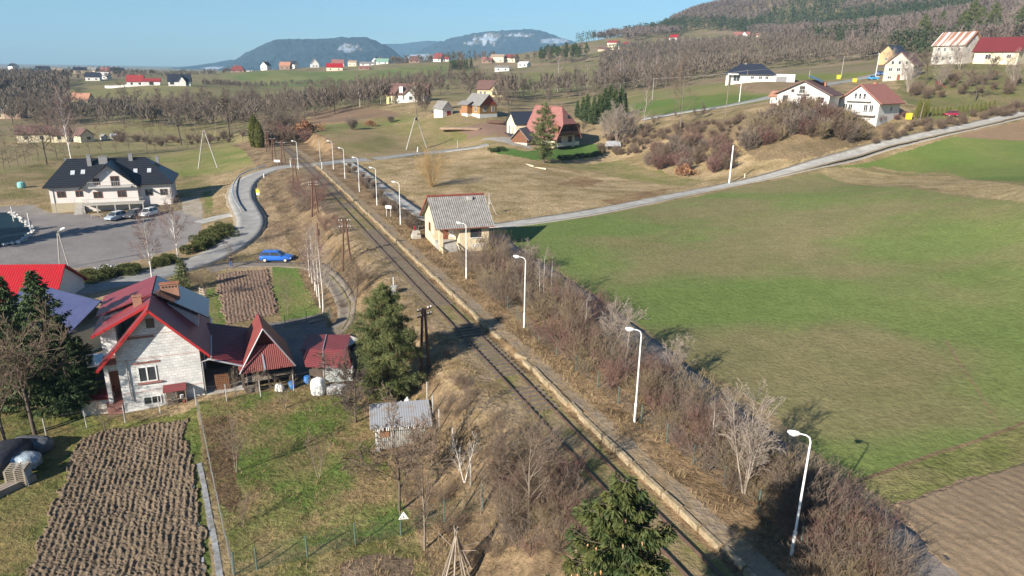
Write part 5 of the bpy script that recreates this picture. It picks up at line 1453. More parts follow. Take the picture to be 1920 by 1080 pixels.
part(ST, 'graffiti', mat('rust_spray', (.42, .2, .16), None, 4, .8), lambda q: [q.tube([(-.37, .3 + .8 * i + .25 * math.cos(t), 1.2 + .3 * math.sin(t * 1.3)) for t in (0, 1, 2, 3, 4, 5, 6)], .02, 4) for i in (3.2, 4.4)] + [q.tube([(1.0 + .2 * i, 2.52, 1.3 + .1 * i), (1.1 + .2 * i, 2.52, 1.7), (1.2 + .2 * i, 2.52, 1.4)], .03, 4) for i in range(5)])

# ---- white block house --------------------------------------------------
AX, AY, AZ_ = -31.2, 49.5, -4.3
BH = thing('block_house', 'unfinished house of whitewashed concrete blocks with red sheet roof and orange chimney', 'house', (AX, AY, AZ_), math.radians(23))
M_blocks = brick_mat('whitewashed_blocks', (.74, .73, .70), (.62, .61, .60), (.46, .44, .42), .42, .24, .010, .5, .008, .9, stain=.78)
M_redb = mat('painted_red_board', (.42, .03, .03), (.34, .03, .03), 2, .5)
M_sheetX = mat('rose_sheet_roof_side', (.25, .048, .055), (.20, .04, .047), .7, .42, wave=('Y', .21, .28, .02), spec=.45)
M_rb = brick_mat('red_brick_trim', (.36, .12, .09), (.28, .09, .07), (.35, .3, .27), .13, .25, .012)
EV, RG = 5.05, 8.6                       # eave and ridge above the ground here
XL, XR, XC = -.7, 6.0, 2.8
def bbody(q):
    vs = [(0, -1), (XR, -1), (XR, EV), (XC, RG - .25), (0, RG - .3 - (RG - EV) / (XR - XC) * XC)]
    q.prism(vs, 0, 8.6)
    q.prism([(-1.1, -1), (0, -1), (0, 7.0), (-1.1, 6.55)], 1.7, 8.6)
part(BH, 'wall', M_blocks, bbody)
part(BH, 'porch_pillar', W_PINKW, lambda q: q.box(-1.0, -.7, .1, .4, -1, 4.4))
part(BH, 'porch_slab', M_rb, lambda q: q.box(-1.1, 0, 0, 1.69, 4.2, 4.4))
part(BH, 'porch_base', M_rb, lambda q: q.box(-1.2, -.05, .02, 1.69, -.9, .9))
part(BH, 'door', M_frameb, lambda q: q.box(-.9, -.1, 1.63, 1.69, .95, 3.0))
K = (RG - EV) / (XR - XC)
def broof(q):
    q.slab([(XC, -.75, RG + .12), (XR + .8, -.75, EV - K * .8 + .12), (XR + .8, 9.1, EV - K * .8 + .12), (XC, 9.1, RG + .12)], .12)
    q.slab([(XC, -.75, RG + .12), (XC, .75, RG + .12), (XL - .7, .75, RG - K * (XC - XL + .7) + .12), (XL - .7, -.75, RG - K * (XC - XL + .7) + .12)], .12)
    q.slab([(XC, .76, RG + .10), (XC, 9.1, RG + .10), (-1.6, 9.1, 6.45), (-1.6, .76, 6.45)], .12)
brf = part(BH, 'roof', M_sheetX, broof)
part(brf, 'barge_board', M_redb, lambda q: (q.slab([(XC, -.80, RG + .16), (XR + .83, -.80, EV - K * .83 + .16), (XR + .83, -.755, EV - K * .83 + .16), (XC, -.755, RG + .16)], .2),
                                         q.slab([(XC, -.80, RG + .16), (XC, -.755, RG + .16), (XL - .72, -.755, RG - K * (XC - XL + .72) + .16), (XL - .72, -.80, RG - K * (XC - XL + .72) + .16)], .2),
                                         q.slab([(XC, .70, RG + .13), (XC, .755, RG + .13), (-1.62, .755, 6.49), (-1.62, .70, 6.49)], .2)))
# dormers
ld_ = part(BH, 'dormer', M_blocks, lambda q: q.add([(XC - .4, 3.6, 7.2), (-.9, 3.6, 6.4), (-.9, 3.6, 7.1), (XC - .4, 3.6, 8.1), (XC - .4, 8.3, 7.2), (-.9, 8.3, 6.4), (-.9, 8.3, 7.1), (XC - .4, 8.3, 8.1)], [(0, 1, 2, 3), (7, 6, 5, 4), (1, 5, 6, 2), (3, 2, 6, 7), (0, 4, 5, 1), (0, 3, 7, 4)]))
part(ld_, 'dormer_roof', M_sheetX, lambda q: q.slab([(XC, 3.3, RG + .2), (XC, 8.9, RG + .2), (-1.45, 8.9, 7.3), (-1.45, 3.3, 7.3)], .1))
rd_ = part(BH, 'dormer', M_blocks, lambda q: q.add([(XC + .4, 3.9, 7.2), (6.0, 3.9, 4.6), (6.0, 3.9, 6.2), (XC + .4, 3.9, 8.0), (XC + .4, 8.4, 7.2), (6.0, 8.4, 4.6), (6.0, 8.4, 6.2), (XC + .4, 8.4, 8.0)], [(0, 1, 2, 3), (7, 6, 5, 4), (1, 5, 6, 2), (3, 2, 6, 7), (0, 4, 5, 1), (0, 3, 7, 4)]))
M_bluesheet = mat('glossy_sheet_roof', (.10, .05, .06), (.08, .045, .055), 1, .22, wave=('Y', .21, .25, .015), spec=.8, coat=.6)
part(rd_, 'dormer_roof', M_bluesheet, lambda q: q.slab([(XC + .1, 3.5, RG + .16), (XC + .1, 8.9, RG + .16), (6.9, 8.9, 6.1), (6.9, 3.5, 6.1)], .1))
part(brf, 'chimney', M_chim, lambda q: (q.box(3.35, 4.75, 5.0, 5.5, 6.6, 8.95), q.box(3.28, 4.82, 4.93, 5.57, 8.96, 9.04)))
part(brf, 'chimney_vents', mat('vent_black', (.03, .025, .02), None, 2, .9), lambda q: [q.box(3.5 + .25 * i, 3.64 + .25 * i, 4.985, 5.2, 8.65, 8.79) for i in range(5)])  # near-black boxes set into the brick for the vent openings
part(brf, 'chimney', M_chim, lambda q: (q.box(1.5, 2.15, 2.2, 2.6, 7.0, 8.95), q.box(1.44, 2.21, 2.14, 2.66, 8.96, 9.03)))
def win_on(root, x, z, ww, wh, y=0.0, frame=None, split=1):
    f = MB(); t = .09
    f.box(x, x + ww, y - .06, y + .02, z, z + t); f.box(x, x + ww, y - .06, y + .02, z + wh - t, z + wh)
    f.box(x, x + t, y - .06, y + .02, z + t, z + wh - t); f.box(x + ww - t, x + ww, y - .06, y + .02, z + t, z + wh - t)
    if split: f.box(x + ww * .44, x + ww * .44 + .1, y - .06, y + .02, z + t, z + wh - t)
    o = f.build('window', frame or M_frame, root)
    p_ = MB(); p_.box(x + t, x + ww - t, y - .02, y + .02, z + t, z + wh - t); p_.build('pane', M_glass, o)
    return o
w1 = win_on(BH, 1.35, 2.4, 1.35, 1.35)
part(w1, 'sill', M_rb, lambda q: q.box(1.25, 3.0, -.16, -.061, 2.26, 2.39))
part(BH, 'lintel', M_rb, lambda q: q.box(1.05, 3.05, -.025, .02, 3.95, 4.15))
part(BH, 'lintel', M_rb, lambda q: q.box(1.0, 2.9, -.025, .02, 6.15, 6.35))
win_on(BH, 1.4, .35, 1.35, .75)
part(BH, 'window_opening', M_glass, lambda q: q.box(2.45, 3.05, -.02, .02, 6.95, 7.75))
M_mort = mat('red_mortar_course', (.42, .2, .16), None, 3, .9)
part(BH, 'mortar_course', M_mort, lambda q: (q.box(0, XR, -.012, .02, 4.4, 4.44), q.box(0.02, XR, -.012, .02, 1.55, 1.59), q.box(.9, 4.7, -.012, .02, 6.4, 6.43)))
M_zinc = mat('zinc_pipe', (.55, .56, .58), (.45, .46, .48), 2, .35, metal=.6)
part(BH, 'gutter', M_zinc, lambda q: (q.tube([(XR + .85, -.5, EV - .95), (XR + .85, -.5, EV - 1.2), (XR + .12, -.1, EV - 1.5), (XR + .12, -.1, -.5)], .06, 6), q.tube([(XR + .87, -.8, EV - .88), (XR + .87, 9, EV - .88)], .07, 6)))
part(BH, 'downpipe', M_zinc, lambda q: q.tube([(.62, -.09, 4.5), (.66, -.09, .9)], .05, 6))
part(BH, 'balcony_rail', M_zinc, lambda q: (q.tube([(-2.15, .9, 4.95), (-1.12, .9, 4.95)], .03, 5), q.tube([(-2.15, .9, 4.0), (-2.15, .9, 4.95)], .03, 5), q.tube([(-1.6, .9, 4.0), (-1.6, .9, 4.95)], .03, 5), q.box(-2.2, -1.12, .85, 3.5, 3.9, 4.05)))
LT = thing('lean_to', 'low dark lean-to roof against the left side of the block house', 'shed', tuple(onz(185, 742, -3.2)[:2]) + (-4.3,), math.radians(17))
part(LT, 'roof', R_MAROON, lambda q: q.slab([(-1.2, -1.2, 1.3), (1.2, -1.2, 1.3), (1.2, 3.0, 2.6), (-1.2, 3.0, 2.6)], .1))
part(LT, 'wall', W_GREY, lambda q: q.box(-1.1, 1.1, -1.0, 2.8, -.5, 1.2))

# potting shelter against the gable
PB = thing('tool_shelter', 'small shelter with corrugated red roof and pots against the block house wall', 'shelter', (AX, AY, AZ_), math.radians(23))
part(PB, 'roof', R_ROSE, lambda q: q.slab([(3.0, -1.0, 1.65), (4.7, -1.0, 1.65), (4.7, -.06, 1.9), (3.0, -.06, 1.9)], .05))
part(PB, 'frame', M_bark, lambda q: [q.box(x, x + .07, -.95, -.88, -.4, 1.6) for x in (3.1, 3.9, 4.6)] + [q.box(3.1, 4.6, -.8, -.1, .75, .8)])
part(PB, 'shelf', M_darkbark, lambda q: q.box(3.15, 4.55, -.4, -.06, 0, 1.5))
for k, (x, z, r, mm, nm, lb) in enumerate([(4.3, .8, .14, M_white, 'bucket', 'white bucket on the shelf of the red roofed shelter'), (4.45, .35, .17, M_stred, 'flower_pot', 'terracotta flower pot at the foot of the red roofed shelter'), (3.6, .8, .1, M_zinc, 'watering_can', 'small grey can on the shelf of the red roofed shelter')]):
    q = MB(); q.tube([(0, 0, 0), (0, 0, r * 1.8), (0, 0, r * 1.9)], [r * .75, r, r * 1.08], 10)
    if nm == 'watering_can': q.tube([(r * .8, 0, .05), (r * 2.2, 0, r * 2)], .02, 5)
    o = q.build(nm, mm); M4 = Matrix.Translation((AX, AY, AZ_)) @ Matrix.Rotation(math.radians(23), 4, 'Z')
    o.location = M4 @ Vector((x, -.62, z)); tag(o, lb, 'pot')

# ---- carport between house and barn ------------------------------------
CP = thing('carport', 'open carport with a dark sloping roof between the block house and the red barn', 'carport', (AX, AY, AZ_), math.radians(23))
part(CP, 'roof', R_MAROON, lambda q: q.slab([(6.55, .3, 3.75), (9.6, -.3, 2.75), (10.2, 5.6, 3.9), (6.55, 6.5, 4.6)], .12))
part(CP, 'gutter', M_zinc, lambda q: q.tube([(6.5, .2, 3.62), (9.6, -.4, 2.62)], .08, 6))
part(CP, 'back_wall', M_darkbark, lambda q: q.box(6.1, 9.9, 5.3, 5.45, -.6, 3.8))
part(CP, 'post', M_darkbark, lambda q: q.box(9.3, 9.42, .1, .22, -.6, 2.7))
part(CP, 'floor', M_conc, lambda q: q.box(6.1, 9.6, -.2, 5.2, -.6, .62))
for k, (x, y, nm, lb) in enumerate([(6.9, .3, 'door_leaf', 'brown slatted panel leaning in the carport'), ]):
    o = part(None, nm, W_WOOD, lambda q: [q.box(.14 * i, .14 * i + .11, 0, .05, 0, 1.5) for i in range(8)] + [q.box(0, 1.1, .051, .09, .3, .4), q.box(0, 1.1, .051, .09, 1.1, 1.2)])
    o.location = Matrix.Translation((AX, AY, AZ_)) @ Matrix.Rotation(math.radians(23), 4, 'Z') @ Vector((x, y, .62)); o.rotation_euler = (.12, 0, math.radians(17)); tag(o, lb, 'panel')

# ---- red metal barn -----------------------------------------------------
BNA = math.radians(25)
BN = thing('red_barn', 'steep roofed barn clad in red corrugated sheet with a lit front slope', 'barn', (-22.75, 52.6, -4.3), BNA)
M_redsh = mat('red_corrugated_sheet', (.21, .048, .042), (.17, .04, .036), .9, .5, wave=('X', .16, .22, .02), spec=.3)
M_redsh2 = mat('red_sheet_slope', (.23, .055, .05), (.19, .045, .04), .9, .5, wave=('Y', .2, .25, .02), spec=.3)
def bn(q):
    q.slab([(2.1, .6, 5.65), (2.1, 4.8, 5.7), (-.15, 5.6, 2.2), (-.15, -.15, 2.3)], .1)
    q.slab([(2.1, .6, 5.65), (4.4, -.15, 2.3), (4.4, 5.6, 2.2), (2.1, 4.8, 5.7)], .1)
part(BN, 'roof', M_redsh2, bn)
part(BN, 'front_slope', M_redsh, lambda q: q.slab([(-.05, -.3, 2.22), (4.3, -.3, 2.22), (3.15, .7, 4.15), (1.05, .7, 4.15)], .08))
part(BN, 'gable', mat('dark_red_boards', (.16, .04, .035), None, 2, .6, wave=('X', .2, .3, .02)), lambda q: q.add([(.9, 1.1, 3.8), (3.3, 1.1, 3.8), (2.1, 1.1, 5.5), (.9, 1.2, 3.8), (3.3, 1.2, 3.8), (2.1, 1.2, 5.5)], [(0, 1, 2), (5, 4, 3), (0, 3, 4, 1), (1, 4, 5, 2), (2, 5, 3, 0)]))
part(BN, 'trim', M_zinc, lambda q: (q.tube([(2.1, .54, 5.68), (-.12, -.35, 2.25)], .06, 5), q.tube([(2.1, .54, 5.68), (4.4, -.35, 2.25)], .06, 5), q.box(1.75, 1.93, -.36, -.31, 2.2, 2.3), q.slab([(1.85, -.32, 2.31), (1.98, -.32, 2.31), (1.9, .3, 3.5), (1.77, .3, 3.5)], .02)))
part(BN, 'back_wall', M_darkbark, lambda q: (q.box(0, 4.25, 4.6, 4.7, -.5, 2.3), q.box(0, .1, .4, 4.6, -.5, 2.2), q.box(4.15, 4.25, .4, 4.6, -.5, 2.2)))
for x in (.1, 2.1, 4.1): part(BN, 'post', M_darkbark, lambda q: q.box(x, x + .12, .2, .32, -.5, 2.25))
def local(root, v): return Matrix.Translation(root.location) @ Matrix.Rotation(root.rotation_euler.z, 4, 'Z') @ Vector(v)
def stack(name, lab, cat, root, x, y, z, mats_, dims, n, jit=.04, rows=1, turn=0):
    q = MB(); r_ = random.Random(len(lab))
    for k in range(n):
        for j in range(rows):
            Mx = Matrix.Rotation(r_.uniform(-jit, jit), 4, 'Z')
            q.box(-dims[0] / 2, dims[0] / 2, j * dims[1], j * dims[1] + dims[1] * .9, k * dims[2], k * dims[2] + dims[2] * .82, Mx)
    o = q.build(name, mats_); o.location = local(root, (x, y, z)); o.rotation_euler = (0, 0, root.rotation_euler.z + turn)
    return tag(o, lab, cat)
stack('pallet_stack', 'grey pallets piled in front of the left corner of the red barn', 'pallets', BN, .7, -.4, -.1, M_bark, (1.2, .35, .16), 6, .05, 2)
stack('plank_stack', 'planks stacked under the front slope of the red barn', 'planks', BN, 1.3, .5, 1.0, M_paletwig, (2.2, .22, .07), 7, .03, 4)
stack('plank_stack', 'weathered planks on the right side under the red barn roof', 'planks', BN, 3.3, .5, 1.2, M_bark, (1.8, .22, .07), 4, .05, 3)

# ---- low red roofed shed right of the barn ------------------------------
RS = thing('low_shed', 'low shed with two tone red sheet roof between the barn and the trailer', 'shed', (-18.2, 54.2, -4.2), math.radians(10))
part(RS, 'roof', R_ROSE, lambda q: (q.slab([(-.2, 2.3, 2.75), (3.9, 1.6, 2.75), (4.0, 4.9, 2.9), (0, 5.4, 2.9)], .07), q.slab([(.35, .3, 1.9), (4.35, -.5, 1.8), (3.9, 1.59, 2.75), (-.2, 2.29, 2.75)], .07)))
part(RS, 'wall', M_darkbark, lambda q: (q.box(.5, 3.9, 1.2, 4.6, -.5, 1.9), ))
part(RS, 'trim', M_zinc, lambda q: (q.tube([(1.9, .0, 1.92), (1.75, 2.0, 2.82), (1.8, 5.1, 2.95)], .04, 5)))
q = MB()
rr = random.Random(3)
me_pts = []
def blob(name, mat_, loc, dims, seed, label, cat, nz=.18, seg=14):
    import bmesh
    bm = bmesh.new(); bmesh.ops.create_icosphere(bm, subdivisions=3, radius=1)
    r_ = np.random.default_rng(seed); off = r_.random(3) * 50
    for v_ in bm.verts:
        c = v_.co; p = np.array([c.x, c.y, c.z])
        sq = (abs(p) ** 4).sum() ** .25
        p = p / sq ** .75
        n_ = float(fbm(np.array([p[0] * 2.2 + off[0] + p[2]]), np.array([p[1] * 2.2 + off[1] - p[2] * .7]), seed, 3)[0]) - .5
        p = p * (1 + n_ * nz * 2)
        v_.co = Vector((p[0] * dims[0] / 2, p[1] * dims[1] / 2, max(0, (p[2] + .9) / 1.9) * dims[2]))
    me = bpy.data.meshes.new(name); bm.to_mesh(me); bm.free(); me.materials.append(mat_)
    o = bpy.data.objects.new(name, me); link(o); o.location = loc
    me.polygons.foreach_set('use_smooth', [True] * len(me.polygons))
    return tag(o, label, cat)
M_bag = mat('white_woven_bag', (.80, .79, .76), (.66, .65, .62), 3, .8, .03, 6)
blob('bulk_bag', M_bag, local(RS, (1.45, -1.2, -.2)), (1.2, 1.1, 1.6), 5, 'large white bulk bag in front of the low shed', 'bag')
M_silver = mat('crumpled_silver_sheet', (.62, .62, .62), (.2, .2, .2), 6, .5, .05, 8)
blob('rubbish_heap', M_silver, local(RS, (3.0, -1.1, -.2)), (2.0, 1.1, .9), 8, 'grey and white crumpled heap right of the bulk bag', 'heap', .35)
CR = MB(); CR.box(0, 2.3, 0, .1, 0, 1.0); CR.box(0, .1, .1, 1, 0, 1.0); CR.box(2.2, 2.3, .1, 1, 0, 1.0); CR.box(.1, 2.2, .9, 1, 0, 1.0); CR.box(.1, 2.2, .1, .9, 0, .1)
o = CR.build('metal_trough', mat('grey_sheet_metal', (.38, .40, .39), (.32, .33, .32), 1, .6)); o.location = local(RS, (2.1, -1.0, .9)); o.rotation_euler = (0, 0, math.radians(10)); tag(o, 'grey open metal trough standing on the crumpled heap', 'trough')
for k, (x, y, z, c, lb) in enumerate([(3.95, .3, -.1, (.05, .2, .5), 'blue plastic barrel under the right end of the red barn'), (5.35, .9, -.1, (.04, .17, .45), 'blue plastic barrel left of the white bulk bag')]):
    q = MB(); q.tube([(0, 0, 0), (0, 0, .08), (0, 0, .3), (0, 0, .33), (0, 0, .6), (0, 0, .63), (0, 0, .88), (0, 0, .92)], [.24, .27, .29, .305, .305, .29, .27, .2], 14)
    o = q.build('barrel', mat('blue_plastic_%d' % k if 0 else 'blue_plastic', (.05, .19, .48), None, 2, .4)); o.location = local(BN, (x, y - .6, z)); tag(o, lb, 'barrel')
blob('white_sack', M_bag, local(BN, (2.9, -.5, -.1)), (.8, .6, 1.0), 12, 'white sack leaning beneath the middle of the red barn front', 'sack')

# trailer with tarp and cart
TR = thing('flat_trailer', 'small flat trailer with a spare wheel on its side behind the low shed', 'trailer', onz(650, 645, -3.5)[:2].tolist() + [-4.05], math.radians(-35))
part(TR, 'deck', mat('pale_trailer_boards', (.5, .47, .42), None, 3, .8), lambda q: q.slab([(-1, -.9, .75), (1, -.9, .75), (1, .9, 1.05), (-1, .9, 1.05)], .08))
part(TR, 'chassis', M_darkbark, lambda q: (q.box(-.9, .9, -.75, -.65, .35, .6), q.box(-.9, .9, .6, .7, .35, .75), q.box(-.05, .05, -2.0, -.75, .4, .5)))
M_tyre = mat('black_rubber', (.02, .02, .02), None, 2, .8); M_rim = mat('white_rim', (.6, .6, .58), None, 2, .5)
def wheel(root, p, r=.31, w=.2, axis='y', m_rim=None):
    q = MB()
    ax = Vector((0, 1, 0)) if axis == 'y' else (Vector((1, 0, 0)) if axis == 'x' else Vector((0, 0, 1)))
    c = Vector(p)
    q.tube([c - ax * w / 2, c - ax * w * .35, c + ax * w * .35, c + ax * w / 2], [r * .86, r, r, r * .86], 18)
    o = q.build('wheel', M_tyre, root)
    q = MB(); q.tube([c - ax * (w / 2 + .012), c + ax * (w / 2 + .012)], r * .6, 14); q.build('rim', m_rim or M_rim, o)
    return o
wheel(TR, (-1.0, 0, .3), .3, .18, 'x'); wheel(TR, (1.0, 0, .3), .3, .18, 'x'); wheel(TR, (-1.0, -.95, .62), .3, .16, 'y')
blob('tarpaulin_pile', mat('blue_tarpaulin', (.06, .22, .55), (.55, .6, .65), 1.8, .5, .05, 4, lo=.5, hi=.53), onz(624, 640, -3.4)[:2].tolist() + [-4.1], (2.0, 1.5, 1.0), 21, 'load under blue and white tarpaulin beside the small trailer', 'tarpaulin', .3)

# ---- neighbours behind the spruces --------------------------------------
NR_ = thing('red_roof_house', 'house with a bright red sheet roof behind the tall spruces', 'house', (-57.8, 74.9, -4.5), math.radians(6))
part(NR_, 'roof', R_RED, lambda q: (q.slab([(-9, 2.4, 4.3), (5.0, 2.4, 4.3), (5.4, -1.8, 1.1), (-9, -1.8, 1.1)], .12), q.slab([(-9, 2.4, 4.3), (-9, 7, 1.0), (5.0, 7, 1.0), (5.0, 2.4, 4.3)], .12)))
part(NR_, 'wall', W_WHITE, lambda q: q.add([(-8.5, -1.2, -.6), (4.6, -1.2, -.6), (4.6, 6.4, -.6), (-8.5, 6.4, -.6), (-8.5, -1.2, 1.3), (4.6, -1.2, 1.3), (4.6, 6.4, 1.3), (-8.5, 6.4, 1.3), (4.6, 2.4, 4.0), (-8.5, 2.4, 4.0)], [(0, 1, 5, 4), (2, 3, 7, 6), (1, 2, 6, 8, 5), (3, 0, 4, 9, 7), (4, 5, 8, 9), (6, 7, 9, 8), (0, 3, 2, 1)]))
part(NR_, 'window', M_glass, lambda q: q.box(4.2, 4.55, -1.25, -1.19, .2, 1.0))
NB = thing('blue_roof_house', 'cream walled house with a blue sheened metal roof behind the spruces', 'house', (-44.2, 61.6, -4.6), math.radians(-22))
M_blueroof = mat('dull_blue_sheet_roof', (.075, .085, .17), (.06, .07, .15), 1, .3, wave=('X', .3, .2, .02), spec=.6)
part(NB, 'roof', M_blueroof, lambda q: (q.slab([(-7, 2.8, 5.6), (3.1, 2.8, 5.0), (3.4, -1.6, 2.7), (-7, -1.6, 3.1)], .12), q.slab([(-7, 2.8, 5.6), (-7, 6.5, 3.0), (3.2, 6.5, 3.0), (3.1, 2.8, 5.0)], .12)))
part(NB, 'fascia', M_redb, lambda q: q.slab([(-7, -1.7, 3.08), (3.42, -1.7, 2.68), (3.42, -1.62, 2.7), (-7, -1.62, 3.1)], .18))
part(NB, 'wall', W_CREAM, lambda q: q.box(-6.5, 2.9, -.9, 5.9, -.6, 2.6))
for x in (-4.5, -1.5, 1.0): win_on(NB, x, .9, 1.2, 1.2, -.9)

# ---- guest house with black roof ---------------------------------------
GH = thing('guest_house', 'large white guest house with black hipped roof beside the parking lot', 'house', (-86.9, 124.9, -4.4), math.radians(20.8))
L_, Dp, E_, R_H = 21.9, 13.0, 4.9, 9.3
part(GH, 'wall', W_PINKW, lambda q: (q.box(.8, L_ - .8, .8, Dp - .8, -.5, E_ + .05), q.add([(6.5, -.2, -.5), (15.6, -.2, -.5), (15.6, -.2, E_ - .1), (11.05, -.2, 8.6), (6.5, -.2, E_ - .1), (6.5, 7, -.5), (15.6, 7, -.5), (15.6, 7, E_ - .1), (11.05, 7, 8.6), (6.5, 7, E_ - .1)], [(0, 1, 2, 3, 4), (9, 8, 7, 6, 5)] + [(i, i + 5, (i + 1) % 5 + 5, (i + 1) % 5) for i in range(5)])))
def ghroof(q):
    c = [(0, 0, E_), (L_, 0, E_), (L_, Dp, E_), (0, Dp, E_)]; t = [(3.4, Dp / 2, R_H), (L_ - 5.0, Dp / 2, R_H)]
    b = [(x, y, z - .2) for x, y, z in c]
    q.add(c + t + b, [(0, 1, 5, 4), (1, 2, 5), (2, 3, 4, 5), (3, 0, 4), (6, 9, 8, 7), (0, 6, 7, 1), (1, 7, 8, 2), (2, 8, 9, 3), (3, 9, 6, 0)])
    q.slab([(11.05, -1.0, 9.05), (5.9, -1.0, 4.45), (5.9, 5.5, 4.45), (11.05, 6.3, 9.05)], .2)
    q.slab([(11.05, -1.0, 9.05), (11.05, 6.3, 9.05), (16.2, 5.5, 4.45), (16.2, -1.0, 4.45)], .2)
ghr = part(GH, 'roof', R_BLACK, ghroof)
for (x, y, a, b, top) in ((7.0, 4.6, .7, .8, 10.0), (8.9, 5.0, 1.5, .7, 9.7), (14.0, 5.6, .7, .7, 10.0), (18.6, 6.6, .6, .6, 9.3), (2.6, 8.0, 1.2, .8, 9.0)):
    ch_ = part(ghr, 'chimney', M_chimg, lambda q: (q.box(x, x + a, y, y + b, 7.0, top), q.box(x - .06, x + a + .06, y - .06, y + b + .06, top, top + .08)))
M_sky = mat('skylight_glass', (.55, .58, .6), None, 1, .08, spec=1.0)
for (x, t) in ((4.3, .5), (6.0, .52), (17.3, .5), (14.9, .5)):
    y = Dp / 2 * t * .8; z = E_ + (R_H - E_) * (y / (Dp / 2))
    k_ = (R_H - E_) / (Dp / 2)
    part(ghr, 'skylight', M_sky, lambda q: q.slab([(x, y, z + .12), (x + .7, y, z + .12), (x + .7, y + .95, z + .12 + k_ * .95), (x, y + .95, z + .12 + k_ * .95)], .1))
M_stone = mat('sandstone_base', (.42, .36, .25), (.34, .29, .2), 4, .9, .02, 12)
part(GH, 'plinth', M_stone, lambda q: q.box(.75, 6.3, .7, 3, -.6, 1.75))
def ghwin(x, z, ww, wh, y, fr=M_frameb): return win_on(GH, x, z, ww, wh, y, fr)
for x in (2.0, 5.0): ghwin(x, 2.8, 1.4, 1.15, .8)
for x in (8.1, 12.1): ghwin(x, 2.6, 1.5, 1.2, -.2)
ghwin(8.4, 5.1, 1.1, 1.2, -.2); ghwin(11.3, 4.75, 1.45, 1.9, -.2)
for x in (16.7, 19.3): ghwin(x, 2.5, 1.3, 1.2, .8, M_darkbark)
part(GH, 'gable_shrine', M_white, lambda q: q.box(10.85, 11.25, -.26, -.19, 7.0, 7.6))
balcony(GH, 7.6, 14.7, -1.1, -.21, 4.75)
def terr(q):
    q.box(6.4, 16.6, -2.3, -.21, 1.55, 1.8)
    for x in (6.5, 8.6, 11.6, 14.0, 16.3): q.box(x, x + .22, -2.25, -2.0, -.6, 1.54)
    q.box(6.4, 16.6, -2.3, -2.25, 2.7, 2.76)
    for i in range(28): q.box(6.45 + i * .37, 6.48 + i * .37, -2.29, -2.26, 1.8, 2.7)
part(GH, 'terrace', M_conc, terr)
def steps(q):
    for i in range(9): q.box(4.9, 6.35, -2.6 + i * .34, .0 + .69, -.5, .05 + i * .2)
part(GH, 'steps', M_conc, steps)
part(GH, 'step_rail', M_zinc, lambda q: (q.tube([(4.9, -2.6, 1.0), (4.9, .4, 2.8)], .03, 5), q.tube([(6.33, -2.6, 1.0), (6.33, .4, 2.8)], .03, 5), q.tube([(4.9, -2.6, 0), (4.9, -2.6, 1)], .03, 5), q.tube([(6.33, -2.6, 0), (6.33, -2.6, 1)], .03, 5)))
part(GH, 'downpipe', M_zinc, lambda q: (q.tube([(1.4, .72, E_ - .1), (1.4, .72, 0)], .06, 6), q.tube([(21.3, .72, E_ - .1), (21.3, .72, 0)], .06, 6)))

# ---- garden shed --------------------------------------------------------
GS = thing('garden_shed', 'weathered grey shed with flat sheet roof in the orchard', 'shed', (-9.75, 44.2, -4.15), math.radians(12))
M_greyb = mat('silvery_boards', (.36, .35, .32), (.25, .24, .22), 3, .9, .01, 10, wave=('X', .15, .35, .02))
M_tin = mat('grey_tin_roof', (.33, .34, .36), (.30, .24, .20), 1.3, .6, wave=('X', .18, .08, .01), lo=.5, hi=.72)
part(GS, 'wall', M_greyb, lambda q: q.add([(0, 0, -.4), (3.7, 0, -.4), (3.7, 2.4, -.4), (0, 2.4, -.4), (0, 0, 2.0), (3.7, 0, 2.0), (3.7, 2.4, 2.2), (0, 2.4, 2.2)], [(0, 3, 2, 1), (4, 5, 6, 7), (0, 1, 5, 4), (1, 2, 6, 5), (2, 3, 7, 6), (3, 0, 4, 7)]))
part(GS, 'roof', M_tin, lambda q: q.slab([(-.35, -.45, 2.05), (4.1, -.45, 2.05), (4.1, 2.8, 2.35), (-.35, 2.8, 2.35)], .07))
part(GS, 'fascia', M_frame, lambda q: [q.box(-.3 + .13 * i, -.3 + .13 * i + .06, -.49, -.455, 1.75, 2.0) for i in range(34) if i % 7] + [q.slab([(-.4, -.45, 2.08), (-.36, -.45, 2.08), (-.36, 2.8, 2.38), (-.4, 2.8, 2.38)], .14)])
part(GS, 'board', mat('rusty_board', (.24, .12, .06), (.18, .1, .06), 4, .9), lambda q: q.box(.25, .95, -.05, -.005, 1.0, 1.75))
part(GS, 'strip', M_darkbark, lambda q: q.box(1.3, 3.3, -.03, -.004, 1.6, 1.74))
def shw(q):
    for z0, z1 in ((.1, .16), (1.0, 1.06), (1.8, 1.86)): q.box(-.05, 0, .3, 2.3, z0, z1)
    for y in (.3, .95, 1.6, 2.24): q.box(-.05, 0, y, y + .06, .16, 1.8)
wv = part(GS, 'window', M_frame, shw); part(wv, 'pane', M_glass, lambda q: q.box(-.03, -.002, .36, 2.24, .16, 1.9))
part(GS, 'footing', M_conc, lambda q: q.box(-.1, .25, -.3, 0, -.4, .12))
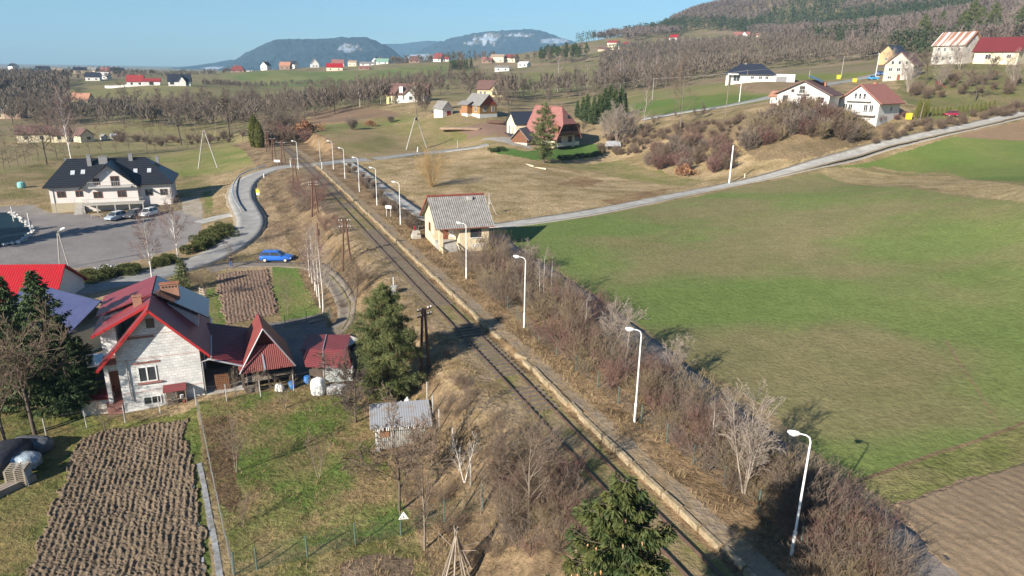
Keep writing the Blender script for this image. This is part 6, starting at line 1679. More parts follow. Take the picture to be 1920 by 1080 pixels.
for k, (x, c, nm, lb, r) in enumerate([(1.0, (.02, .22, .10), 'barrel', 'green barrel behind the grey orchard shed', .28), (1.5, (.4, .03, .05), 'gas_bottle', 'small red bottle behind the grey orchard shed', .12), (2.0, (.7, .7, .66), 'canister', 'white canister behind the shed, left of two', .2), (2.5, (.75, .75, .72), 'canister', 'white canister behind the shed, right of two', .22)]):
    q = MB(); q.tube([(0, 0, 0), (0, 0, .05), (0, 0, .8), (0, 0, .95), (0, 0, 1.0), (0, 0, 1.08)], [r * .9, r, r, r * .7, r * .3, r * .3], 12)
    o = q.build(nm, mat('paint_%s' % nm + str(k), c, None, 2, .4)); p = local(GS, (x, 3.6, 0)); o.location = (p.x, p.y, H(p.x, p.y) + 1.2 * 0); o.scale = (1.2, 1.2, 1.4); tag(o, lb, 'container')

# ---- chalet -------------------------------------------------------------
CH = thing('chalet', 'tall house with faded red half hipped roof and wooden upper balcony behind a conifer', 'house', (10.9, 204.2, .2), math.radians(48))
CE, CRG, CW, CL = 5.0, 12.6, 10.4, 12.0
kc = (CRG - CE) / (CW / 2)
part(CH, 'wall', W_CREAM, lambda q: q.box(-4.7, 4.7, -4.8, 5.8, -1.5, 4.9))
part(CH, 'gable', W_WOOD, lambda q: q.prism([(-4.6, 4.91), (4.6, 4.91), (2.9, 7.8), (-2.9, 7.8)], -4.6, 5.7))
hz0 = 7.9; xh = (CRG - hz0) / kc
def chroof(q):
    t = .2
    ridge_f = -CL / 2 + 2.6
    # side slopes meet a half hip at the camera end
    for sg in (-1, 1):
        q.slab([(0, ridge_f, CRG), (sg * xh, -CL / 2 - .6, hz0), (sg * (CW / 2 + .8), -CL / 2 - .6, CE - kc * .8), (sg * (CW / 2 + .8), CL / 2 + .6, CE - kc * .8), (0, CL / 2 + .6, CRG)], t)
    q.slab([(0, ridge_f, CRG + .01), (-xh, -CL / 2 - .6, hz0 + .01), (xh, -CL / 2 - .6, hz0 + .01)], t)
cr_ = part(CH, 'roof', R_BROWNRED, chroof)
part(cr_, 'roof_window', M_glass, lambda q: (q.box(-.1, .8, -CL / 2 + .35, -CL / 2 + 1.0, 8.9, 10.3)))
part(CH, 'upper_balcony', W_WOOD, lambda q: (q.box(-5.0, 5.0, -6.4, -4.81, 4.75, 4.95), q.box(-5.0, 5.0, -6.4, -6.32, 5.0, 5.95), q.box(-5.0, -4.8, -6.3, -4.81, 5.0, 7.9), q.box(4.8, 5.0, -6.3, -4.81, 5.0, 7.9)))
part(CH, 'lower_balcony', M_rail2, lambda q: (q.box(-5.0, 5.0, -6.3, -4.81, 1.75, 1.95), q.box(-5.0, 5.0, -6.3, -6.24, 2.0, 2.8)))
part(CH, 'loggia_door', M_glass, lambda q: q.box(-3.0, .8, -4.68, -4.61, 5.0, 7.3))
for x in (-3.4, 1.6): win_on(CH, x, 2.3, 1.8, 2.0, -4.8, M_frameb)
part(CH, 'cellar_door', M_darkbark, lambda q: q.box(-4.2, 3.0, -4.9, -4.81, -1.0, 1.6))
for y in (-3, 0, 3): part(CH, 'window', M_frame, lambda q: q.box(-4.76, -4.69, y, y + 1.3, 2.5, 3.8))
AN = thing('annex', 'small gabled annex with dark brown boarding and grey roof beside the chalet', 'house', (1.9, 197.5, .2), math.radians(-20))
part(AN, 'wall', W_CREAM, lambda q: q.box(-1.9, 2.6, -2.5, 3, -1, 2.9))
part(AN, 'gable', W_WOOD, lambda q: q.prism([(-1.9, 2.91), (2.6, 2.91), (2.6, 4.1), (.35, 6.6), (-1.9, 4.1)], -2.45, 3))
part(AN, 'roof', R_GREY, lambda q: (q.slab([(.35, -3, 6.9), (3.3, -3, 3.7), (3.3, 3.5, 3.7), (.35, 3.5, 6.9)], .15), q.slab([(.35, -3, 6.9), (.35, 3.5, 6.9), (-2.6, 3.5, 3.7), (-2.6, -3, 3.7)], .15)))
for x in (-1.2, .3): win_on(AN, x, 1.3, .6, .8, -2.5, M_darkbark, 0)
LS = thing('lumber_shed', 'low collapsed looking shed with pale sheet roof right of the chalet', 'shed', tuple(G(1148, 279)), math.radians(20))
part(LS, 'roof', mat('pale_grey_sheets', (.5, .5, .49), (.3, .3, .3), .9, .6, stretch=(3, .5, 1)), lambda q: (q.slab([(-3.2, -1.5, 1.0), (1.6, -2.2, 1.0), (3.4, 1.5, 2.1), (-1.0, 1.8, 2.1)], .08)))
part(LS, 'frame', M_darkbark, lambda q: [q.box(x, x + .12, y, y + .12, -.5, z) for x, y, z in ((-2.8, -1.2, 1), (1.4, -1.8, 1), (3.0, 1.2, 1.9), (-.8, 1.5, 1.9))] + [q.box(-1.5, 2, -.6, 1.0, -.4, .8)])

# ---- houses of the middle distance -------------------------------------
def rowwin(side, xs, z, ww, wh): return [(side, x, z, ww, wh) for x in xs]
h1 = house('house', 'white house with a salmon tiled roof and two balconies on its gable', 'house', 1625, 230, 7.5, 10, 12.6, 5.1, 9.0, -22, W_WHITE, R_SALMON, .9,
      wins=rowwin('S', (-3.3, -2, 1.8, 3.2), 2.4, 1.0, 1.9) + rowwin('S', (-1.1, 0, 1.1), 5.6, .7, 1.4) + [('E', 1, 2.6, 1.1, 1.3)], chims=[(-.5, 2.5, .8, .8, .5)], dig=3)
balcony(h1, -4.9, 4.6, -7.6, -6.31, 1.9); balcony(h1, -3.0, 3.0, -7.3, -6.31, 5.2)
h2 = house('house', 'white house with grey brown roof and solar panels on its ridge', 'house', 1512, 209, 7.6, 12.4, 10.5, 4.8, 7.8, -13, W_WHITE, R_BROWN, .9,
      wins=[('S', -4.2, 2.4, 1.2, 1.9), ('S', .2, 2.2, 1.3, 2.0), ('S', 4.2, 2.8, 1.5, 1.3), ('S', -2.6, 5.0, .8, .8), ('S', -.4, 4.9, 1.3, 1.7)], chims=[(2.6, 3.2, 1.0, .8, -.4)], frame=M_frameb, dig=3)
balcony(h2, -1.6, 1.4, -6.1, -5.26, 4.85)
part(h2, 'solar_panel', mat('solar_glass', (.01, .015, .05), (.012, .02, .06), 2, .1, wave=('X', 1.0, .4, 0), spec=.8), lambda q: q.slab([(-.6, -1, 9.0), (-.6, 3.6, 9.0), (2.6, 3.6, 7.7), (2.6, -1, 7.7)], .08))
part(h2, 'ground_floor_band', M_darkbark, lambda q: q.box(-6.15, -2.4, -5.32, -5.255, 0, 1.8))
house('outbuilding', 'small white outbuilding with an orange red roof left of the solar panel house', 'outbuilding', 1463, 202, 6.9, 4.2, 4.5, 1.6, 2.7, 70, W_WHITE, R_ORANGE, .5, wins=[('W', -1, .5, .6, .7), ('W', .6, .5, .6, .7)])
h3 = house('house', 'long white modern bungalow with a black hipped roof above the hill road', 'house', 1405, 153, 5.1, 11, 16.5, 3.2, 6.4, 90, W_WHITE, R_SLATE, .9, hip=4.5,
      wins=rowwin('W', (-6, -3.8, -1), 1.2, 1.2, 1.0) + [('W', 4.5, .3, 2.4, 2.2)], chims=[(0, 2, .8, .8, .3)], chm=M_chimg)
part(h3, 'garage', W_WHITE, lambda q: q.box(-6.0, 3.5, -15.5, -8.26, -1.5, 3.1))
part(h3, 'garage_door', M_chimg, lambda q: q.box(-6.06, -6.0, -12.8, -9.2, 0, 2.3))
part(h3, 'porch_frame', W_WHITE, lambda q: (q.box(-7.6, -5.51, 7.2, 7.6, -1, 3.0), q.box(-7.6, -7.2, 3.9, 7.19, 2.6, 3.0)))
house('house', 'plain white gabled house with brown roof among bare trees', 'house', 1690, 151, 5.4, 9.2, 11, 5.2, 9.3, -14, W_GREY, R_BROWN, .5,
      wins=rowwin('S', (-2.2, 0, 2.2), 5.2, .9, 1.2) + rowwin('S', (-2.6, 0, 2.6), 2.9, 1.2, 1.2) + [('S', -2.5, .4, 1.3, .9)], doors=[('S', .4, 1.0, 1.9, M_frameb)], dig=3)
house('house', 'orange walled house with a black roof behind the plain white gabled house', 'house', 1672, 120, 4.2, 7, 10, 4.4, 7.8, -28, W_ORANGE, R_SLATE, .4, wins=[('S', 0, 1.5, 1.2, 1.2)], dig=3)
house('house', 'old grey two storey house with patched tin roof at the upper right', 'house', 1788, 121, 5.0, 9.2, 12.4, 7.2, 11.6, 57, W_GREY, R_RUSTSTRIPE, .7,
      wins=rowwin('W', (-4, -1.4, 1.4, 4), 1.6, 1.0, 1.4) + rowwin('W', (-4, -1.4, 1.4, 4), 4.7, 1.0, 1.4) + rowwin('S', (-2, 2), 4.6, 1.0, 1.4) + [('S', 0, 8.4, 1.1, 1.1)], dig=3)
h6 = house('house', 'cream house with a long maroon sheet roof at the right edge of the photo', 'house', 1872, 121, 5.2, 9, 14, 5.0, 9.4, 74, W_CREAM, R_MAROON, .8, wins=[('W', 2.4, 1.9, 1.9, 1.7), ('W', -4.2, 2.2, 1.4, 1.4)], dig=3)
part(h6, 'terrace_wall', M_conc, lambda q: q.box(-7.2, -4.51, 1.0, 8.0, -2.5, -.2))
house('house', 'cream house with brown roof, dormer and pale cross gable in the middle distance', 'house', 770, 191, 4.6, 8.5, 14.5, 3.2, 7.0, 82, W_WHITE, R_BROWN, .6, cross=(-2.4, 8.2, 1.4, 6.8), wins=[('W', 5, 1.2, 1.2, 1.2), ('W', 2.2, .8, 1.0, 1.8)], chims=[(0, -1.5, .9, .9, .4)], dig=3)
hc = [o for o in bpy.data.objects if o.get('label', '').startswith('cream house with brown roof, dormer')][0]
for (a, z, ww, wh) in ((-4.2, 1.0, 1.3, 1.3), (-.8, 1.0, 1.3, 1.3), (-2.5, 4.2, 1.5, 1.2)):
    part(hc, 'window', M_glass, lambda q: q.box(-5.70, -5.63, a - ww / 2, a + ww / 2, z, z + wh))
part(hc, 'dormer', W_WHITE, lambda q: q.prism([(-4.1, 3.2), (-1.5, 3.2), (-1.5, 6.0), (-4.1, 6.0)], 2.5, 4.0))
house('house', 'cream bay with yellow lower wall at the left end of the brown roofed house', 'house', 741, 191, 4.6, 5, 5, 3.6, 6.4, 40, W_YEL, R_BROWN, .5, wins=[('S', 0, 1.2, 1.2, 1.2), ('W', 0, 1.2, 1.2, 1.2)], dig=3)
h21 = house('cottage', 'brown timber cottage with grey roof and white window frames on the meadow', 'house', 901, 221, 5.8, 7.2, 8.4, 4.1, 7.3, 38, W_WOODY, R_GREY, .5, wins=[('S', -1.6, 2.0, 1.2, 1.5), ('S', 1.8, 2.0, 1.2, 1.5), ('W', -2, 2.0, 1.2, 1.5)], plinth=(1.3, W_WHITE), dig=2)
part(h21, 'gable_boarding', mat('red_boards', (.30, .06, .035), (.24, .05, .03), 2, .8), lambda q: q.prism([(-3.5, 4.15), (3.5, 4.15), (0, 7.15)], -4.26, -4.2))
part(h21, 'porch', mat('orange_boards', (.32, .16, .075), (.27, .135, .065), 2, .8), lambda q: (q.box(-5.6, -3.61, -.2, 3.0, 1.3, 4.0), q.box(-5.0, -3.61, 3.01, 4.8, .3, 2.4)))
part(h21, 'porch_roof', R_GREY, lambda q: q.slab([(-3.6, -.6, 5.2), (-6.0, -.6, 4.0), (-6.0, 5.2, 4.0), (-3.6, 5.2, 5.2)], .12))
part(h21, 'porch_base', W_WHITE, lambda q: q.box(-5.55, -3.62, -.15, 2.95, -2, 1.29))
house('small_barn', 'small white barn with mossy grey roof and red door on the meadow', 'barn', 831, 218, 5.7, 4.2, 4.6, 2.7, 4.9, 38, W_WHITE, R_GREY, .35, wins=[('W', .8, 1.3, .5, .5)], doors=[('S', .6, 1.7, 2.0, R_REDF)], dig=2)
house('house', 'yellow house with dark roof and front gable behind the timber cottage', 'house', 922, 182, 4.1, 8, 12, 3.4, 7.0, 80, W_YEL, R_BROWN, .6, cross=(-3.2, 6.5, 1.0, 6.8), wins=[('W', 4.5, 1.0, 1.0, 1.4), ('W', 2.5, 1.0, 1.0, 1.4)], chims=[(0, -3, .9, .9, .5)], dig=3)
hy = [o for o in bpy.data.objects if o.get('label', '').startswith('yellow house with dark roof')][0]
for (a, z, ww, wh) in ((-3.2, 3.6, 1.6, 2.0), (-4.8, .8, 1.3, 1.4), (-1.8, .8, 1.3, 1.4)):
    part(hy, 'window', M_glass, lambda q: q.box(-5.06, -4.99, a - ww / 2, a + ww / 2, z, z + wh))
h24 = house('house', 'cream house with a long black roof behind the chalet', 'house', 990, 243, 6.4, 6.6, 11, 4.4, 7.4, -64, W_CREAM, R_SLATE, .5, wins=[('S', -1.2, 1.2, .8, 2.4), ('S', 1.3, 1.2, .8, 2.4)], dig=2)
part(h24, 'dark_base', R_SLATE, lambda q: q.box(-3.5, 3.4, -6.8, -5.51, -1.5, 1.3))
# left side of the valley
house('house', 'white house with bright red roof inside the long white wall', 'house', 256, 160, 2.75, 8.5, 10, 3.2, 7.2, 78, W_WHITE, R_REDF, .5, wins=[('W', -3, 1, 1.6, 1.4), ('W', 2, 1, 1.4, 1.4)], chims=[(0, -3, .9, .9, .6)], tiny=True)
house('garage', 'low wing with bright red roof right of the white house in the walled garden', 'garage', 285, 160, 2.75, 6, 11, 2.6, 4.4, 85, W_WHITE, R_REDF, .4, wins=[('W', 0, .3, 2.6, 1.9)], tiny=True)
house('house', 'white house with black roof and front gable beyond the valley meadow', 'house', 338, 159, 2.8, 8.5, 13.5, 3.0, 7.4, 84, W_WHITE, R_SLATE, .5, cross=(-1.5, 5, 1.2, 6.6), wins=[('W', 4.5, .8, 2.4, 1.6), ('W', -5, .8, 1.5, 1.6)], tiny=True)
house('farmhouse', 'yellow farmhouse with orange tiled roof in the valley', 'house', 157, 199, 3.2, 7.2, 10, 3.4, 7.0, 58, W_YEL, R_ORANGE, .4, wins=[('W', -3, 1.2, 1, 1.2), ('W', 0, 1.2, 1, 1.2), ('W', 3, 1.2, 1, 1.2)], chims=[(0, 4, .8, .8, .7)], tiny=True, dig=2)
house('shed', 'dark roofed shed right of the yellow farmhouse', 'shed', 189, 200, 3.2, 4, 5, 1.6, 2.9, 70, W_GREY, R_SLATE, .3, tiny=True)
house('shed', 'pale blue roofed shed right of the dark shed in the valley', 'shed', 206, 200, 3.2, 4, 4.5, 1.4, 2.4, 75, W_GREY, mat('pale_blue_roof', (.45, .52, .62), None, 1, .5), .3, tiny=True)
house('house', 'long cream house with purple brown roof among the valley trees', 'house', 66, 258, 5.4, 7.5, 9.5, 3.0, 5.4, 80, W_CREAM, R_BROWN, .5, wins=[('W', -2.5, 1, 1.2, 1.2), ('W', 2, 1, 1.2, 1.2)], tiny=True)
house('house', 'cream wall and brown roof house behind the silvery birch', 'house', 115, 254, 5.4, 6, 5, 2.6, 4.8, 75, W_CREAM, R_BROWN, .5, wins=[('W', 0, 1, 1.2, 1.2)], tiny=True)
house('house', 'small cream gabled house right of the silvery birch', 'house', 156, 252, 5.4, 4.6, 5, 2.4, 4.4, 25, W_CREAM, R_BROWN, .4, wins=[('S', .4, .8, 1.4, 1.0)], tiny=True)
house('hut', 'tiny white hut on the valley meadow, left of two', 'hut', 193, 249, 5.2, 1.8, 1.8, .9, 1.7, 30, W_WHITE, R_GREY, .2, tiny=True)
house('hut', 'tiny pale hut on the valley meadow, right of two', 'hut', 213, 249, 5.2, 2, 2, 1.2, 1.9, 70, W_WHITE, mat('pale_blue_roof', (.45, .52, .62), None, 1, .5), .2, tiny=True)
house('house', 'grey roofed house cut by the left edge in the valley', 'house', 4, 216, 3.9, 7, 8, 3, 6, 70, W_TAN, R_GREY, .5, wins=[('W', 0, 1, 1.2, 1.2)], tiny=True)
house('brick_house', 'roofless red brick house among trees near the left edge', 'house', 30, 214, 3.9, 6, 7, 4.0, 5.0, 60, W_BRICK, W_BRICK, .1, wins=[('W', 0, 1, 1.2, 1.2)], tiny=True)
house('house', 'long house with a red roof at the left edge below the ridge village', 'house', 8, 164, 2.3, 8, 17, 2.6, 6.4, 86, W_TAN, R_REDF, .6, wins=[('W', 2, .6, 2, 1.4), ('W', -4, .6, 2, 1.4)], tiny=True)
# hillside right
house('house', 'small cream house with red roof at the foot of the wooded hill', 'house', 1530, 107, 2.7, 7.5, 8, 3.2, 6.2, 28, W_CREAM, R_REDF, .5, cross=(0, 4.5, 1.0, 5.4), wins=[('S', -1.5, 1, 1, 1.2), ('S', 1.5, 1, 1, 1.2)], tiny=True, dig=3)
house('house', 'ochre house with a long red roof at the foot of the wooded hill', 'house', 1583, 104, 2.8, 7, 11, 2.6, 5.4, 68, W_YEL, R_REDF, .5, wins=[('W', 0, .8, 1.2, 1.2)], tiny=True, dig=3)
house('house', 'white gabled house right of the ochre house with long red roof', 'house', 1604, 101, 2.8, 5, 7, 3.2, 6.0, 18, W_WHITE, R_REDF, .4, wins=[('S', 0, 1, 1, 1.2)], tiny=True, dig=3)
house('house', 'wide white house with several gables high on the wooded hill', 'house', 1391, 71, 1.8, 9, 16, 3.4, 7.2, 78, W_WHITE, R_BROWNRED, .4, cross=(-3.5, 7, 1.2, 7.0), wins=[('W', 4, 1.2, 3, 1.2), ('W', -3.5, 1.2, 3, 1.2)], tiny=True, dig=4)
house('house', 'small pale house left of the wide white house on the hill', 'house', 1361, 70, 1.8, 6, 5, 2.2, 4.2, 60, W_CREAM, R_BROWNRED, .4, tiny=True, dig=4)
house('house', 'pale cottage right of the wide white house on the hill', 'house', 1421, 66, 1.8, 6, 6, 2.6, 4.6, 50, W_CREAM, R_BROWNRED, .4, tiny=True, dig=4)
house('house', 'white house with bright red roof alone on the wooded hill', 'house', 1265, 79, 1.55, 8, 11, 4.2, 7.4, 60, W_WHITE, R_RED, .5, wins=[('W', 0, 1.4, 4, 1.4)], tiny=True, dig=4)
house('house', 'cream three storey house at the top of the small green clearing', 'house', 1150, 93, 1.75, 9, 11, 7.4, 9.4, 65, W_CREAM, R_REDF, .4, wins=[('W', 0, 1.4, 6, 1.2), ('W', 0, 4.4, 6, 1.2)], tiny=True, dig=4)
house('house', 'white house under a steep bright red roof beside the clearing', 'house', 1176, 84, 1.75, 9, 9, 2.0, 7.4, 30, W_WHITE, R_RED, .6, wins=[('S', 0, 1.0, 3, 1.2)], tiny=True, dig=4)
house('hall', 'low hall with a pale turquoise roof beside the clearing', 'hall', 1169, 93, 1.75, 9, 13, 3.0, 5.2, 82, W_TAN, mat('turquoise_roof', (.30, .46, .46), None, 1, .6), .4, tiny=True, dig=4)
house('shed', 'brown wooden shed at the right end of the clearing', 'shed', 1188, 95, 1.75, 5, 6, 3.0, 5.6, 30, W_ORANGE, R_BROWN, .4, tiny=True, dig=4)
house('house', 'low ochre roofed house left of the cream three storey house', 'house', 1131, 95, 1.75, 7, 10, 2.2, 4.4, 75, W_TAN, R_BROWN, .4, tiny=True, dig=4)
# the ridge village, each house different
VL = [
 (27, 135, 1.5, 8, 9, 5.5, 8.5, 30, 'w', 'd', 'white house with dark roof standing highest in the left ridge village'),
 (17, 142, 1.6, 6, 14, 3, 5, 80, 'w', 'g', 'long low white building at the left end of the ridge village'),
 (70, 141, 1.6, 9, 10, 4, 8.5, 12, 'w', 'd', 'white gabled house under the big dark roof in the left village'),
 (82, 138, 1.55, 10, 14, 4, 9, 75, 'b', 'd', 'big dark roofed house behind the white gable in the left village'),
 (96, 143, 1.6, 6, 9, 3, 5, 70, 'w', 'n', 'bluish roofed building right of the big dark roofed house'),
 (110, 142, 1.6, 8, 11, 3.5, 6.5, 72, 't', 't', 'tan roofed house in the middle of the left village'),
 (156, 139, 1.6, 9, 18, 4, 7, 84, 't', 'd', 'wide dark roofed building with one white gable on the ridge'),
 (175, 139, 1.6, 9, 10, 4, 7.5, 60, 't', 'g', 'greyish house right of the wide dark building on the ridge'),
 (202, 139, 1.6, 8, 13, 4, 8, 75, 'b', 'r', 'reddish roofed house with an aerial on the ridge'),
 (221, 141, 1.6, 9, 14, 3.5, 7, 80, 'b', 'd', 'dark roofed house at the right end of the left village'),
 (177, 156, 2.0, 8, 12, 3.5, 7.5, 75, 'w', 'd', 'white walled house with dark roof below the ridge village'),
 (195, 152, 1.9, 7, 12, 3.5, 6.5, 55, 'w', 'w', 'pale roofed house above the end of the white garden wall'),
 (446, 131, 1.6, 8, 15, 2.6, 7.5, 78, 'b', 'm', 'dark red pyramid roofed house at the foot of the blue mountain'),
 (499, 131, 1.62, 8.5, 8.5, 5.5, 9.5, -35, 'w', 'd', 'white two storey house with black roof on the meadow edge'),
 (536, 129, 1.65, 8.5, 12, 4, 8, 70, 'b', 'o', 'brick house with brown orange roof right of the black roofed one'),
 (550, 126, 1.6, 8, 9, 5, 8.5, 55, 'w', 'd', 'white walled house with black roof behind the brick house'),
 (590, 123, 1.6, 9, 9, 4, 9.5, 5, 'w', 'g', 'white steep gabled house facing the meadow'),
 (628, 130, 1.75, 8, 17, 3.6, 7.5, 84, 'c', 'R', 'cream house with two bright red roofs at the meadow edge'),
 (634, 121, 1.6, 8, 14, 4.5, 8.5, 82, 'w', 'r', 'white house with dull red roof behind the cream one'),
 (662, 122, 1.6, 7, 10, 4.5, 6.5, 70, 'c', 't', 'pale cream cube of a house right of the red roofed pair'),
 (688, 123, 1.6, 6, 16, 2.6, 4.4, 84, 'w', 'g', 'long white low building on the ridge'),
 (704, 120, 1.55, 6, 7, 4, 7, 20, 'w', 'w', 'small white gabled house left of the green roof'),
 (718, 121, 1.6, 9, 14, 3, 6.5, 80, 'w', 'G', 'house with a pale green roof on the ridge'),
 (683, 131, 1.8, 6, 11, 1.8, 3.6, 84, 'b', 'r', 'low dull red roofed shed below the long white building'),
 (777, 120, 1.7, 9, 12, 3.0, 7.2, 88, 'b', 'D', 'brown hipped roof house on the meadow crest'),
 (823, 117, 1.7, 8, 10, 3.5, 9, 55, 'w', 'm', 'white gabled house with maroon roof before the snowfield'),
 (838, 118, 1.7, 5, 7, 2.5, 4.5, 60, 'w', 'm', 'small outbuilding right of the maroon roofed house'),
 (914, 112, 1.8, 7, 11, 3, 6, 78, 'b', 'r', 'red roofed house left of the tan villa'),
 (934, 112, 1.8, 9, 14, 5.5, 8, 75, 'c', 't', 'large tan villa on the ridge left of the pine copse'),
 (960, 111, 1.8, 9, 12, 4.5, 8, 62, 'c', 'm', 'cream house with brown red roof next to the pine copse'),
 (942, 127, 2.1, 7, 13, 3.2, 4.6, 84, 'w', 'g', 'long white building with dark windows below the villa'),
 (983, 118, 2.0, 7, 10, 2.8, 5.0, 60, 'w', 'w', 'pale roofed house just left of the pine copse'),
]
WMAP = {'w': W_WHITE, 'b': W_BRICK, 't': W_TAN, 'c': W_CREAM}
RMAP = {'d': R_SLATE, 'g': R_GREY, 'n': mat('blue_grey_roof', (.16, .22, .32), None, 1, .6), 't': mat('tan_roof', (.36, .27, .2), None, 1, .8), 'r': R_BROWNRED, 'w': mat('pale_roof', (.55, .54, .52), None, 1, .7),
        'm': mat('maroon_roof', (.20, .05, .045), None, 1, .7), 'o': R_ORANGE, 'R': R_RED, 'G': R_GREEN, 'D': R_BROWN}
for (u, v, s, w, l, e, r_, t, wm, rm, lab) in VL:
    side = 'S' if abs(t) < 45 else 'W'
    house('village_house', lab, 'house', u, v, s, w, l, e, r_, t, WMAP[wm], RMAP[rm], .4, wins=[(side, -l * .25 if side == 'W' else -w * .2, 1.0, 1.6, 1.3), (side, l * .25 if side == 'W' else w * .2, 1.0, 1.6, 1.3)], chims=[(0, l * .2, .8, .8, .7)], hip=3.5 if rm == 'D' or 'pyramid' in lab else 0, tiny=True, dig=4)
# white garden wall
def wall_px(name, label, cat, pts, h, th, m, lift=0):
    P = [D(*p) if len(p) == 3 else G(*p) for p in pts]
    q = MB()
    for a, b in zip(P[:-1], P[1:]):
        n = max(1, int((b - a).length / 3))
        for i in range(n):
            p0 = a.lerp(b, i / n); p1 = a.lerp(b, (i + 1) / n)
            z = min(H(p0.x, p0.y), H(p1.x, p1.y))
            d = (p1 - p0); d.z = 0; L0 = d.length; ang = math.atan2(d.y, d.x)
            q.box(0, L0 - .02, -th / 2, th / 2, -.8, h + (i % 2) * .03, Matrix.Translation((p0.x, p0.y, z)) @ Matrix.Rotation(ang, 4, 'Z'))
    return tag(q.build(name, m), label, cat)
wall_px('garden_wall', 'long white garden wall below the red roofed house in the distance', 'wall', [(197, 164, 2.65), (240, 163, 2.7), (300, 160, 2.75)], 1.6, .25, W_WHITE)

# ------------------------------------------------------------------ lamps and poles
def copy_tree(root, loc, rz=None, label=None, scale=None):
    r = root.copy(); COL.objects.link(r); r.location = loc
    if rz is not None: r.rotation_euler = (0, 0, rz)
    if label: r['label'] = label
    if scale: r.scale = scale
    for ch in list(root.children):
        c = ch.copy(); COL.objects.link(c); c.parent = r
        for g in ch.children:
            d = g.copy(); COL.objects.link(d); d.parent = c
    return r
M_lampw = mat('white_lamp_paint', (.74, .74, .72), (.52, .50, .47), 2.2, .5, lo=.55, hi=.8)
M_lampg = mat('lamp_glass', (.55, .56, .58), None, 1, .3)
LAMPS = [(1483.9, 1040.7, 'tall white platform lamp nearest the camera, its shadow on the crop'), (1189.6, 790.8, 'white platform lamp between the thicket and the embankment, second from the right'),
         (982.5, 613.7, 'white platform lamp standing before the two slim forked trees'), (874.3, 522.5, 'white platform lamp in front of the station building wall'),
         (751, 420.7, 'white platform lamp just left of the station building'), (707, 385, 'white platform lamp left of the blank name board'),
         (674, 359.5, 'white platform lamp halfway along the far platform'), (647, 335, 'white platform lamp close to the lane junction'),
         (625.5, 317.5, 'white platform lamp right beside the road at the crossing'), (559.5, 317, 'white lamp left of the rails at the level crossing')]
lp = thing('platform_lamp', LAMPS[0][2], 'street lamp', (0, 0, 0), 0, 'white lamps along the railway platform')
q = MB(); q.tube([(0, 0, -.3), (0, 0, 1.2), (0, 0, 1.25), (0, 0, 5.9)], [.10, .095, .07, .055], 10); q.build('pole', M_lampw, lp, smooth=False)
q = MB(); q.tube([(0, 0, 1.1), (0, 0, 1.35)], .11, 10); q.build('collar', M_lampw, lp)
q = MB(); q.tube([(0, 0, 5.88), (0, 0, 6.15), (-.10, 0, 6.36), (-.3, 0, 6.47), (-.75, 0, 6.55)], [.055, .05, .045, .04, .035], 8); q.build('arm', M_lampw, lp)
q = MB(); q.tube([(-.62, 0, 6.53), (-.72, 0, 6.54), (-.95, 0, 6.56), (-1.2, 0, 6.6), (-1.3, 0, 6.61)], [.05, .10, .13, .10, .04], 8); hd = q.build('lamp_head', M_lampw, lp)
q = MB(); q.tube([(-.75, 0, 6.47), (-.95, 0, 6.45), (-1.18, 0, 6.5)], [.05, .08, .05], 8); q.build('lens', M_lampg, hd)
for k, (u, v, lab) in enumerate(LAMPS):
    g = G(u, v)
    g = Vector((*onz(u, v, .3)[:2], .3)) if k < 9 else g
    sc_ = 1.02 + .0 * k if k < 3 else .97
    if k == 9:
        rz_ = math.radians(10)
    else: rz_ = math.radians(-4 + (k * 37) % 13)
    if k == 0:
        lp.location = g; lp.rotation_euler = (0, 0, rz_); lp.scale = (.85, .85, sc_)
    else: copy_tree(lp, g, rz_, lab, (.85, .85, sc_))

M_tarwood = mat('tarred_pole_wood', (.10, .05, .035), (.16, .085, .06), 3, .85, stretch=(1, 1, .2))
M_insul = mat('white_insulator', (.85, .85, .83), None, 2, .3)
def apole(u, v, htop, spread, arms, label, group='double telegraph poles beside the rails', rz=None, sc=1):
    g = G(u, v)
    r = thing('telegraph_pole', label, 'telegraph pole', g, rz if rz is not None else .3, group)
    for sg in (-1, 1):
        q = MB(); q.tube([(sg * spread / 2, 0, -.5), (sg * .12, 0, htop)], [.14, .10], 8); q.build('leg', M_tarwood, r)
    for z in arms:
        q = MB(); q.box(-.7, .7, -.17, -.08, z - .05, z + .05); a = q.build('crossarm', M_tarwood, r)
        q = MB()
        for x in (-.66, -.36, .36, .66): q.tube([(x, -.12, z + .05), (x, -.12, z + .12), (x, -.12, z + .2)], [.02, .055, .04], 6)
        q.build('insulators', M_insul, a)
    return r
apole(651, 501, 6.2, 1.1, (6.0, 5.2), 'dark double telegraph pole with two rows of white insulators, nearest the station')
apole(591, 403, 5.6, 1.1, (5.4, 5.0), 'dark double telegraph pole above the purplish shrubs')
apole(554, 347, 5.4, 1.1, (5.2,), 'dark double telegraph pole below the crossing road')
apole(532, 310, 5.4, 1.0, (5.2,), 'dark double telegraph pole just beyond the crossing road')
apole(514, 300, 5.4, 1.0, (5.2,), 'dark double telegraph pole at the edge of the far thicket')
apole(503, 284, 5.4, .9, (5.2,), 'dark double telegraph pole within the far thicket')
apole(797, 697, 5.6, .9, (5.5, 5.0), 'dark double telegraph pole behind the bushy pine', rz=.8)
def post(u, v, hpx, r, m, label, cat='pole', name='pole', group=None, n=8, extra=None, lean=0):
    g = G(u, v); dp = (g - Vector((0, 0, CAM_H))).dot(Vector(_F)); h = hpx * dp / F_PX * 1.04
    q = MB(); q.tube([(0, 0, -.3), (lean * h, 0, h)], [r, r * .75], n)
    if extra: extra(q, h)
    o = q.build(name, m); o.location = g
    return tag(o, label, cat, group)
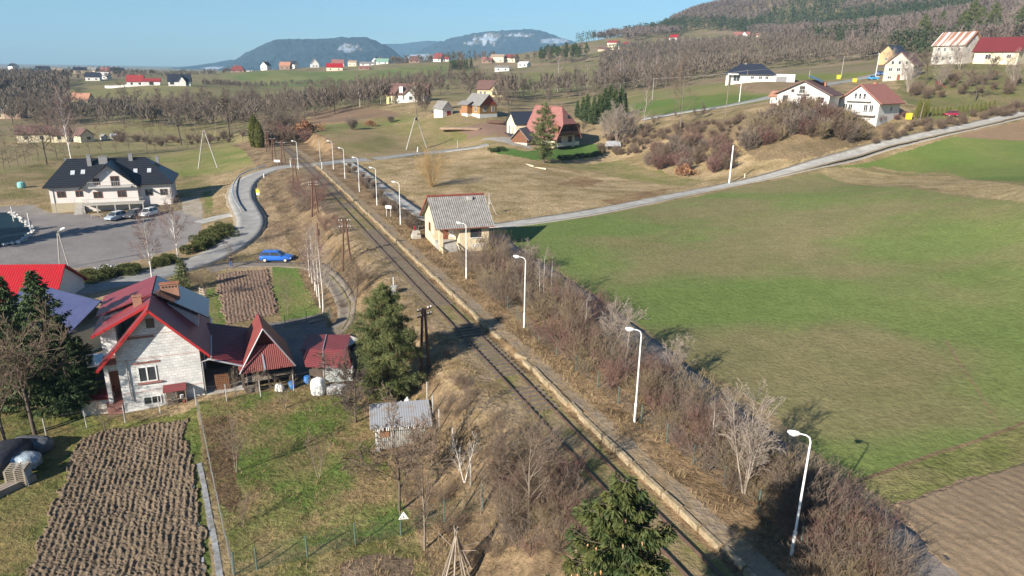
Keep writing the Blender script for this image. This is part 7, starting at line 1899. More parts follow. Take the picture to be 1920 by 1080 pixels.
post(598, 466, 48, .11, M_tarwood, 'dark single pole carrying a round transformer behind the white birch row', extra=lambda q, h: (q.tube([(.05, -.2, h - 1.9), (.05, -.2, h - 1.0)], .28, 10), q.box(-.5, .5, -.05, .05, h - .3, h - .22)))
post(601, 303, 38, .13, M_conc, 'white concrete pole right of the rails beyond the crossing')
post(1367, 344, 68, .17, M_lampw, 'thick white concrete pole at the lane in front of the purple thicket')
post(1223, 187, 37, .12, M_conc, 'slim pale pole in the green field below the wood')
post(1360, 218, 68, .13, M_bark, 'tall brownish pole right of the lone tall tree by the hill road')
post(1386, 191, 37, .13, M_lampw, 'white pole at the hill road below the modern bungalow')
post(1398, 168, 34, .11, M_bark, 'thin pole in front of the modern bungalow')
post(1577, 145, 36, .12, M_conc, 'pale pole beside the yellow container on the hill road')
post(1517, 146, 13, .12, M_conc, 'short white pole above the solar panels')
post(1722, 234, 40, .13, M_bark, 'leaning brown pole beside the block of tall thujas', lean=.06)
post(1641, 146, 42, .14, M_lampw, 'white lamp pole beside the blue truck', extra=lambda q, h: q.tube([(0, 0, h), (-.5, 0, h + .1)], .06, 6))
post(858, 278, 15, .10, M_conc, 'short white pole at the bend of the upper road')
post(782, 285, 9, .14, M_lampw, 'stubby leaning white marker post at the upper road', name='marker_post', lean=.2)
post(604, 318, 14, .09, M_lampw, 'short white post beside the rails at the crossing', name='marker_post')
post(545, 312, 14, .09, M_lampw, 'short white post left of the rails at the crossing', name='marker_post')
post(495, 333, 7, .12, M_lampw, 'small white marker post on the bend above the slope', name='marker_post')
post(1396, 333, 7, .13, W_CREAM, 'short yellowish marker post beside the lane', name='marker_post')
post(917, 402, 38, .10, M_conc, 'thin grey pole behind the station building roof', extra=lambda q, h: (q.tube([(0, 0, h * .78), (1.3, -.4, -.2)], .05, 6), q.tube([(.1, 0, h * .5), (.1, 0, h * .6)], .22, 8)))
post(26, 416, 28, .07, M_lampw, 'thin white post at the pond, left one of two'); post(58, 434, 34, .08, M_lampw, 'thin white post at the stony corner of the pond')
post(738, 541, 22, .05, M_lampw, 'thin white rod on the embankment beside the signal box', name='rod')
# signal box
o = part(None, 'signal_box', M_chimg, lambda q: (q.box(-.3, .3, -.25, .25, -.2, .75), q.box(-.34, .34, -.29, .29, .76, .82))); o.location = G(739, 550); tag(o, 'small pale equipment box on the embankment slope', 'box'); o.data.materials[0] = M_rail2
# concrete A masts
def amast(u1, v1, ua, va, u2, v2, label):
    a = G(u1, v1); b = G(u2, v2); m_ = (a + b) / 2
    dp = (m_ - Vector((0, 0, CAM_H))).dot(Vector(_F)); h = ((v1 + v2) / 2 - va) * dp / F_PX * 1.03
    r = thing('power_mast', label, 'power mast', m_, math.atan2(b.y - a.y, b.x - a.x))
    sp = (b - a).length / 2
    for sg in (-1, 1):
        q = MB(); q.tube([(sg * sp, 0, -.4), (sg * .15, 0, h)], [.17, .11], 8); q.build('leg', M_conc, r)
    part(r, 'crossarm', M_darkbark, lambda q: (q.box(-.8, .8, -.06, .06, h - .15, h - .02), q.box(-.25, .25, -.2, .2, h - 1.0, h - .3)))
amast(761, 281, 781, 222, 801, 277, 'pale A shaped power mast on the dry meadow beyond the crossing')
amast(372, 316, 380, 248, 409, 315, 'pale A shaped power mast on the meadow behind the guest house')
yl = thing('lot_lamp', 'twin legged lamp post in the middle of the parking lot', 'street lamp', G(121, 502), .2)
part(yl, 'leg', M_conc, lambda q: q.tube([(-.6, 0, -.3), (-.08, 0, 4.9)], .08, 6)); part(yl, 'leg', M_conc, lambda q: q.tube([(.6, 0, -.3), (.08, 0, 4.9)], .08, 6))
part(yl, 'arm', M_conc, lambda q: q.tube([(0, 0, 4.7), (0, 0, 5.1), (.5, -.1, 5.4)], .05, 6)); part(yl, 'lamp_head', M_lampw, lambda q: q.tube([(.4, -.1, 5.35), (.6, -.1, 5.5), (1.0, -.1, 5.62), (1.1, -.1, 5.64)], [.08, .16, .15, .06], 8))

# wire on the hillside
def top(u, v, vt):
    g = G(u, v); dp = (g - Vector((0, 0, CAM_H))).dot(Vector(_F)); return g + Vector((0, 0, (v - vt) * dp / F_PX * 1.03))
W = [top(900, 228, 176), top(1045, 172, 134) if 0 else top(1224, 187, 150), top(1398, 168, 135), top(1577, 145, 110), top(1641, 146, 105)]
q = MB()
for a, b in zip(W[:-1], W[1:]):
    n = 10; pts = []
    for i in range(n + 1):
        t = i / n; p = a.lerp(b, t); p.z -= 4 * t * (1 - t) * (b - a).length * .012; pts.append(p)
    q.tube(pts, .035, 4)
tag(q.build('power_line', M_conc), 'thin power line running up the hillside from pole to pole', 'power line')

# ------------------------------------------------------------------ cars
def paint(name, c): 
    return mat(name, c, tuple(x * .92 for x in c), .6, .28, spec=.5, coat=.7)
def car(label, loc, rz, col, kind='estate', name='parked_car'):
    root = thing(name, label, 'car', loc, rz)
    Lc, Wd = (4.5, 1.78) if kind == 'estate' else (3.9, 1.68)
    hx = Lc / 2
    # stations: x, bottom z, belt z, half width
    if kind == 'pickup': belt = [(-hx, .42, .98, .80), (-hx + .2, .34, 1.0, .86), (-.2, .3, 1.02, .88), (.9, .3, 1.02, .88), (1.1, .3, 1.0, .87), (hx - .15, .36, .92, .8), (hx, .42, .78, .72)]
    else: belt = [(-hx, .42, .84, .70), (-hx + .12, .34, .93, .80), (-hx + .6, .27, .96, .87), (-.6, .25, .95, .89), (.7, .25, .92, .89), (1.0, .25, .90, .88), (hx - .5, .28, .80, .84), (hx - .12, .34, .70, .74), (hx, .40, .58, .60)]
    V = []; n = 8
    for (x, zb, zt, w) in belt:
        V += [(x, -w * .92, zb), (x, -w, zb + .14), (x, -w, (zb + zt) / 2 + .04), (x, -w * .93, zt), (x, w * .93, zt), (x, w, (zb + zt) / 2 + .04), (x, w, zb + .14), (x, w * .92, zb)]
    fs = []
    for i in range(len(belt) - 1):
        for j in range(n): fs.append((i * n + j, i * n + (j + 1) % n, (i + 1) * n + (j + 1) % n, (i + 1) * n + j))
    fs += [tuple(range(n)), tuple((len(belt) - 1) * n + j for j in reversed(range(n)))]
    q = MB(); q.add(V, fs)
    body = q.build('body', col, root, smooth=False)
    if kind == 'estate': gh = [(-hx + .1, .80, -hx + .42, .60), (1.02, .80, .38, .60)]; zr = 1.44
    elif kind == 'hatch': gh = [(-hx + .08, .74, -hx + .45, .56), (1.0, .74, .3, .56)]; zr = 1.46
    else: gh = [(-.35, .78, -.15, .62), (1.15, .78, .65, .62)]; zr = 1.62
    zb = .9
    (x0, w0, tx0, tw0), (x1, w1, tx1, tw1) = gh
    q = MB(); q.add([(x0, -w0, zb), (x1, -w1, zb), (x1, w1, zb), (x0, w0, zb), (tx0, -tw0, zr), (tx1, -tw1, zr), (tx1, tw1, zr), (tx0, tw0, zr)], [(0, 3, 2, 1), (4, 5, 6, 7), (0, 1, 5, 4), (1, 2, 6, 5), (2, 3, 7, 6), (3, 0, 4, 7)])
    q.build('windows', M_glass, root)
    q = MB(); q.add([(tx0 - .06, -tw0 - .03, zr - .04), (tx1 + .06, -tw1 - .03, zr - .04), (tx1 + .06, tw1 + .03, zr - .04), (tx0 - .06, tw0 + .03, zr - .04), (tx0 + .1, -tw0 + .08, zr + .05), (tx1 - .1, -tw1 + .08, zr + .05), (tx1 - .1, tw1 - .08, zr + .05), (tx0 + .1, tw0 - .08, zr + .05)], [(0, 3, 2, 1), (4, 5, 6, 7), (0, 1, 5, 4), (1, 2, 6, 5), (2, 3, 7, 6), (3, 0, 4, 7)])
    for sg in (-1, 1):
        for (bx_, tx_) in ((x0, tx0), (x1, tx1), ((x0 + x1) / 2, (tx0 + tx1) / 2)):
            q.tube([(bx_, sg * w0 * 1.005, zb), (tx_, sg * tw0 * 1.01, zr)], .035, 5)
    q.build('roof', col, root)
    if kind == 'pickup':
        q = MB(); q.box(-hx + .05, -.45, -.84, .84, 1.02, 1.08); q.box(-hx + .05, -.45, -.86, -.8, 1.08, 1.35); q.box(-hx + .05, -.45, .8, .86, 1.08, 1.35); q.box(-hx, -hx + .05, -.84, .84, 1.0, 1.35); q.build('load_bed', M_rail2, root)
    for sx in (-hx + .82, hx - .82):
        for sg in (-1, 1): wheel(root, (sx, sg * (Wd / 2 - .1), .31), .31, .2, 'y')
    for sg in (-1, 1):
        q = MB(); q.box(hx - .16, hx - .03, sg * .62 - .13, sg * .62 + .13, .52, .66); q.build('headlight', M_lampg, root)
        q = MB(); q.box(-hx - .01, -hx + .1, sg * .64 - .1, sg * .64 + .1, .62, .84); q.build('tail_light', M_redb, root)
        q = MB(); q.box(.72, .86, sg * .9 - .08, sg * .9 + .08, .92, 1.04); q.build('mirror', col, root)
    return root
def carz(u, v): 
    g = G(u, v); return g
car('blue estate car parked alone on the farm track', G(519, 489), math.radians(3), paint('bright_blue_paint', (.02, .13, .55)))
car('white car parked at the right end of the row before the guest house', G(279, 405), math.radians(-100), paint('white_car_paint', (.8, .8, .79)), 'hatch')
car('silver blue car at the left end of the row before the guest house', G(218, 412), math.radians(-105), paint('silver_blue_paint', (.40, .46, .52)), 'hatch')
car('dark car between the silver and the white car before the guest house', G(252, 408), math.radians(-100), paint('dark_car_paint', (.06, .055, .065)), 'hatch')
car('dark red hatchback in front of the row of small thujas', G(1783, 218), math.radians(185), paint('dark_red_paint', (.36, .015, .05)), 'hatch')
car('blue pickup with a pale load bed on the hill road', G(1637, 150), math.radians(188), paint('sky_blue_paint', (.06, .30, .55)), 'pickup', 'pickup_truck')
car('blue and white car beside the white lamp pole on the hill', G(1650, 141), math.radians(10), paint('mid_blue_paint', (.12, .2, .45)), 'hatch')
car('white van like car on the far meadow edge below the blue mountain', D(466, 134, 1.62), .1, paint('white_car_paint', (.8, .8, .79)), 'hatch')
car('small white car left of the black roofed house far away', D(474, 136, 1.62), 1.2, paint('white_car_paint', (.8, .8, .79)), 'hatch')
for (u, v, hh, c, nm, lb) in [(1572, 148, 1.4, (.72, .62, .03), 'yellow_container', 'yellow container beside the pale pole on the hill road'), (1602, 154, 1.2, (.72, .62, .06), 'yellow_container', 'yellow container nearer the truck on the hill road'), (1703, 224, 1.5, (.72, .58, .2), 'yellow_box', 'yellow box standing left of the block of tall thujas')]:
    o = part(None, nm, mat('yellow_plastic', (.70, .58, .05), None, 1, .5), lambda q: (q.box(-.6, .6, -.5, .5, 0, hh), q.box(-.64, .64, -.54, .54, hh, hh + .12))); o.location = G(u, v); tag(o, lb, 'container')
sl = thing('playground_slide', 'red slide on the brushy hillside below the old house', 'slide', G(1763, 165), .9)
part(sl, 'chute', R_RED, lambda q: q.slab([(-.3, -1.6, .2), (.3, -1.6, .2), (.3, 1.0, 2.0), (-.3, 1.0, 2.0)], .1)); part(sl, 'ladder', R_RED, lambda q: (q.box(-.3, -.24, 1.0, 1.08, -.3, 2.1), q.box(.24, .3, 1.0, 1.08, -.3, 2.1)))
o = part(None, 'water_tank', mat('turquoise_plastic', (.22, .5, .47), None, 1, .5), lambda q: q.tube([(0, 0, 0), (0, 0, .2), (0, 0, 1.1), (0, 0, 1.3)], [.7, .8, .75, .4], 12)); o.location = G(41, 352); tag(o, 'turquoise water tank on the rough grass left of the guest house', 'tank')
# signs
sg_ = thing('road_sign', 'yellow warning sign on a short post at the bend of the crossing road', 'road sign', G(485, 376), -.2)
part(sg_, 'post', M_zinc, lambda q: q.tube([(0, 0, -.2), (0, 0, 2.4)], .04, 6))
part(sg_, 'sign_plate', mat('sign_yellow', (.85, .65, .02), None, 1, .5), lambda q: q.prism([(-.45, 1.6), (.45, 1.6), (0, 2.4)], -.07, -.045))
part(sg_, 'sign_symbol', M_graf, lambda q: (q.box(-.03, .03, -.08, -.072, 1.85, 2.15), q.box(-.03, .03, -.08, -.072, 1.72, 1.79)))
part(sg_, 'lower_plate', M_white, lambda q: q.box(-.3, .3, -.07, -.045, 1.1, 1.5))
nb_ = thing('name_board', 'pale blank board on two legs on the platform left of the station', 'board', Vector((*onz(729, 406, .3)[:2], .3)), math.radians(-14))
for x in (-.35, .35): part(nb_, 'leg', M_rail2, lambda q: q.box(x - .04, x + .04, -.04, .04, -.3, 1.3))
part(nb_, 'board', M_white, lambda q: q.box(-.5, .5, -.05, .03, 1.3, 1.75))
cs = thing('crossing_sign', 'small white sign at the far side of the crossing left of the rails', 'road sign', G(520, 310), 0)
part(cs, 'post', M_zinc, lambda q: q.tube([(0, 0, -.2), (0, 0, 1.3)], .04, 6)); part(cs, 'sign_plate', M_white, lambda q: q.box(-.7, .7, -.06, -.03, .8, 1.3))
# red post and rubble pile near the station
o = part(None, 'red_post', M_redb, lambda q: q.tube([(0, 0, -.2), (0, 0, 1.1)], .07, 6)); o.location = G(777, 437); tag(o, 'short red post at the left corner of the station', 'post')
o = part(None, 'block_pile', W_GREY, lambda q: (q.box(-.6, .6, -.4, .4, -.2, .5), q.box(-.2, .7, .5, 1.1, -.2, .9), q.box(-.5, .1, -.3, .3, .5, .8))); o.location = G(780, 447); o.rotation_euler = (0, 0, .4); tag(o, 'pale block pile at the foot of the station gable', 'blocks')

# ------------------------------------------------------------------ fences
M_net = mat('green_wire', (.05, .10, .065), None, 1, .6); M_netg = mat('grey_wire', (.20, .20, .19), None, 1, .5); M_gpost = mat('green_post', (.09, .14, .12), None, 2, .6)
def fence(name, label, pts, h, pm, wm, pitch=.14, pr=.04, wr=.006, ph=None, sub=2.4, pts3=None):
    r = thing(name, label, 'fence', (0, 0, 0)); P = pts3 or [G(*p) for p in pts]
    r.location = P[0]; o0 = P[0]
    Q = []
    for a, b in zip(P[:-1], P[1:]):
        n = max(1, round((b - a).length / sub))
        for i in range(n): 
            p = a.lerp(b, i / n); p.z = H(p.x, p.y); Q.append(p - o0)
    e = P[-1].copy(); e.z = H(e.x, e.y); Q.append(e - o0)
    for p in Q[:90]:
        q = MB(); q.tube([p - Vector((0, 0, .3)), p + Vector((RNG.uniform(-.03, .03), 0, (ph or h) + RNG.uniform(0, .1)))], pr, 6); q.build('fence_post', pm, r)
    S0 = []; S1 = []
    for a, b in zip(Q[:-1], Q[1:]):
        L_ = (b - a).length; u_ = (b - a) / L_; up = Vector((0, 0, 1))
        for z in (.05, h * .5, h): S0.append(a + up * z); S1.append(b + up * z)
        if pitch:
            n = int(L_ / pitch)
            for i in range(n):
                x = i * pitch
                for sgn in (1, -1):
                    # diagonal wires
                    x1 = x + sgn * h
                    t = 1.0
                    if x1 > L_: t = (L_ - x) / h
                    if x1 < 0: t = x / h
                    S0.append(a + u_ * x + up * .05); S1.append(a + u_ * (x + sgn * h * t) + up * (.05 + (h - .05) * t))
    V, F = segs_mesh([tuple(p) for p in S0], [tuple(p) for p in S1], np.full(len(S0), wr), np.full(len(S0), wr), 3)
    np_mesh('wire_mesh', V, F, wm, r)
    return r
fence('net_fence', 'grey net fence running down beside the ploughed plot', [(368, 757), (385, 830), (403, 920), (420, 1000), (440, 1090)], 1.4, M_netg, M_netg, .22, .025, .004)
fence('wire_fence', 'green wire fence with green posts along the bottom of the orchard', [(440, 1078), (482, 1068), (577, 1045), (667, 1022), (752, 1003), (833, 978), (905, 955)], 1.5, M_gpost, M_net, .16, .045, .005, sub=2.9)
fence('wire_fence', 'thin wire fence in front of the block house and the red barn', [(0, 835), (87, 818), (163, 803), (235, 793), (301, 777), (368, 760), (425, 752), (489, 744), (551, 733), (608, 722), (663, 706)], 1.5, M_rail2, M_netg, 0, .035, .006, sub=3.2)
fence('post_fence', 'row of pale concrete posts right of the orchard shed', [(801, 752), (824, 806), (849, 842), (862, 880), (905, 950)], 1.6, M_conc, M_netg, 0, .06, .006, sub=2.6)
fence('wire_fence', 'low fence with green posts along the foot of the thicket', [(905, 532), (1010, 640), (1120, 726), (1250, 830), (1300, 870), (1420, 960), (1500, 1030)], 1.3, M_gpost, M_netg, .3, .04, .005, sub=3)
fence('wire_fence', 'wire fence between the far platform and the lane', [(655, 322), (700, 362), (745, 402), (785, 440)], 1.3, M_bark, M_netg, .3, .035, .006, sub=3)
fence('wire_fence', 'green net fence at the lower edge of the strip of lawn', [(535, 614), (575, 605), (618, 596)], 1.3, M_gpost, M_net, .10, .035, .006, sub=2.6)
for k, (pts, lb, h) in enumerate([([(452, 400), (440, 380), (437, 360), (447, 338), (468, 326), (500, 316)], 'grey guard rail on the outer side of the road bend', .75)]):
    P = [G(*p) for p in pts]; P = [Vector((*xy, H(*xy))) for xy in resample([(p.x, p.y) for p in P], 1.5)]
    r = thing('guard_rail', lb, 'guard rail', P[0]); q = MB()
    q.tube([p - P[0] + Vector((0, 0, h)) for p in P], .13, 4); q.build('rail', M_zinc, r)
    for p in P[::2][:60]:
        q = MB(); q.tube([p - P[0] - Vector((0, 0, .2)), p - P[0] + Vector((0, 0, h))], .05, 5); q.build('fence_post', M_zinc, r)
warn = thing('warning_sign', 'white triangular warning sign hanging on the orchard wire fence', 'sign', G(758, 1003), .15)
part(warn, 'sign_plate', M_white, lambda q: q.prism([(-.3, 1.15), (.3, 1.15), (0, 1.68)], -.05, -.03))
part(warn, 'sign_border', M_graf, lambda q: (q.tube([(-.2, -.055, 1.21), (.2, -.055, 1.21), (0, -.055, 1.56), (-.2, -.055, 1.21)], .018, 4), q.prism([(-.07, 1.26), (.07, 1.26), (0, 1.4)], -.06, -.052)))
# pole tepee
tp = thing('pole_tepee', 'tepee of long bare poles leaning together at the bottom of the orchard', 'poles', G(856, 1085), 0)
dpz = (tp.location - Vector((0, 0, CAM_H))).dot(Vector(_F)); th_ = 3.3
for k in range(11):
    a = k * .571 + RNG.uniform(-.15, .15); R_ = RNG.uniform(.75, 1.15)
    top_ = Vector((-math.cos(a) * .12, -math.sin(a) * .12, th_ + RNG.uniform(-.3, .25)))
    q = MB(); q.tube([(math.cos(a) * R_, math.sin(a) * R_, -.1), top_], [.055, .035], 7)
    if k % 2 == 0: q.tube([Vector((math.cos(a) * R_, math.sin(a) * R_, 0)).lerp(top_, .6), Vector((math.cos(a) * (R_ + .5), math.sin(a) * (R_ + .3), th_ * .7))], .015, 4)
    q.build('pole', M_paletwig if k % 3 else M_bark, tp)

# ------------------------------------------------------------------ yard things at the left edge
def pal(label, loc, rz, n, cat='pallets'):
    r = thing('pallet_stack', label, cat, loc, rz)
    def f(q):
        for k in range(n):
            z = k * .145
            for y in (-.5, -.25, 0, .25, .5): q.box(-.6, .6, y - .05, y + .05, z + .115, z + .135)
            for x in (-.55, 0, .55): q.box(x - .06, x + .06, -.5, .5, z + .02, z + .114)
            for x in (-.55, 0, .55): q.box(x - .06, x + .06, -.55, .55, z, z + .018)
    part(r, 'pallets', mat('pallet_wood', (.34, .29, .22), (.24, .21, .17), 2, .9), f)
    return r
p0 = pal('stack of grey pallets on the lawn left of the ploughed plot', G(38, 906), .25, 9)
part(p0, 'leaning_pallet', mat('bluish_boards', (.32, .36, .40), None, 2, .8), lambda q: [q.slab([(.68 + .02, -.5 + .24 * i, 0), (.68 + .02, -.32 + .24 * i, 0), (.62, -.32 + .24 * i, 1.1), (.62, -.5 + .24 * i, 1.1)], .03) for i in range(4)])
M_foil = mat('clear_plastic_sheet', (.42, .50, .56), (.16, .19, .22), 3, .22, .06, 3, spec=.8)
blob('plastic_cover', M_foil, G(46, 880) + Vector((0, 0, 0)), (2.2, 1.6, 1.3), 31, 'heap under a crumpled clear plastic sheet beside the pallets', 'cover', .25)
blob('covered_woodpile', mat('grey_tarpaulin', (.13, .135, .15), (.08, .085, .095), 2, .5, .05, 3), G(62, 846), (2.8, 1.4, 1.1), 32, 'woodpile under a dark grey sheet beneath the bare tree', 'woodpile', .15)
blob('covered_heap', mat('black_tarpaulin', (.03, .032, .04), (.05, .05, .06), 2, .5, .05, 3), G(6, 880), (2.6, 4.0, 1.7), 33, 'heap under black sheet cut by the left edge of the photo', 'cover', .12)
o = part(None, 'beam_stack', M_paletwig, lambda q: [q.box(-.12 + .26 * (i % 3), .1 + .26 * (i % 3), -1.6, 1.6, .16 * (i // 3), .16 * (i // 3) + .14) for i in range(9)]); o.location = G(12, 918); o.rotation_euler = (0, 0, -.5); tag(o, 'stack of pale beams left of the grey pallets', 'beams')
# person
M_jeans = mat('blue_jeans', (.05, .11, .28), (.04, .09, .22), 6, .9); M_jacket = mat('black_jacket', (.012, .012, .02), None, 4, .8); M_skin = mat('skin', (.45, .27, .19), None, 4, .6); M_hair = mat('dark_hair', (.02, .015, .012), None, 8, .8)
def skin_body(name, pts, edges, rad, m, parent=None, sub=2):
    me = bpy.data.meshes.new(name); me.from_pydata(pts, edges, []); me.materials.append(m)
    o = bpy.data.objects.new(name, me); link(o, parent)
    md = o.modifiers.new('skin', 'SKIN'); md.use_smooth_shade = True
    for i, r in enumerate(rad):
        sv = me.skin_vertices[0].data[i]; sv.radius = r if hasattr(r, '__len__') else (r, r)
        sv.use_root = (i == 0)
    s2 = o.modifiers.new('sub', 'SUBSURF'); s2.levels = s2.render_levels = sub
    return o
gpos = G(434, 502)
pb = skin_body('person', [(0, 0, .95), (0, 0, 1.15), (0, 0, 1.38), (0, -.01, 1.47), (0, -.02, 1.55), (0, -.02, 1.68),
      (.10, 0, .88), (.11, -.02, .48), (.12, .03, .08), (.12, -.12, .03), (-.10, 0, .88), (-.11, .0, .48), (-.12, .04, .08), (-.12, -.10, .03),
      (.19, 0, 1.38), (.25, -.02, 1.10), (.22, -.15, .90), (.21, -.19, .84), (-.19, 0, 1.38), (-.25, -.02, 1.10), (-.22, -.15, .90), (-.21, -.19, .84)],
      [(0, 1), (1, 2), (2, 3), (3, 4), (4, 5), (0, 6), (6, 7), (7, 8), (8, 9), (0, 10), (10, 11), (11, 12), (12, 13), (2, 14), (14, 15), (15, 16), (16, 17), (2, 18), (18, 19), (19, 20), (20, 21)],
      [(.15, .11), (.15, .11), (.16, .11), .06, .075, .09, .085, .06, .045, .04, .085, .06, .045, .04, .065, .05, .035, .03, .065, .05, .035, .03], M_skin)
pb.location = gpos; tag(pb, 'person in a black jacket and blue jeans standing at the roadside tree', 'person')
skin_body('jacket', [(0, 0, .98), (0, 0, 1.15), (0, 0, 1.38), (0, 0, 1.46), (.19, 0, 1.39), (.25, -.02, 1.10), (.22, -.14, .92), (-.19, 0, 1.39), (-.25, -.02, 1.10), (-.22, -.14, .92), (0, 0, .84)],
      [(0, 1), (1, 2), (2, 3), (2, 4), (4, 5), (5, 6), (2, 7), (7, 8), (8, 9), (0, 10)], [(.18, .14), (.175, .135), (.185, .135), .08, .08, .065, .05, .08, .065, .05, (.175, .135)], M_jacket, pb)
skin_body('jeans', [(0, 0, .9), (.10, 0, .84), (.11, -.02, .48), (.12, .03, .10), (-.10, 0, .84), (-.11, 0, .48), (-.12, .04, .10)], [(0, 1), (1, 2), (2, 3), (0, 4), (4, 5), (5, 6)], [(.16, .12), .10, .078, .06, .10, .078, .06], M_jeans, pb)
q = MB(); q.tube([(0, -.005, 1.66), (0, -.005, 1.72), (0, -.01, 1.79)], [.105, .105, .05], 10); q.build('hair', M_hair, pb)
q = MB(); q.box(-.012, .012, -.135, -.10, 1.64, 1.67); q.box(-.03, .03, -.115, -.10, 1.605, 1.612); q.box(-.045, -.02, -.112, -.10, 1.675, 1.685); q.box(.02, .045, -.112, -.10, 1.675, 1.685); q.build('face', M_skin, pb)

# ------------------------------------------------------------------ pond, rubble, strips
pond_px = [(-40, 400), (20, 398), (48, 420), (62, 434), (50, 448), (30, 458), (0, 462), (-40, 466)]
PP = [G(*p) for p in pond_px]
zc_ = sum(p.z for p in PP) / len(PP) + .06
q = MB(); q.slab([(p.x, p.y, zc_ + .04) for p in PP], .12)
tag(q.build('pond', mat('dark_pond_water', (.006, .014, .02), (.015, .035, .04), .25, .5, spec=.1)), kind='structure')
q = MB(); r_ = random.Random(8)
for a, b in zip(PP[1:-1], PP[2:]):
    n = int((b - a).length / .28)
    for i in range(n):
        p = a.lerp(b, i / n) + Vector((r_.uniform(-.3, .3), r_.uniform(-.3, .3), 0)); s = r_.uniform(.1, .28)
        Mx = Matrix.Translation((p.x, p.y, zc_ + .1)) @ Matrix.Rotation(r_.uniform(0, 3), 4, Vector((r_.random(), r_.random(), r_.random())))
        q.box(-s, s, -s * .7, s * .7, -s * .6, s * .6, Mx)
tag(q.build('pond_stones', mat('pale_stones', (.62, .60, .56), (.4, .39, .37), 3, .8)), kind='stuff')
q = MB(); c = G(205, 504)
for i in range(170):
    a = r_.uniform(0, 6.28); rr_ = abs(r_.gauss(0, 1)); x = c.x + math.cos(a) * rr_ * 1.5 + math.sin(a) * rr_ * .2; y = c.y + math.sin(a) * rr_ * .8 + math.cos(a) * rr_ * .5
    s = r_.uniform(.08, .24); Mx = Matrix.Translation((x, y, H(x, y) + max(0, .55 - rr_ * .3) * r_.random())) @ Matrix.Rotation(r_.uniform(0, 3), 4, Vector((r_.random(), r_.random(), r_.random() + .1)))
    q.box(-s, s, -s * .7, s * .7, -s * .5, s * .5, Mx)
tag(q.build('rubble_heap', mat('pale_rubble', (.52, .50, .48), (.3, .3, .32), 3, .9)), kind='stuff')
rs_ = random.Random(5); q = MB()
for line, w_ in (([(374, 872), (383, 915), (392, 965), (403, 1020), (414, 1090)], .17), ([(362, 905), (368, 960), (378, 1030), (384, 1090)], .07)):
    PL = resample([tuple(G(*p)[:2]) for p in line], .42)
    for a_, b_ in zip(PL[:-1], PL[1:]):
        if w_ < .1 and rs_.random() < .5: continue
        an = math.atan2(b_[1] - a_[1], b_[0] - a_[0]) + rs_.uniform(-.08, .08)
        q.box(-.2, .2, -w_ * rs_.uniform(.8, 1.1), w_, -.06, .03, Matrix.Translation((a_[0], a_[1], H(*a_) + rs_.uniform(0, .02))) @ Matrix.Rotation(an, 4, 'Z') @ Matrix.Rotation(rs_.uniform(-.05, .05), 4, 'X'))
tag(q.build('paving_strip', mat('grey_path_slabs', (.36, .37, .38), (.20, .19, .18), 2.5, .8, .01, 8)), kind='structure')
o = part(None, 'log', M_paletwig, lambda q: (q.tube([(0, 0, .15), (5.5, .1, .18)], [.16, .13], 8), q.tube([(.4, .3, .15), (5.3, .4, .15)], [.13, .11], 8))); a = G(580, 607); b = G(622, 594); o.location = a; o.rotation_euler = (0, 0, math.atan2(b.y - a.y, b.x - a.x)); tag(o, 'pair of pale logs lying along the edge of the yard', 'logs')
o = part(None, 'pallet_fence', M_paletwig, lambda q: [q.box(-.6, .6, -.03, .03, z, z + .12) for z in (.1, .4, .7, 1.0)] + [q.box(x, x + .1, .031, .1, 0, 1.2) for x in (-.6, 0, .5)]); o.location = G(381, 558); o.rotation_euler = (0, 0, -.5); tag(o, 'upright pale pallet at the garden corner behind the block house', 'pallet')
o = part(None, 'compost_frame', M_paletwig, lambda q: (q.tube([(-.9, 0, .5), (0, .1, .7), (.9, 0, .5)], .07, 5), q.tube([(-.9, .9, .5), (0, 1, .6), (.9, .9, .5)], .07, 5), q.tube([(-.9, 0, 0), (-.9, 0, .5), (-.9, .9, .5), (-.9, .9, 0)], .07, 5), q.tube([(.9, 0, 0), (.9, 0, .5), (.9, .9, .5), (.9, .9, 0)], .07, 5))); o.location = G(181, 409); tag(o, 'rustic wooden trough left of the silver blue car', 'trough')
dpile = blob('earth_heap', mat('pale_earth', (.34, .24, .17), (.26, .18, .12), 1, .95, .1, 2), G(865, 244), (13, 4, .9), 41, 'low pale heap of earth in front of the timber cottage', 'heap', .3)
bh_ = blob('brush_heap', mat('brush_brown', (.16, .09, .06), (.1, .06, .045), 3, .95, .2, 4), G(930, 232), (6, 2, 1.0), 42, 'brown heap of brush between the cottage and the black roofed house', 'heap', .4)
wb = wall_px('retaining_wall', 'pale low wall in the grass in front of the chalet conifer', 'wall', [(981, 305), (1000, 313), (1024, 318)], .35, .3, W_CREAM)

# off to the left of the photo: the trees whose shadows cross the lot
tip = onz(300, 411, -4.5)
for (L_, off, lb) in ((33, 0, 'tall spruce west of the parking lot whose shadow crosses it'),):
    b = tip[:2] - SUN_DIR / np.linalg.norm(SUN_DIR) * 36
    put('spruce_big', 0, Vector((b[0], b[1], H(*b))), 36 * math.tan(SUN_EL) / 12 * 1.0, 0, lb, 'tree')
pc_ = sum(PP, Vector()) / len(PP)
for k in range(3):
    b = np.array([pc_.x - 3 + k * 2.8, pc_.y - 1 + k * .6]) - SUN_DIR / np.linalg.norm(SUN_DIR) * (16 + k * 2)
    put('spruce_big', k, Vector((b[0], b[1], H(*b))), .85 + .06 * k, k, 'spruce west of the pond outside the photo, shading the water', 'tree', 'spruces shading the pond')

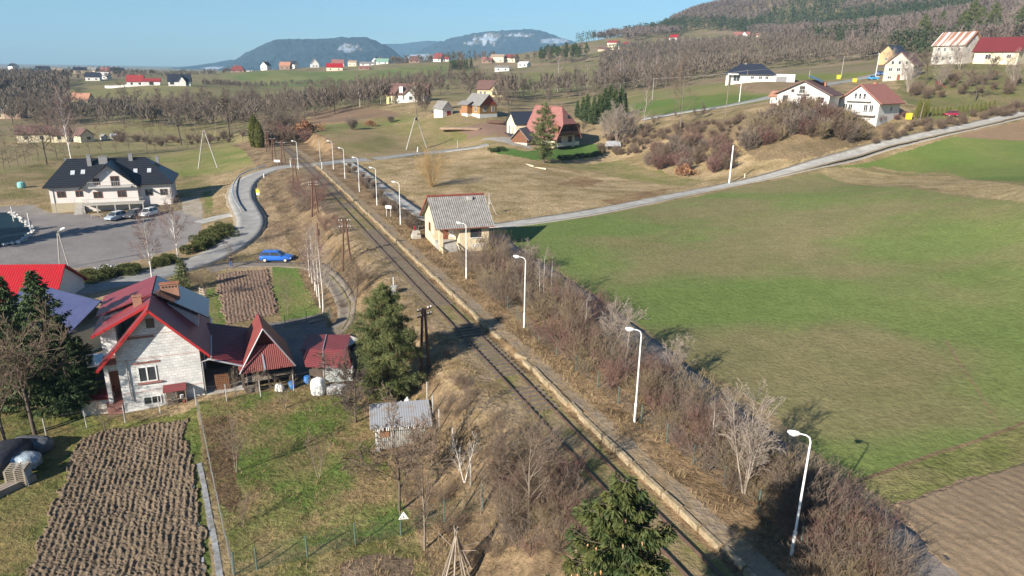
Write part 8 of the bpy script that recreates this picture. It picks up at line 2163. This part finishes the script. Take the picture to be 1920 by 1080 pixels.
# ------------------------------------------------------------------ ploughed plots with real clods
def clod_plot(name, px, step, amp, rowdir_px, rowp, ca, cb, seed):
    P = wpoly(px)
    a = np.array(G(*rowdir_px[0])[:2]); b = np.array(G(*rowdir_px[1])[:2]); d = (b - a) / np.linalg.norm(b - a); n_ = np.array([-d[1], d[0]])
    s = (P - a) @ d; t = (P - a) @ n_
    S = np.arange(s.min(), s.max(), step); T = np.arange(t.min(), t.max(), step)
    SS, TT = np.meshgrid(S, T)
    X = a[0] + SS * d[0] + TT * n_[0]; Y = a[1] + SS * d[1] + TT * n_[1]
    Hh = height(X, Y)
    wig = (fbm(SS * .7, TT * .7, seed + 2, 2) - .5) * .22
    rows = np.sin((TT + wig) / rowp * 2 * np.pi)
    cl = fbm(SS * 5.2 + (fbm(SS, TT, seed + 30, 3) - .5) * 2, TT * 6.4, seed, 5); cl2 = vnoise(SS * 11, TT * 12, seed + 7)
    z = (rows * .42 * (.4 + 1.2 * fbm(SS * .9, TT * 1.5, seed + 21, 2)) + (cl - .5) * 2.9 + (cl2 - .5) * 1.1) * amp
    z = np.where(z < -.6 * amp, -.6 * amp + (z + .6 * amp) * .5, z) + amp * .9
    jag = (fbm(X * 1.3, Y * 1.3, seed + 4, 3) - .5) * .9
    # distance to the outline
    m_ = inside(P, (X + jag).ravel(), (Y + jag).ravel()).reshape(X.shape)
    Z = np.where(m_, Hh + z + .02, Hh - .3)
    na_ = len(S); i = np.arange(len(T) - 1)[:, None] * na_ + np.arange(na_ - 1)[None]
    f = np.stack([i, i + 1, i + na_ + 1, i + na_], -1).reshape(-1, 4)
    ok = m_.ravel()[f].any(1)
    c = np.array(ca)[None] * (1 - cl.ravel()[:, None]) + np.array(cb)[None] * cl.ravel()[:, None]
    ex = fbm(X * .8, Y * .8, seed + 9, 3).ravel()
    c = c * (.8 + .4 * ex[:, None])
    o = np_mesh(name, np.stack([X, Y, Z], -1).reshape(-1, 3), f[ok], M_soil, attr={'albedo': c, 'tuft': np.full(X.size, .35)})
    return tag(o, kind='structure')
M_soil = attr_mat('ploughed_soil', fine=9)
clod_plot('ploughed_plot', [(146, 826), (200, 806), (262, 800), (345, 788), (352, 830), (368, 900), (380, 990), (392, 1095), (40, 1095), (95, 960)], .042, .066, [(200, 1060), (262, 810)], .36, (.115, .085, .058), (.21, .158, .108), 5)
clod_plot('ploughed_garden', [(404, 517), (440, 510), (503, 505), (512, 545), (522, 588), (470, 600), (424, 610), (412, 570)], .09, .07, [(470, 600), (455, 515)], .4, (.15, .102, .075), (.24, .165, .12), 15)
clod_plot('ploughed_field', [(1675, 950), (1800, 904), (1925, 864), (2060, 830), (2060, 1180), (1850, 1150), (1745, 1045)], .12, .032, [(1700, 960), (1900, 1075)], .75, (.20, .148, .095), (.265, .195, .128), 25)
# ------------------------------------------------------------------ grass
def tufts(name, regions, mats_, seed, dens, hs, wd, nb):
    rng = np.random.default_rng(seed); pts = []
    for px, dm in regions:
        P = px if isinstance(px, np.ndarray) else wpoly(px); lo = P.min(0); hi = P.max(0)
        n = int((hi - lo).prod() * dens * dm)
        q = lo + (hi - lo) * rng.random((n, 2)); q = q[inside(P, q[:, 0], q[:, 1])]
        f = fbm(q[:, 0] / 2.0, q[:, 1] / 2.0, seed, 3); q = q[f + rng.uniform(-.12, .12, len(q)) > .47]
        pts.append(q)
    q = np.concatenate(pts); z = height(q[:, 0], q[:, 1]); N = len(q)
    h = rng.uniform(*hs, N)
    out = []
    for k in range(nb):
        a = rng.uniform(0, 6.283, N); l = rng.uniform(.2, 1.0, N); w = wd * rng.uniform(.6, 1.3, N)
        bx = q[:, 0] + rng.normal(size=N) * .05; by = q[:, 1] + rng.normal(size=N) * .05
        dx = np.cos(a); dy = np.sin(a)
        p0 = np.stack([bx - dy * w, by + dx * w, z - .03], -1); p1 = np.stack([bx + dy * w, by - dx * w, z - .03], -1)
        p2 = np.stack([bx + dx * h * l, by + dy * h * l, z + h * np.sqrt(np.clip(1.05 - l * l * .8, .1, 1))], -1)
        out.append(np.stack([p0, p1, p2], 1))
    V = np.concatenate(out).reshape(-1, 3)
    return tag(np_mesh(name, V, np.arange(len(V)).reshape(-1, 3), mats_), kind='stuff')
def world_mat(name, a, b, c_, s1=.35, s2=2.5):
    m = bpy.data.materials.new(name); m.use_nodes = True; N = m.node_tree.nodes; L = m.node_tree.links; bs = N['Principled BSDF']; bs.inputs['Roughness'].default_value = .9; bs.inputs['Specular IOR Level'].default_value = .1
    ge = N.new('ShaderNodeNewGeometry'); n1 = N.new('ShaderNodeTexNoise'); n1.inputs['Scale'].default_value = s1; n1.inputs['Detail'].default_value = 4; L.new(ge.outputs['Position'], n1.inputs['Vector'])
    n2 = N.new('ShaderNodeTexNoise'); n2.inputs['Scale'].default_value = s2; n2.inputs['Detail'].default_value = 3; L.new(ge.outputs['Position'], n2.inputs['Vector'])
    r1 = N.new('ShaderNodeMapRange'); r1.inputs[1].default_value = .42; r1.inputs[2].default_value = .6; L.new(n1.outputs[0], r1.inputs[0])
    r2 = N.new('ShaderNodeMapRange'); r2.inputs[1].default_value = .4; r2.inputs[2].default_value = .6; L.new(n2.outputs[0], r2.inputs[0])
    m1 = N.new('ShaderNodeMix'); m1.data_type = 'RGBA'; m1.inputs[6].default_value = (*a, 1); m1.inputs[7].default_value = (*b, 1); L.new(r1.outputs[0], m1.inputs[0])
    m2 = N.new('ShaderNodeMix'); m2.data_type = 'RGBA'; m2.inputs[7].default_value = (*c_, 1); L.new(m1.outputs[2], m2.inputs[6]); L.new(r2.outputs[0], m2.inputs[0]); L.new(m2.outputs[2], bs.inputs['Base Color'])
    return m
M_dry = world_mat('dry_grass', (.38, .275, .155), (.24, .155, .09), (.31, .235, .12))
M_grn = world_mat('green_grass', (.13, .18, .04), (.30, .25, .11), (.11, .15, .035))
M_mix = world_mat('brown_weeds', (.24, .15, .085), (.14, .09, .055), (.32, .235, .13))
ys = np.arange(17, 120, 3.0)
def corridor(d0, d1, y0=17, y1=120):
    ys = np.arange(y0, y1, 3.0); x = rail_x(ys) ; l = np.stack([x + (d0 - .75) * 1.09, ys], -1); r = np.stack([x + (d1 - .75) * 1.09, ys], -1)
    return np.concatenate([l, r[::-1]])
tufts('dry_grass', [(corridor(-11, -2.2, 17, 105), 1), (corridor(3.0, 9.5, 17, 110), 1), ([(440, 1075), (640, 1012), (800, 1000), (930, 960), (1060, 1090), (460, 1095)], 1.2)], M_dry, 3, 7, (.12, .38), .014, 8)
tufts('brown_weeds', [(corridor(3.2, 10, 17, 110), .6), ([(372, 752), (450, 742), (700, 705), (810, 740), (905, 930), (800, 1000), (640, 1010), (440, 1065), (400, 920)], .5), (corridor(-10, -3, 17, 80), .3)], M_mix, 4, 7, (.1, .34), .014, 7)
tufts('green_grass', [([(0, 760), (160, 770), (230, 795), (345, 785), (370, 760), (372, 800), (390, 900), (408, 1090), (395, 1090), (350, 800), (140, 826), (35, 1090), (-60, 1090)], .9), ([(372, 752), (450, 742), (620, 715), (700, 705), (810, 740), (860, 830), (905, 930), (800, 1000), (640, 1010), (440, 1065), (400, 920)], .8)], M_grn, 5, 9, (.06, .2), .014, 7)

# ------------------------------------------------------------------ haze
mh = bpy.data.materials.new('air'); mh.use_nodes = True
hn_ = mh.node_tree.nodes; hn_.clear()
ho = hn_.new('ShaderNodeOutputMaterial'); pv = hn_.new('ShaderNodeVolumePrincipled')
pv.inputs['Color'].default_value = (.42, .72, 1.0, 1)
pv.inputs['Density'].default_value = 1.1e-4
pv.inputs['Anisotropy'].default_value = 0.0
mh.node_tree.links.new(pv.outputs[0], ho.inputs['Volume'])
hz_ = MB(); hz_.box(-9500, 9500, -150, 9300, -30, 520)
tag(hz_.build('haze', mh), kind='stuff')
